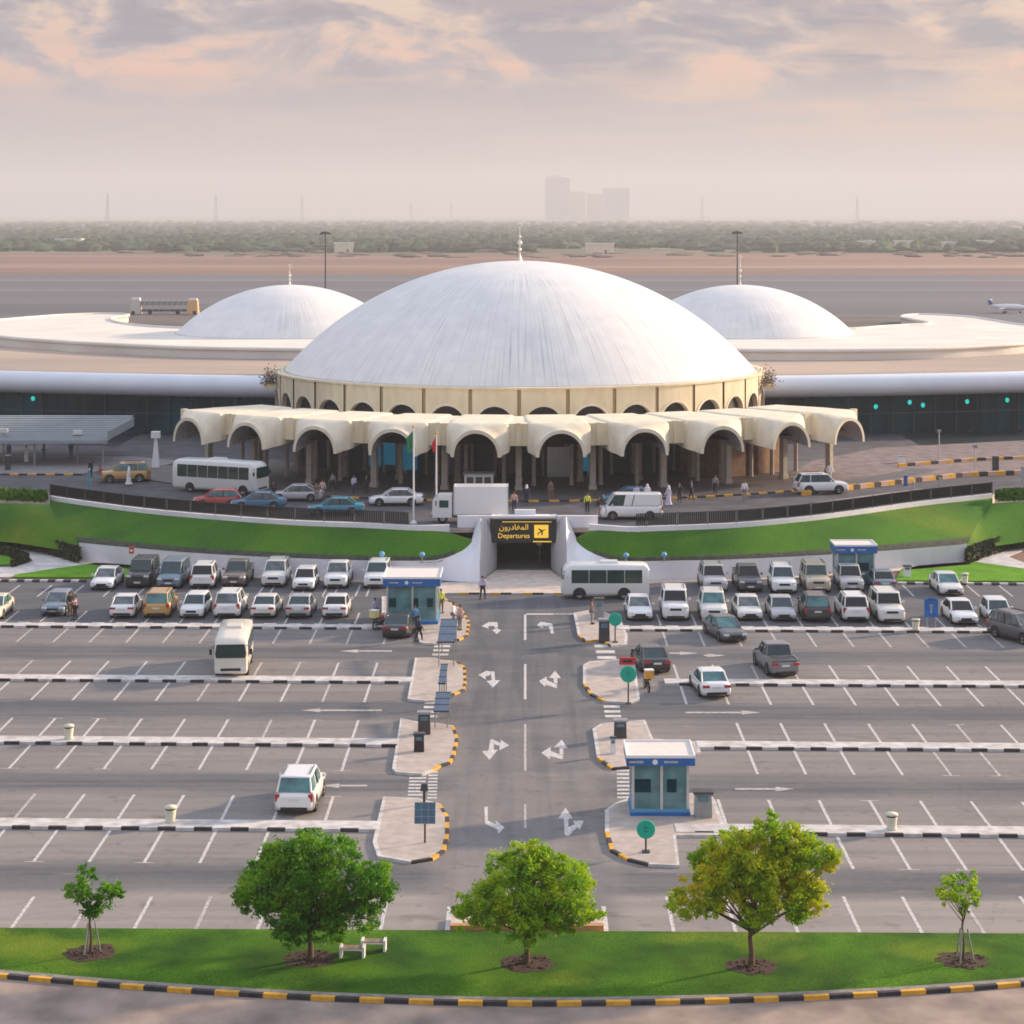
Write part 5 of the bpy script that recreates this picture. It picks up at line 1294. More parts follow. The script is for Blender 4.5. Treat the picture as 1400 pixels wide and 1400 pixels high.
p = P(1170, 800, .0); kiosk('far small kiosk with blue band behind the parked pickups', p.x, p.y, 2.95, 2.3, 2.5, 3.05, 0.0, ov=.18, dark=((-.22, .25), (.22, .25)))

# ================================================================== SIGNS AND SMALL FURNITURE
def disc_sign(label, x, ybase, zc, r, z=.13, red=None, mark=True):
    p = P(x, ybase, z); t = thing('disc_sign', label, 'sign', (p.x, p.y, z))
    b = MB(); b.tube((0, 0, 0), (0, 0, zc), .045, .045, M_DGREY, 8); b.box((0, 0, .03), (.35, .35, .06), M_DGREY); b.build('pole', t)
    b = MB(); b.lathe([(.001, -.06), (r - .02, -.06), (r, -.04), (r, .04), (r - .02, .06), (.001, .06)], M_SIGNG, n=32, axis='Y', smooth=False); o = b.build('disc', t); o.location = (0, -.07, zc)
    if mark:
        f = MB(); f.box((-.12 * r, -.068, .12 * r), (.14 * r, .012, .7 * r), M_SIGND); f.box((.14 * r, -.068, .2 * r), (.5 * r, .012, .1 * r), M_SIGND); f.box((.1 * r, -.068, -.2 * r), (.4 * r, .012, .1 * r), M_SIGND); f.build('disc_mark', o)
    if red:
        b = MB(); b.box((-.05, 0, zc + r + .28), (.95, .1, .42), M_SIGNR); b.box((-.05, -.056, zc + r + .28), (.6, .012, .14), M_BLACK); b.build('red_plate', t)
M_SIGND = mat('dark_green_mark', (0.0, 0.25, 0.18), .5)
disc_sign('green disc sign on a short pole in front of the near kiosk', 883, 1165, 1.05, .42)
disc_sign('green disc sign with a red plate above it on the middle right island', 859, 962, 1.75, .48, red=True)
disc_sign('green disc sign at the corner of the right front row', 841, 878, 1.55, .44, mark=False)
p = P(1273, 858, .15)
t = thing('parking_sign', 'blue rectangular parking board on two legs between parked cars', 'sign', (p.x, p.y, .15))
b = MB(); b.box((0, 0, 1.35), (.95, .08, 1.25), M_BLUE); b.box((0, 0, 2.0), (.5, .08, .12), M_BLUE); b.build('board', t)
for sx in (-1, 1):
    b = MB(); b.tube((sx * .3, 0, 0), (sx * .3, 0, .8), .035, .035, M_GREY, 6); b.build('leg', t)
b = MB(); b.box((0, -.045, 1.55), (.24, .012, .09), M_ROADF); b.box((0, -.045, 1.25), (.09, .012, .45), M_ROADF); b.build('pictogram', t)
# solar board on the near left island
p = P(581, 1152, .13)
t = thing('solar_panel', 'square blue solar panel on a pole on the near left island', 'solar panel', (p.x, p.y, .13))
b = MB(); b.tube((0, 0, 0), (0, 0, 1.1), .045, .045, M_DGREY, 8); b.build('pole', t)
M_SOL = mat('solar_cell', (.05, .13, .2), .25, color2=(.035, .09, .15), scale=8)
b = MB(); b.box((0, 0, 0), (.95, .06, .95), M_SOL)
for k in range(4):
    b.box((-.475 + .317 * k, -.034, 0), (.018, .012, .95), M_GREY); b.box((0, -.036, -.475 + .317 * k), (.95, .012, .018), M_GREY)
o = b.build('panel', t); o.location = (0, 0, 1.35); o.rotation_euler = (R(-24), 0, 0)
p = P(580, 1100, .13); t = thing('ticket_machine', 'dark ticket post behind the solar panel', 'ticket machine', (p.x, p.y, .13))
b = MB(); b.tube((0, 0, 0), (0, 0, .7), .07, .07, M_DGREY, 8); b.build('post', t); b = MB(); b.box((0, 0, .85), (.4, .25, .35), M_DGREY, taper=.7); b.build('head', t)
def machine(label, x, y, h, w, z=.13, body=None, name='ticket_machine', cat='ticket machine'):
    p = P(x, y, z); t = thing(name, label, cat, (p.x, p.y, z)); m_ = body or M_DGREY
    b = MB(); b.box((0, 0, h * .45), (w, w * .7, h * .9), m_, taper=.92); b.build('cabinet', t)
    b = MB(); b.box((0, -.02, h * .95), (w * 1.12, w * .85, h * .1), M_DGREY if m_ is not M_DGREY else M_GREY); b.build('hood', t)
    b = MB(); b.box((0, -w * .36, h * .72), (w * .6, .03, h * .2), mat('screen_glass', (.1, .2, .26), .15)); b.build('screen', t)
machine('dark ticket machine with grey hood near the crossing of the upper right island', 826, 876, 1.5, .75)
machine('pale-topped machine behind the dark ticket machine of the upper right island', 819, 846, 1.5, .7, body=M_GREY)
machine('dark barrier cabinet on the lower right island left of the near kiosk', 848, 1008, 1.0, .7)
machine('small white and blue machine at the kerb left of the near kiosk', 838, 1030, .9, .3, body=M_WHITE)
machine('dark and blue ticket machine on the lower left island', 580, 1003, 1.25, .7)
machine('black ticket machine in the middle of the lower left island', 573, 1027, 1.0, .55, body=M_TRIM)
machine('grey cabinet right of the near kiosk', 961, 1116, 1.25, .85, body=M_GREY, name='cabinet', cat='cabinet')
# glazed walkway canopies
M_CAN = mat('blue_canopy_sheet', (.055, .10, .17), .6, var=.2, scale=3)
def canopy(label, x, y, w, l, h, tilt):
    p = P(x, y, .13); t = thing('canopy', label, 'canopy', (p.x, p.y, .0))
    b = MB(); b.box((0, 0, 0), (w, l, .08), M_CAN)
    for k in range(4): b.box((0, -l / 2 + l * k / 3, .04), (w + .04, .05, .05), M_DGREY)
    o = b.build('roof_sheet', t); o.location = (0, l / 2, h); o.rotation_euler = (R(tilt), 0, 0)
    for sx in (-1, 1):
        for y_ in (.25, l - .25):
            b = MB(); b.tube((sx * (w / 2 - .08), y_, 0), (sx * (w / 2 - .08), y_, h + (y_ - l / 2) * math.tan(R(tilt))), .04, .04, M_GREY, 6); b.build('post', t)
canopy('dark blue canopy over the crossing below the left kiosk', 610, 912, 1.1, 5.6, 1.9, 4)
canopy('narrow blue canopy on the middle left island', 604, 966, .42, 4.0, 1.6, 4)
canopy('blue canopy over the crossing between the two lower left islands', 603, 996, .85, 3.6, 1.2, 4)
# cream bins on the strips
M_BIN = mat('cream_bin', (.62, .60, .47), .6, var=.06)
proto = None
for x, y, lb in ((94, 1010, 'cream pedestal bin on the third kerbed strip at the left edge'), (233, 1124, 'cream pedestal bin on the nearest kerbed strip, left foreground'), (1219, 1134, 'cream pedestal bin on the nearest kerbed strip, right side'), (1252, 861, 'cream pedestal bin on the strip left of the blue parking board'), (1319, 797, 'cream pedestal bin beside the saloon at the right grass verge')):
    p = P(x, y, .15)
    if proto is None:
        t = thing('pedestal_bin', lb, 'bin', (p.x, p.y, .15), 0, 'cream bins on the kerbed strips')
        b = MB(); b.lathe([(.24, 0), (.26, .04), (.22, .1), (.27, .55), (.25, .6)], M_BIN, n=16); b.build('body', t)
        b = MB(); b.lathe([(.25, .66), (.31, .68), (.29, .76), (.001, .8)], M_BIN, n=16); b.build('lid', t)
        b = MB(); b.lathe([(.22, .59), (.22, .67)], M_TRIM, n=16); b.build('opening', t); proto = t
    else: copy_thing(proto, 'pedestal_bin', lb, (p.x, p.y, .15))
machine('white cabinet on the right grass verge', 1240, 788, .9, .6, z=.1, body=M_WHITE, name='cabinet', cat='cabinet')
# benches on the lawn
for x, y, lb in ((482, 1309, 'low white-framed bench on the lawn, the nearer of the two'), (511, 1300, 'low white-framed bench on the lawn, the farther of the two')):
    p = P(x, y, .16); t = thing('bench', lb, 'bench', (p.x, p.y, .16), R(-3), 'benches on the lawn'); b = MB()
    for k in range(4): b.box((0, -.16 + .11 * k, .40), (.92, .085, .03), mat('bench_slats', (.33, .24, .19), .7, var=.2))
    b.build('seat', t)
    for sx in (-1, 1):
        b = MB(); b.box((sx * .44, 0, .2), (.09, .42, .4), M_WHITE); b.box((sx * .44, 0, .44), (.1, .46, .06), M_WHITE); b.build('leg', t)
    b = MB(); b.box((0, -.2, .36), (.8, .04, .06), M_WHITE); b.box((0, .2, .36), (.8, .04, .06), M_WHITE); b.build('rail', t)
# round lights on the white wall
M_BLB = mat('pale_blue_globe', (.16, .40, .66), .3)
for x, y, lb in ((522, 768, 'pale blue globe light on the white wall, far left one'), (577, 769, 'pale blue globe light on the white wall just left of the underpass'), (856, 770, 'pale blue globe light on the white wall just right of the underpass'), (908, 769, 'pale blue globe light above the person by the wall')):
    p = P(x, y, 1.5); t = thing('globe_light', lb, 'light', (p.x, p.y + .1, 1.5), 0, 'globe lights along the white wall')
    b = MB(); b.ball((0, 0, .6), .22, M_BLB, 12); b.build('globe', t); b = MB(); b.tube((0, 0, 0), (0, 0, .42), .05, .05, M_GREY, 8); b.build('post', t)
# hydrant-red post on the left wall
p = P(180, 756, 1.5); t = thing('red_box', 'small red fire box standing on the left of the white wall', 'fire box', (p.x, p.y, 1.5)); b = MB(); b.box((0, 0, .2), (.36, .25, .5), M_SIGNR); b.box((0, 0, .48), (.42, .3, .06), M_SIGNR); b.build('cabinet', t)
b = MB(); b.box((0, -.13, .22), (.2, .02, .2), M_WHITE); b.build('door', t)
# lamp posts and obelisk in front of the left entrance
def lamp(label, x, y, h, w=.4):
    p = P(x, y, FZ); t = thing('lamp_post', label, 'lamp post', (p.x, p.y, FZ)); b = MB(); b.tube((0, 0, 0), (0, 0, h), .1, .07, M_GREY, 8); b.build('pole', t)
    b = MB(); b.box((0, 0, h + .2), (.85, .6, .42), mat('lamp_box', (.62, .62, .6), .5)); b.build('lamp_head', t)
lamp('square-headed lamp post at the left edge of the pavement', 5, 634, 3.2); lamp('square-headed lamp post in front of the left entrance canopy', 106, 634, 3.0)
p = P(213, 640, FZ); t = thing('obelisk', 'white tapering obelisk with a square top left of the coach', 'obelisk', (p.x, p.y, FZ)); b = MB(); b.box((0, 0, 1.5), (.75, .6, 3.0), M_WHITE, taper=.35); b.build('shaft', t); b = MB(); b.box((0, 0, 3.35), (.85, .7, .65), M_WHITE); b.build('head', t)
# entrance canopy on the left
p0 = P(-160, 608, FZ); t = thing('entrance_canopy', 'long grey slatted canopy in front of the left glass wing', 'canopy', (-53, 232, FZ))
b = MB(); M_SL = mat('grey_slats', (.27, .31, .34), .55, var=.08, scale=.8)
for k in range(14): 
    f = k / 13; b.box((-12.5, -14.5 + 13.6 * f, 2.65 + 1.15 * f), (47, .94, .08), M_SL)
b.box((-12.5, -15.05, 2.55), (47, .12, .35), M_SL); b.box((11.06, -8, 3.2), (.12, 14.2, .9), M_SL); b.build('slatted_roof', t)
for k in range(7):
    b = MB(); b.tube((10.4 - 6.9 * k, -14.3, 0), (10.4 - 6.9 * k, -14.3, 2.62), .1, .1, M_GREY, 8); b.build('column', t)
# flagpoles
def flag(label, x, y, h, fm, cols, wind, z=FZ, dy=0):
    p = P(x, y, z); t = thing('flagpole', label, 'flagpole', (p.x, p.y, z))
    b = MB(); b.tube((0, 0, 0), (0, 0, h), .085, .05, M_WHITE, 10); b.lathe([(.28, 0), (.28, .12), (.1, .3)], M_WHITE, n=12); b.build('pole', t)
    b = MB(); b.ball((0, 0, h + .08), .11, M_YELLOW, 8); b.build('finial', t)
    b = MB(); nu, nv = 10, 12; H_, W_ = fm; grid = []
    for i in range(nu + 1):
        u = i / nu; row = []
        for j in range(nv + 1):
            v = j / nv
            row.append(Vector((-wind * (.06 + W_ * u * (.55 - .1 * v)), -.06 - .10 * math.sin(u * 9 + v * 2) * u * 1.6, h - .25 - H_ * v - W_ * u * .62 * (1 - .25 * v))))
        grid.append(row)
    for j in range(nv):
        m_ = cols[int(j / nv * len(cols))]
        for i in range(nu): b.add([grid[i][j], grid[i + 1][j], grid[i + 1][j + 1], grid[i][j + 1]], [(0, 1, 2, 3)], m_, True)
    b.build('flag', t)
flag('left flagpole with a limp green flag behind the railing', 565.5, 716, 7.9, (1.5, 1.0), [mat('flag_green', (.02, .22, .09), .8), mat('flag_green', (0, 0, 0)), mat('flag_green', (0, 0, 0))], 1)
flag('right flagpole with a red flag beside the box truck', 596.5, 706, 6.95, (1.05, .8), [mat('flag_red', (.62, .02, .02), .8)], .7)
# barrier block on the parapet
p = Vector((0, 176.6, FZ)); t = thing('barrier', 'low white barrier box on the roof of the underpass', 'barrier', p); b = MB(); b.box((0, 0, 1.05), (1.7, .5, .45), M_WHITE); b.box((0, 0, .4), (1.5, .4, .8), M_DGREY); b.build('block', t)
# street furniture on the forecourt
for x, y, w_, h_, m_, lb, nm, ct in ((1233, 634, .8, .8, M_WHITE, 'white box on the right plaza in front of the dark glass', 'cabinet', 'cabinet'), (1238, 664, .35, 1.0, M_BLUE, 'blue bin on the kerb of the right plaza', 'bin', 'bin'), (1361, 645, .6, 1.6, M_DGREY, 'dark pillar on the right plaza near the edge', 'pillar', 'pillar'), (11, 644, .5, 1.6, M_DGREY, 'dark bin at the left pavement edge', 'bin', 'bin'), (1398, 660, .3, 1.5, M_ALU, 'pale bollard at the right edge', 'bollard', 'bollard'), (655, 676, 2.6, 2.0, M_ALU, 'pale booth with open front under the central arch', 'booth', 'booth')):
    p = P(x, y, FZ); t = thing(nm, lb, ct, (p.x, p.y, FZ)); b = MB(); b.box((0, 0, h_ * .47), (w_, w_ * .7, h_ * .94), m_); b.build('body', t); b = MB(); b.box((0, 0, h_ * .97), (w_ * 1.08, w_ * .78, h_ * .06), M_GREY); b.build('lid', t)
    if w_ > 2:
        for sx in (-1, 0, 1):
            b = MB(); b.box((sx * .8, -w_ * .36, h_ * .55), (.6, .04, h_ * .6), M_DGREY); b.build('opening', t)
for x, y, lb in ((1284, 632, 'tall thin white post on the right plaza'), (1333, 645, 'post with a small blue head on the right plaza')):
    p = P(x, y, FZ); t = thing('post', lb, 'post', (p.x, p.y, FZ)); b = MB(); b.tube((0, 0, 0), (0, 0, 3.2 if x < 1300 else 2.4), .07, .06, M_ALU, 8); b.build('pole', t); b = MB(); b.box((0, 0, (3.2 if x < 1300 else 2.5)), (.4, .2, .3), M_GREY); b.build('head', t)
for i, (x, y, lb) in enumerate(((1285, 671, 'bollard in the road at the right end of the railing'), (1249, 676, 'bollard nearest the pale road patch on the right'), (122, 682, 'thin blue post beside the left end of the railing'))):
    p = P(x, y, FZ); t = thing('bollard', lb, 'bollard', (p.x, p.y, FZ)); b = MB(); b.tube((0, 0, 0), (0, 0, 1.1 if i < 2 else 2.6), .09, .08, M_GREY if i < 2 else M_TEAL, 8); b.build('shaft', t); b = MB(); b.ball((0, 0, 1.12 if i < 2 else 2.62), .1, M_GREY, 8); b.build('cap', t)

# ================================================================== TREES
def leaf_material(name, stops):
    m_ = bpy.data.materials.new(name); m_.use_nodes = True; nt = m_.node_tree; N = nt.nodes.new; Lk = nt.links.new; b_ = nt.nodes['Principled BSDF']
    tc = N('ShaderNodeTexCoord'); n1 = N('ShaderNodeTexNoise'); n1.inputs['Scale'].default_value = .75; n1.inputs['Detail'].default_value = 2; Lk(tc.outputs['Object'], n1.inputs['Vector'])
    n2 = N('ShaderNodeTexNoise'); n2.inputs['Scale'].default_value = 9; n2.inputs['Detail'].default_value = 2; Lk(tc.outputs['Object'], n2.inputs['Vector'])
    ad = N('ShaderNodeMath'); ad.operation = 'MULTIPLY_ADD'; Lk(n2.outputs['Fac'], ad.inputs[0]); ad.inputs[1].default_value = .55; 
    s = N('ShaderNodeMath'); s.operation = 'MULTIPLY_ADD'; Lk(n1.outputs['Fac'], s.inputs[0]); s.inputs[1].default_value = .9; s.inputs[2].default_value = -.22; Lk(s.outputs[0], ad.inputs[2])
    rp = N('ShaderNodeValToRGB'); e = rp.color_ramp.elements
    while len(e) < len(stops): e.new(.5)
    for i, (p, c) in enumerate(stops): e[i].position = p; e[i].color = (*c, 1)
    Lk(ad.outputs[0], rp.inputs[0]); Lk(rp.outputs[0], b_.inputs['Base Color']); b_.inputs['Roughness'].default_value = .55; b_.inputs['Specular IOR Level'].default_value = .3
    tr = N('ShaderNodeBsdfTranslucent'); Lk(rp.outputs[0], tr.inputs['Color']); mx = N('ShaderNodeMixShader'); mx.inputs[0].default_value = .42
    out = nt.nodes['Material Output']; Lk(b_.outputs[0], mx.inputs[1]); Lk(tr.outputs[0], mx.inputs[2]); Lk(mx.outputs[0], out.inputs['Surface']); return m_
LEAF_A = leaf_material('green_leaves', [(.2, (.02, .10, .006)), (.46, (.07, .25, .008)), (.62, (.19, .42, .012)), (.85, (.42, .46, .02))])
LEAF_B = leaf_material('bright_leaves', [(.2, (.06, .18, .006)), (.42, (.20, .42, .008)), (.6, (.42, .58, .012)), (.85, (.55, .55, .02))])
LEAF_C = leaf_material('turning_leaves', [(.2, (.08, .18, .008)), (.40, (.24, .46, .012)), (.58, (.54, .60, .014)), (.74, (.74, .54, .018)), (.93, (.65, .28, .02))])
def tree(label, x, ybase, clumps, trunk, leaf, n, seed, bark=True, soil=True, leaf_s=.12, stake=False, name='shade_tree', tr=.10):
    """clumps: (x, z, radius) in metres in the plane facing the road, spread in depth by a seeded amount"""
    random.seed(seed); p = P(x, ybase, .15); t = thing(name, label, 'tree', (p.x, p.y, .15))
    top = trunk; b = MB()
    b.path([(0, 0, -.05), (.02, .02, top * .35), (-.04, .0, top * .7), (.02, .03, top)], [tr * 1.45, tr * 1.05, tr * .9, tr * .8], M_BARK, 9)
    cl = []
    for (cx_, cz_, cr) in clumps:
        cy_ = random.uniform(-1, 1) * cr * 1.1
        cl.append((Vector((cx_, cy_, cz_)), cr))
        cl.append((Vector((cx_ + random.uniform(-.25, .25), -cy_ * random.uniform(.5, 1.4), cz_ + random.uniform(-.25, .2))), cr * random.uniform(.7, .95)))
    o = b.build('trunk', t)
    b = MB()
    for c_, r_ in cl:
        s0 = Vector((0, 0, top * random.uniform(.75, 1.0))); mid = s0.lerp(c_, .5) + Vector((random.uniform(-.12, .12), random.uniform(-.12, .12), .15 - .1 * random.random()))
        b.path([s0, mid, c_, c_ + (c_ - mid).normalized() * r_ * .7], [tr * .45, tr * .3, tr * .16, .01], M_BARK, 5)
    b.build('limbs', t)
    vs = []; fs = []
    tot = sum(r ** 2.3 for _, r in cl)
    for c_, r_ in cl:
        m = int(n * r_ ** 2.3 / tot)
        # tufts inside the clump so that the crown keeps gaps
        tufts = []
        for _ in range(max(5, int(22 * r_ / .7))):
            d = Vector((random.gauss(0, 1), random.gauss(0, 1), random.gauss(0, .8))).normalized(); tufts.append((c_ + d * r_ * random.uniform(.45, 1.08), r_ * random.uniform(.2, .4)))
        for _ in range(m):
            tc_, tr_ = random.choice(tufts)
            q = tc_ + Vector((random.gauss(0, .5), random.gauss(0, .5), random.gauss(0, .36))) * tr_
            s = leaf_s * random.uniform(.55, 1.25)
            nrm = Vector((random.gauss(0, .7), random.gauss(0, .7), random.gauss(.45, .6))).normalized()
            d1 = nrm.orthogonal().normalized(); d1.rotate(Matrix.Rotation(random.uniform(0, 2 * PI), 3, nrm)); d2 = nrm.cross(d1)
            k = len(vs); vs += [q - d1 * s, q + d2 * s * .42, q + d1 * s, q - d2 * s * .42]; fs.append((k, k + 1, k + 2, k + 3))
    b = MB(); b.add(vs, fs, leaf); b.build('crown', t)
    if soil:
        b = MB(); rr = []
        for k in range(28):
            a = 2 * PI * k / 28; j = random.uniform(.8, 1.12); rr.append((1.05 * j * math.cos(a), 1.0 * j * math.sin(a)))
        b.prism(rr, .0, .045, M_SOIL)
        for _ in range(60): 
            a = random.uniform(0, 2 * PI); r = random.uniform(0, .9); s = random.uniform(.03, .08); b.ball((r * math.cos(a), r * math.sin(a), .05), s, M_SOIL, 4, .7)
        bpy_o = b.build('soil_bed'); bpy_o.location = (p.x, p.y, .15); tag(bpy_o, 'round bed of dark soil under the %s' % label.split(' on ')[0], 'soil bed')
    if stake:
        b = MB()
        for a in (0, 2.1, 4.2): b.tube((.4 * math.cos(a), .4 * math.sin(a), 0), (.16 * math.cos(a), .16 * math.sin(a), 1.25), .035, .03, mat('stake_wood', (.25, .27, .24), .8), 6)
        b.tube((-.25, 0, .7), (.25, 0, .7), .025, .025, mat('stake_wood', (0, 0, 0)), 6); b.build('stakes', t)
    return t
# pixel offsets of the photograph's foliage masses, turned into metres (35 px per metre at the trunks)
def cm(lst, bx, by, k): return [((x - bx) / k, (by - y) / k, r / k) for x, y, r in lst]
tree('dense dark green tree on the lawn, left of the middle', 424, 1312, cm([(425, 1160, 26), (385, 1175, 28), (465, 1175, 28), (350, 1200, 28), (500, 1195, 28), (425, 1200, 36), (345, 1230, 22), (378, 1228, 30), (470, 1228, 32), (515, 1225, 22), (400, 1255, 28), (440, 1255, 30), (500, 1250, 22), (395, 1270, 20), (465, 1272, 16), (520, 1190, 16)], 424, 1312, 35), 1.5, LEAF_A, 40000, 11, leaf_s=.088)
tree('pointed bright green tree on the lawn in the middle', 720, 1318, cm([(735, 1165, 20), (715, 1182, 26), (752, 1185, 26), (690, 1200, 26), (728, 1210, 32), (775, 1205, 26), (670, 1225, 28), (710, 1238, 32), (755, 1235, 32), (795, 1230, 24), (640, 1245, 24), (675, 1252, 22), (725, 1262, 22), (770, 1255, 22), (808, 1248, 16)], 720, 1318, 35), 1.45, LEAF_B, 38000, 12, leaf_s=.085)
tree('yellow-tinged tree on the lawn, right of the middle', 1027, 1322, cm([(1045, 1142, 24), (1010, 1155, 24), (1080, 1155, 26), (1115, 1172, 26), (985, 1175, 26), (1035, 1180, 30), (1075, 1190, 30), (960, 1200, 26), (1000, 1212, 30), (1050, 1220, 30), (1095, 1215, 28), (940, 1232, 22), (975, 1240, 20), (1030, 1248, 22), (1085, 1240, 24), (1112, 1225, 18), (1128, 1182, 14)], 1027, 1322, 35), 1.6, LEAF_C, 44000, 13, leaf_s=.092)
tree('young sapling with two heads on the lawn at the left', 124, 1304, cm([(108, 1210, 20), (148, 1220, 17), (124, 1234, 17), (100, 1222, 12), (128, 1245, 12), (160, 1222, 9)], 124, 1304, 34.5), 1.75, LEAF_A, 3800, 14, leaf_s=.085, stake=True, name='sapling', tr=.05)
tree('thin young sapling on the lawn at the right', 1317, 1314, cm([(1305, 1215, 15), (1322, 1216, 14), (1288, 1220, 9), (1328, 1234, 11), (1308, 1228, 12), (1318, 1242, 8)], 1317, 1314, 34.5), 1.9, LEAF_B, 2200, 15, leaf_s=.08, stake=True, name='sapling', tr=.045)
# low kerbed planter behind the middle tree
b = MB(); b.box((.07, EDGE + .5, .14), (6.2, .35, .28), mat('orange_kerb', (.62, .30, .10), .7, color2=(.4, .2, .12), scale=1.2)); b.box((.07, EDGE + 1.3, .1), (6.2, 1.2, .18), M_CONC); o = b.build('kerb_wall'); o['kind'] = 'structure'
# dry shrubs on the ledge of the drum
for a_, lb in ((R(76), 'dry brown shrub on the drum ledge at the right of the main dome'), (R(-78), 'dark shrub on the drum ledge at the left of the main dome')):
    c = A(27.6, a_, 10.4); random.seed(int(a_ * 10)); vs = []; fs = []
    for _ in range(500):
        q = Vector((random.gauss(0, .5), random.gauss(0, .8), abs(random.gauss(0, .8)))); s = .14; d1 = Vector((random.gauss(0, 1), random.gauss(0, 1), random.gauss(0, 1))).normalized() * s; d2 = d1.orthogonal().normalized() * s * .5
        k = len(vs); vs += [q - d1, q + d2, q + d1, q - d2]; fs.append((k, k + 1, k + 2, k + 3))
    t = thing('shrub', lb, 'shrub', c); b = MB(); b.add(vs, fs, mat('dry_leaf', (.16, .12, .07), .9, var=.3)); b.build('foliage', t); b = MB(); b.box((0, 0, -.1), (1.4, 1.8, .5), M_CREAM); b.build('planter', t)
# ================================================================== PEOPLE
def skin(name, verts, edges, radii, m_, sub=1, root=0):
    me = bpy.data.meshes.new('tmp'); me.from_pydata([tuple(v) for v in verts], edges, []); o = bpy.data.objects.new('tmp', me); scene.collection.objects.link(o)
    o.modifiers.new('s', 'SKIN'); 
    if not me.skin_vertices: 
        bm = bmesh.new(); bm.from_mesh(me); bm.verts.layers.skin.verify(); bm.to_mesh(me); bm.free()
    sv = me.skin_vertices[0].data
    for i, r in enumerate(radii): sv[i].radius = (r, r) if isinstance(r, (int, float)) else r
    sv[root].use_root = True
    o.modifiers['s'].use_smooth_shade = True
    if sub: m = o.modifiers.new('d', 'SUBSURF'); m.levels = sub; m.render_levels = sub
    bpy.context.view_layer.update()
    r = bpy.data.meshes.new_from_object(o.evaluated_get(bpy.context.evaluated_depsgraph_get())); r.name = name
    bpy.data.objects.remove(o); bpy.data.meshes.remove(me)
    r.materials.clear(); r.materials.append(m_)
    return r
M_SKIN = mat('skin', (.36, .20, .13), .6)
M_HAIR = mat('dark_hair', (.015, .012, .01), .7)
CLOTH = {k: mat('cloth_' + k, v, .85, var=.08) for k, v in dict(white=(.78, .77, .78), black=(.02, .02, .024), navy=(.03, .04, .10), grey=(.22, .22, .24), lilac=(.55, .5, .68), yellow=(.72, .78, .08), red=(.45, .06, .05), blue=(.08, .22, .45), brown=(.2, .13, .09), rose=(.62, .38, .36)).items()}
POSES = {}
def pose_points(kind):
    st = dict(stand=(.0, .0, .0, .0), walk=(.22, -.24, .2, -.18), point=(.08, -.06, 0, 0))[kind]
    fl, fr, al, ar = st     # forward offsets of the feet and hands
    V = dict(pelvis=(0, 0, .95), waist=(0, 0, 1.08), chest=(0, -.01, 1.30), neck=(0, 0, 1.47), neck2=(0, -.01, 1.53), head=(0, -.015, 1.62), crown=(0, -.01, 1.71),
        hl=(-.10, 0, .92), kl=(-.11, -fl * .55 - .03, .50), al=(-.11, -fl + .02, .09), tl=(-.12, -fl - .14, .035), hr=(.10, 0, .92), kr=(.11, -fr * .55 - .03, .50), ar=(.11, -fr + .02, .09), tr=(.12, -fr - .14, .035),
        sl=(-.18, 0, 1.42), el=(-.25, .02 - al * .3, 1.15), wl=(-.26, -.06 - al, .92), pl=(-.265, -.075 - al, .85), sr=(.18, 0, 1.42), er=(.25, .02 - ar * .3, 1.15), wr=(.26, -.06 - ar, .92), pr=(.265, -.075 - ar, .85))
    if kind == 'point': V['er'] = (.36, -.14, 1.34); V['wr'] = (.46, -.36, 1.36); V['pr'] = (.48, -.43, 1.36)
    return {k: Vector(v) for k, v in V.items()}
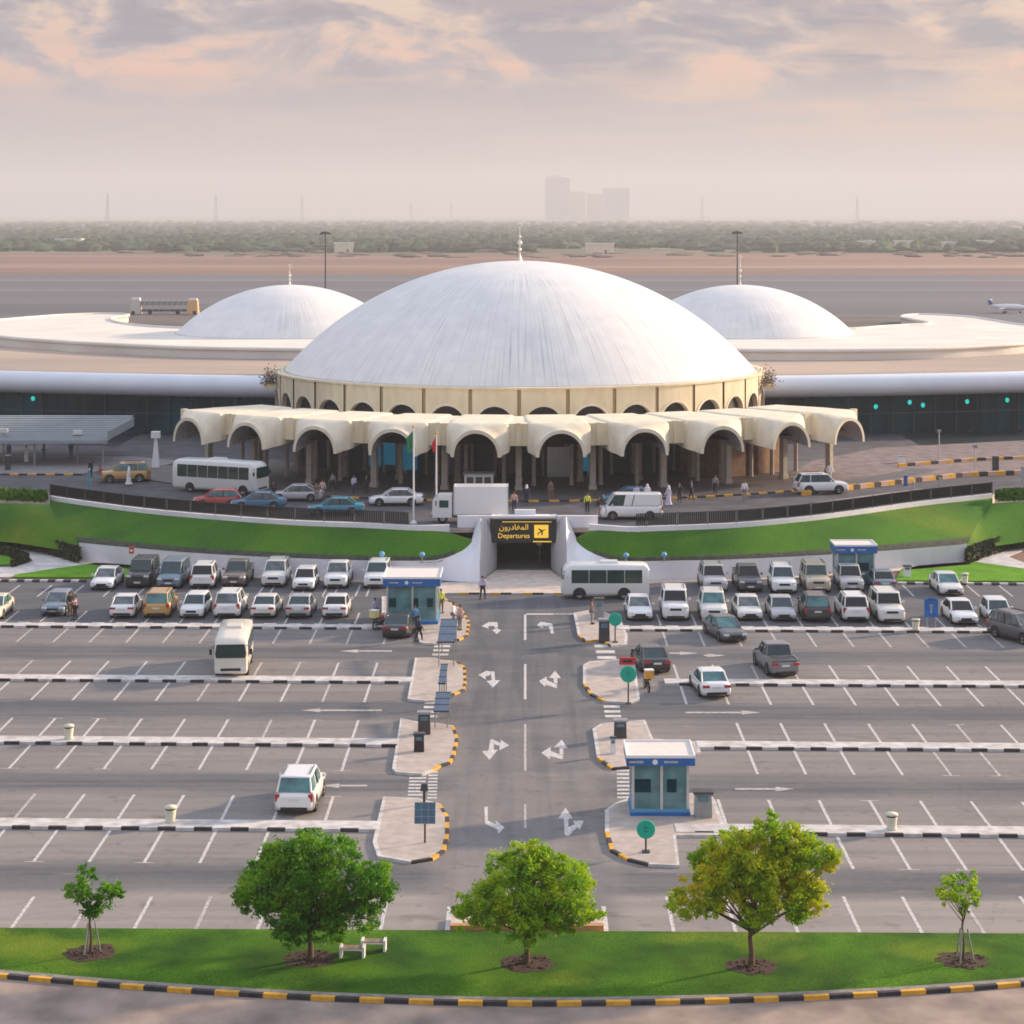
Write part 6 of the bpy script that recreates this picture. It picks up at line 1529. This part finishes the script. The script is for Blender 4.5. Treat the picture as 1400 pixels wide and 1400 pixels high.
def person_meshes(kind):
    if kind in POSES: return POSES[kind]
    V = pose_points(kind); names = list(V); idx = {n: i for i, n in enumerate(names)}
    E = [('pelvis', 'waist'), ('waist', 'chest'), ('chest', 'neck'), ('neck', 'neck2'), ('neck2', 'head'), ('head', 'crown'), ('pelvis', 'hl'), ('hl', 'kl'), ('kl', 'al'), ('al', 'tl'), ('pelvis', 'hr'), ('hr', 'kr'), ('kr', 'ar'), ('ar', 'tr'), ('chest', 'sl'), ('sl', 'el'), ('el', 'wl'), ('wl', 'pl'), ('chest', 'sr'), ('sr', 'er'), ('er', 'wr'), ('wr', 'pr')]
    rad = dict(pelvis=(.15, .11), waist=(.13, .10), chest=(.16, .11), neck=.06, neck2=.055, head=(.078, .095), crown=(.06, .07), hl=.09, kl=.06, al=.04, tl=(.04, .03), hr=.09, kr=.06, ar=.04, tr=(.04, .03), sl=.06, el=.042, wl=.028, pl=(.038, .022), sr=.06, er=.042, wr=.028, pr=(.038, .022))
    pts = [V[n] for n in names]; rr = [rad[n] for n in names]; ed = [(idx[a], idx[b]) for a, b in E]
    for s, w, pm in ((-1, 'wl', 'pl'), (1, 'wr', 'pr')):        # five fingers on each hand
        d = (V[pm] - V[w]).normalized(); side = Vector((0, 1, 0)).cross(d).cross(d).normalized() if abs(d.y) < .9 else Vector((0, 0, 1))
        for j, ln in enumerate((.075, .085, .08, .065)):
            k = len(pts); b0 = V[pm] + side * (-.027 + .018 * j) + d * .02; pts += [b0, b0 + d * ln * .55, b0 + d * ln + Vector((-s * .012, 0, 0))]; rr += [.0095, .009, .007]; ed += [(idx[pm], k), (k, k + 1), (k + 1, k + 2)]
        k = len(pts); b0 = V[w].lerp(V[pm], .5) + side * -.035; pts += [b0, b0 + side * -.02 + d * .045]; rr += [.011, .008]; ed += [(idx[w], k), (k, k + 1)]
    k = len(pts); hd = V['head']; pts += [hd + Vector((0, -.105, -.01))]; rr += [.013]; ed += [(idx['head'], k)]       # nose
    body = skin('person_body', pts, ed, rr, M_SKIN, 1, idx['pelvis'])
    def sub(ns, es, f, nm, extra=None):
        ii = {n: i for i, n in enumerate(ns)}; r_ = []
        for n in ns:
            q = rad[n]; q = (q, q) if isinstance(q, float) else q; r_.append((q[0] * f + .012, q[1] * f + .012))
        return skin(nm, [V[n] for n in ns], [(ii[a], ii[b]) for a, b in es], r_, M_WHITE, 1, 0)
    shirt = sub(['chest', 'waist', 'pelvis', 'neck', 'sl', 'el', 'sr', 'er', 'wl', 'wr'], [('chest', 'waist'), ('waist', 'pelvis'), ('chest', 'neck'), ('chest', 'sl'), ('sl', 'el'), ('chest', 'sr'), ('sr', 'er'), ('el', 'wl'), ('er', 'wr')], 1.06, 'shirt')
    trousers = sub(['pelvis', 'hl', 'kl', 'al', 'hr', 'kr', 'ar'], [('pelvis', 'hl'), ('hl', 'kl'), ('kl', 'al'), ('pelvis', 'hr'), ('hr', 'kr'), ('kr', 'ar')], 1.1, 'trousers')
    b = MB(); secs = [(1.40, .17, .12), (1.25, .19, .145), (1.02, .185, .15), (.7, .21, .19), (.35, .235, .23), (.08, .25, .25 + abs(V['al'].y - V['ar'].y) * .25)]
    b.loft([[Vector((math.cos(2 * PI * k / 14) * a, math.sin(2 * PI * k / 14) * c, z)) for k in range(14)] for z, a, c in secs], M_WHITE, caps=True); robe = b.mesh('robe')
    b = MB(); b.lathe([(.001, .115), (.06, .10), (.086, .05), (.09, 0), (.082, -.03)], M_HAIR, n=12, c=(0, .012, 1.645), sy=1.12); hair = b.mesh('hair')
    b = MB(); b.lathe([(.001, .13), (.075, .11), (.105, .04), (.11, -.03), (.13, -.17), (.16, -.22)], M_WHITE, n=12, c=(0, .03, 1.64)); scarf = b.mesh('headscarf')
    b = MB()
    for n in ('l', 'r'): b.box((V['t' + n].x, (V['t' + n].y + V['a' + n].y) / 2, .04), (.095, .27, .08), M_WHITE, taper=.8)
    shoes = b.mesh('shoes')
    b = MB()
    for sx in (-1, 1): b.ball((sx * .032, -.098, 1.635), .011, M_HAIR, 5); b.ball((sx * .085, 0, 1.61), .018, M_SKIN, 5, 1.4)
    b.box((0, -.098, 1.575), (.045, .012, .01), CLOTH['rose']); face = b.mesh('face')
    POSES[kind] = dict(body=body, shirt=shirt, trousers=trousers, robe=robe, hair=hair, scarf=scarf, shoes=shoes, face=face); return POSES[kind]
def person(label, x, y, z, kind='stand', top='white', bottom='navy', rz=0.0, robe=None, scarf=None, group=None, vest=None, s=1.0):
    p = P(x, y, z); m = person_meshes(kind); t = thing('person', label, 'person', (p.x, p.y, z), rz, group); t.scale = (s, s, s)
    def add(n, me, m_=None):
        o = link(n, me, t)
        if m_: o.material_slots[0].link = 'OBJECT'; o.material_slots[0].material = m_
        return o
    add('body', m['body']); add('face', m['face']); add('shoes', m['shoes'], CLOTH['black'])
    add('headscarf', m['scarf'], CLOTH[scarf]) if scarf else add('hair', m['hair'])
    add('shirt', m['shirt'], CLOTH[top])
    if robe: add('robe', m['robe'], CLOTH[robe])
    else: add('trousers', m['trousers'], CLOTH[bottom])
    return t
GZ = .0
person('man in a white shirt and dark trousers crossing the kerb before the underpass', 660, 819, 0, 'walk', 'lilac', 'black', R(160))
person('person in dark clothes standing beside the slate hatchback', 96, 842, 0, 'stand', 'black', 'brown', R(30))
person('person in brown with a bag arm raised near the slate hatchback', 103, 847, 0, 'point', 'rose', 'black', R(-60))
person('person in dark navy walking past the bonnet of the dark saloon by the left kiosk', 573, 877, 0, 'walk', 'navy', 'black', R(100))
person('person in a blue shirt close to the left kiosk window', 567, 862, .13, 'stand', 'blue', 'navy', R(200))
person('person in a yellow safety vest at the right side of the left kiosk', 603, 838, .13, 'stand', 'yellow', 'brown', R(20))
person('person in a white top near the kerb right of the left kiosk', 620, 857, .13, 'walk', 'white', 'grey', R(70))
person('person in a rose top right beside the one in white near the left kiosk', 629, 861, .13, 'stand', 'rose', 'grey', R(-50))
person('rider in a lilac shirt standing at the motorcycle with a yellow box', 513, 851, 0, 'stand', 'lilac', 'black', R(40))
person('person in brown leaning at the white wall beside the minibus', 908, 790, .1, 'stand', 'rose', 'brown', R(10))
person('person in grey next to the ticket machines of the upper right island', 809, 853, .13, 'stand', 'brown', 'grey', R(80))
GP = 'people on the forecourt and under the arcade'
for i, a in enumerate((
 ('man in a long white robe in the road left of the coach', 176, 663, 'walk', 'white', None, 'white', 'white', -90),
 ('man in a long white robe under the left entrance canopy', 36, 632, 'stand', 'white', None, 'white', None, 0),
 ('person in a pale blue shirt left of the robed man under the entrance canopy', 12, 628, 'stand', 'blue', 'grey', None, None, 40),
 ('person in grey under the middle of the left entrance canopy', 60, 627, 'walk', 'grey', 'blue', None, None, 80),
 ('person in a blue top at the right half of the entrance canopy', 97, 624, 'stand', 'blue', 'navy', None, None, 0),
 ('person in red near the front of the gold taxi', 137, 661, 'walk', 'red', 'grey', None, None, 60),
 ('person in a dark top left of the one in red near the taxi', 124, 652, 'stand', 'black', 'navy', None, None, 60),
 ('robed person in white to the right of the white van', 914, 691, 'walk', 'lilac', None, 'lilac', 'white', -60),
 ('dark-clothed person at the far right behind the white van', 929, 687, 'stand', 'black', 'black', None, None, 0),
 ('person in a yellow safety vest between the sign and the white van', 803, 702, 'stand', 'yellow', 'black', None, None, 10),
 ('person in black stretching an arm towards the white van', 818, 708, 'point', 'black', 'rose', None, None, 60),
 ('person in a lilac robe behind the roof of the white van', 870, 690, 'stand', 'lilac', None, 'lilac', None, 0),
 ('person in a white robe behind the rear of the white van', 885, 689, 'stand', 'white', None, 'white', 'white', 0),
 ('person in a white cap and dark coat above the barrier box', 720, 690, 'stand', 'navy', 'black', None, 'white', 0),
 ('person in a red and blue jacket beside the box truck rear', 703, 700, 'stand', 'rose', 'navy', None, None, 0),
 ('person in orange-brown at the central doors', 753, 683, 'stand', 'brown', 'brown', None, None, 30),
 ('person in a dark coat standing left of the green flag under the arcade', 501, 676, 'stand', 'black', 'black', None, None, 0),
 ('person in a lilac top left of the one in the dark coat under the arcade', 484, 676, 'walk', 'lilac', 'navy', None, None, 30),
 ('person in brown behind the rear of the silver saloon', 433, 686, 'stand', 'brown', 'grey', None, None, 0),
 ('person in pale rose behind the silver saloon, right of the one in brown', 441, 682, 'stand', 'rose', 'grey', None, None, 0),
 ('person in black beside a column right of the coach', 374, 684, 'stand', 'black', 'black', None, None, 0),
 ('person in dark grey near the second column left of the flags', 455, 672, 'walk', 'grey', 'black', None, None, -40),
 ('person in a white shirt by the kerb left of the white off-roader on the plaza', 1018, 684, 'stand', 'white', 'grey', None, None, 0),
 ('traffic marshal in white standing behind the white off-roader on the plaza', 1134, 658, 'stand', 'white', 'white', None, None, 0),
 ('person in navy right of the dark-clothed one under the right arcade', 945, 683, 'walk', 'navy', 'black', None, None, 70),
 ('person in grey at the columns behind the tan rooms', 978, 676, 'stand', 'grey', 'black', None, None, 0))):
    lb, x, y, kd, tp, bt, rb, sc, ang = a
    person(lb, x, y, FZ + .1, kd, tp, bt or 'grey', R(ang), robe=rb, scarf=sc, group=GP)

# ================================================================== FAR THINGS
# equipment on the apron behind the left wing
p = XD(225, 620); t = thing('passenger_steps', 'aircraft steps and loaders parked together on the apron behind the left roof', 'apron vehicle', (p.x, p.y, 0)); 
M_AP1 = mat('apron_cream', (.62, .56, .48), .6); M_AP2 = mat('apron_orange', (.75, .42, .18), .6)
b = MB(); b.box((-8.2, 0, 2.2), (3.2, 3, 4.0), M_AP1, taper=.8); b.box((-8.2, 0, 4.4), (2.4, 2.2, .8), M_WHITE); b.build('cab', t)
b = MB(); b.box((8.2, 0, 2.2), (3.2, 3, 3.8), M_AP2, taper=.85); b.box((8.2, 0, 4.3), (2.4, 2.2, .6), M_WHITE); b.build('rear_cab', t)
b = MB(); b.box((0, .3, 3.3), (13.6, 2.4, 1.3), M_GREY); b.box((0, .3, 1.2), (12.8, 2.0, .6), M_DGREY)
for k in range(9): b.tube((-6.4 + 1.6 * k, -.95, 1.2), (-5.2 + 1.6 * k, -.95, 4.2), .09, .09, M_AP1, 5)
b.build('truss', t)
for x in (-8.8, -4, 4, 8.8):
    b = MB(); b.lathe([(.001, -.3), (.55, -.3), (.6, 0), (.55, .3), (.001, .3)], M_TYRE, n=14, axis='Y'); o = b.build('wheel', t); o.location = (x, -1.2, .6)
p = P(1378, 428, 0); t = thing('small_aircraft', 'small white aircraft parked on the apron at the far right', 'aircraft', (p.x, p.y, 0), R(65))
b = MB(); b.loft([[Vector((math.cos(2 * PI * k / 12) * r, y, 1.7 + math.sin(2 * PI * k / 12) * r * 1.1 + dz)) for k in range(12)] for y, r, dz in ((-5.4, .1, -.2), (-4.6, .55, -.1), (-3, .85, 0), (0, .9, 0), (3, .6, .15), (5.4, .15, .45))], M_WHITE, caps=True); b.build('fuselage', t)
b = MB(); b.add([Vector((-7, .2, 1.5)), Vector((7, .2, 1.5)), Vector((7, 1.2, 1.5)), Vector((1, 1.6, 1.35)), Vector((-1, 1.6, 1.35)), Vector((-7, 1.2, 1.5))], [(0, 1, 2, 3, 4, 5)], M_WHITE); b.box((0, .9, 1.42), (13.6, .9, .12), M_WHITE); b.build('wing', t)
b = MB(); b.add([Vector((.08, 4, 2)), Vector((.08, 5.6, 2.1)), Vector((.08, 6.0, 4.0)), Vector((.08, 5.2, 4.0)), Vector((-.08, 4, 2)), Vector((-.08, 5.6, 2.1)), Vector((-.08, 6.0, 4.0)), Vector((-.08, 5.2, 4.0))], [(0, 1, 2, 3), (7, 6, 5, 4), (0, 3, 7, 4), (1, 5, 6, 2), (3, 2, 6, 7)], M_BLUE); b.box((0, 5.3, 3.8), (3.6, .8, .1), M_WHITE); b.build('tail', t)
for q in ((0, -3.6), (-1.3, .9), (1.3, .9)):
    b = MB(); b.lathe([(.001, -.1), (.28, -.1), (.28, .1), (.001, .1)], M_TYRE, n=12, axis='X'); b.tube((0, 0, 0), (0, 0, .8), .05, .05, M_GREY, 6); o = b.build('wheel', t); o.location = (q[0], q[1], .28)
# apron floodlight masts
for x, d, zt, lb in ((445, 560, 20.5, 'tall floodlight mast on the apron behind the left small dome'), (1008, 575, 20.5, 'tall floodlight mast on the apron behind the right small dome')):
    p = XD(x, d); t = thing('floodlight_mast', lb, 'mast', (p.x, p.y, 0)); b = MB(); b.tube((0, 0, 0), (0, 0, zt + 4), .26, .15, M_DGREY, 10); b.build('pole', t)
    b = MB(); b.lathe([(.3, 0), (1.2, .1), (1.2, .3), (.3, .4)], M_DGREY, n=14)
    for k in range(8): a_ = k * PI / 4; b.box((1.25 * math.cos(a_), 1.25 * math.sin(a_), -.15), (.45, .4, .4), M_DGREY, rz=a_)
    o = b.build('lamp_head', t); o.location = (0, 0, zt + 3.4)
# distant power pylons
M_PYL = mat('pylon_steel', (.16, .15, .17), .7)
GPY = 'power pylons on the horizon'
for i, (x, d, yt, lb) in enumerate(((147, 5200, 264, 'lone distant pylon nearest the left edge of the skyline'), (295, 5800, 266, 'distant pylon behind the left small dome'), (413, 6000, 267, 'distant pylon standing above the floodlight mast on the left'), (562, 6600, 277, 'small distant pylon left of the main spire, the farther left one'), (617, 6600, 277, 'small distant pylon left of the main spire, the nearer one'), (960, 6000, 270, 'distant pylon right of the faint towers'), (1172, 5800, 268, 'thin distant pylon right of the small right dome'))):
    p = XD(x, d); h = CAM_H + (HY - yt) * d / FPX; t = thing('power_pylon', lb, 'pylon', (p.x, p.y, 0), 0, GPY); b = MB()
    for sx in (-1, 1):
        for sy in (-1, 1): b.tube((sx * 4.2, sy * 4.2, 0), (sx * .5, sy * .5, h), .5, .4, M_PYL, 4)
    for k in range(6):
        f0, f1 = k / 6, (k + 1) / 6; w0, w1 = 4.2 - 3.7 * f0, 4.2 - 3.7 * f1
        b.tube((-w0, -w0, h * f0), (w1, -w1, h * f1), .3, .3, M_PYL, 4); b.tube((w0, -w0, h * f0), (-w1, -w1, h * f1), .3, .3, M_PYL, 4)
    b.build('lattice', t)
    b = MB()
    for q in (.72, .84, .96): b.tube((-7.5 + 3 * q, 0, h * q), (7.5 - 3 * q, 0, h * q), .45, .45, M_PYL, 4)
    b.build('cross_arms', t)
# faint towers, their concrete colour paled to add to the haze
M_TWR = mat('haze_paled_concrete', (.52, .47, .475), .8, var=.05)
for x0, x1, yt, d, lb, st_ in ((745, 779, 243, 9000, 'tallest faint tower on the hazy skyline with a raised crown', 1), (779, 800, 262, 9100, 'low faint block directly right of the tallest tower', 0), (802, 824, 265, 9150, 'faint stepped block in the middle of the hazy towers', 0), (824, 860, 257, 9000, 'broad faint block at the right end of the hazy towers', 0)):
    k = d / FPX; w_ = (x1 - x0) * k; h = CAM_H + (HY - yt) * k; p = XD((x0 + x1) / 2, d); t = thing('tower_block', lb, 'tower', (p.x, p.y, 0), 0, 'faint towers on the skyline')
    b = MB(); b.box((0, 0, h / 2), (w_, w_ * .7, h), M_TWR); b.build('wall', t)
    b = MB()
    for q in range(int(h / 8)): b.box((0, -w_ * .352, 6 + q * 8), (w_ * .9, .3, 2), M_DGREY)
    b.build('window_band', t)
    if st_:
        b = MB(); b.box((-w_ * .1, 0, h + 5), (w_ * .5, w_ * .4, 10), M_TWR); b.tube((-w_ * .1, 0, h + 10), (-w_ * .1, 0, h + 17), 1, .4, M_TWR, 6); b.build('crown_block', t)
# small pale buildings at the edge of the scrub
random.seed(21)
for i, (x, d, w_, h_, lb) in enumerate(((95, 1760, 22, 8, 'long pale shed in the scrub at the far left'), (470, 1600, 14, 7, 'small pale building in the scrub behind the left small dome'), (820, 1560, 20, 7, 'pale hut at the edge of the scrub right of the main spire'), (1185, 1620, 12, 8, 'pale cube building in the scrub, first from the right mast'), (1235, 1640, 14, 8, 'pale cube building in the scrub, second from the right mast'), (1300, 1630, 12, 7, 'pale cube building in the scrub, third from the right mast'), (1345, 1640, 14, 8, 'pale cube building in the scrub nearest the right edge'))):
    p = XD(x, d); t = thing('hut', lb, 'hut', (p.x, p.y, 0), R(random.uniform(-10, 10)), 'pale buildings in the scrub'); b = MB(); b.box((0, 0, h_ / 2), (w_, 8, h_), M_CREAM2); b.build('wall', t)
    b = MB(); b.box((0, 0, h_ + .3), (w_ + 1, 9, .6), M_WHITE); b.build('roof', t)
    b = MB(); b.box((w_ * .2, -4.05, 1.4), (1.6, .2, 2.8), M_DGREY); b.build('door', t)
# far woodland: countless crowns reading as one mass
def woodland(name, label, n, d0, d1, m_, seed, hmin, hmax):
    random.seed(seed); vs = []; fs = []
    for _ in range(n):
        u = random.random(); d = 1 / (1 / d0 + (1 / d1 - 1 / d0) * u); x = random.uniform(-.36, .36) * d
        if math.sin(x * .013 + d * .006) + math.sin(x * .005 - d * .013 + 1.3) + random.uniform(-1.1, 1.1) < -.5: continue
        r = random.uniform(3.2, 8.0) * (1 + d / 6000); h = random.uniform(hmin, hmax); k = len(vs); m = 7
        for j, (rr, zz) in enumerate(((.8, -.05), (1.0, .45), (.72, .8), (.2, 1.0))):
            for i in range(m):
                a = 2 * PI * i / m + j * .4; q = rr * random.uniform(.78, 1.2); vs.append((x + r * q * math.cos(a), d + r * q * math.sin(a), h * zz * random.uniform(.9, 1.08)))
        for j in range(3):
            for i in range(m): fs.append((k + j * m + i, k + j * m + (i + 1) % m, k + (j + 1) * m + (i + 1) % m, k + (j + 1) * m + i))
        fs.append(tuple(k + 3 * m + i for i in range(m)))
    b = MB(); b.add(vs, fs, m_); o = b.build(name); o['kind'] = 'stuff'; tag(o, label, 'woodland')
woodland('woodland', 'wide belt of grey-green trees between the airfield and the horizon', 9500, 1600, 7000, mat('far_foliage', (.055, .105, .035), .95, color2=(.016, .045, .018), scale=.009, detail=8), 31, 3, 9)
woodland('scattered_bushes', 'sparse low bushes over the reddish dirt at the airfield edge', 160, 1420, 1640, mat('dry_bush', (.17, .13, .09), .95, color2=(.12, .10, .065), scale=.02), 32, .8, 2.4)
# pale sand banks seen between the trees
random.seed(33); b = MB()
for _ in range(70):
    d = 1 / random.uniform(1 / 3800, 1 / 1580); x = random.uniform(-.3, .3) * d; w_ = random.uniform(20, 110); r = d * .006
    b.add([(x + w_ * math.cos(2 * PI * k / 12), d + r * math.sin(2 * PI * k / 12) * random.uniform(.7, 1.2), .12) for k in range(12)], [tuple(range(12))], mat('pale_clearing', (.40, .32, .25), .95, var=.15, scale=.02))
b.build('clearing', kind='structure')

# ================================================================== HAZE
b = MB(); b.box((0, 5960, 112), (19000, 12080, 236), M_WHITE); o = b.build('haze'); o['kind'] = 'stuff'
hz = bpy.data.materials.new('haze_air'); hz.use_nodes = True; nt = hz.node_tree
for n in list(nt.nodes): nt.nodes.remove(n)
out = nt.nodes.new('ShaderNodeOutputMaterial'); pv = nt.nodes.new('ShaderNodeVolumePrincipled')
pv.inputs['Color'].default_value = (.74, .76, .83, 1); pv.inputs['Density'].default_value = 1.8e-4; pv.inputs['Anisotropy'].default_value = .1
nt.links.new(pv.outputs[0], out.inputs['Volume']); o.data.materials.clear(); o.data.materials.append(hz)
o.visible_shadow = True
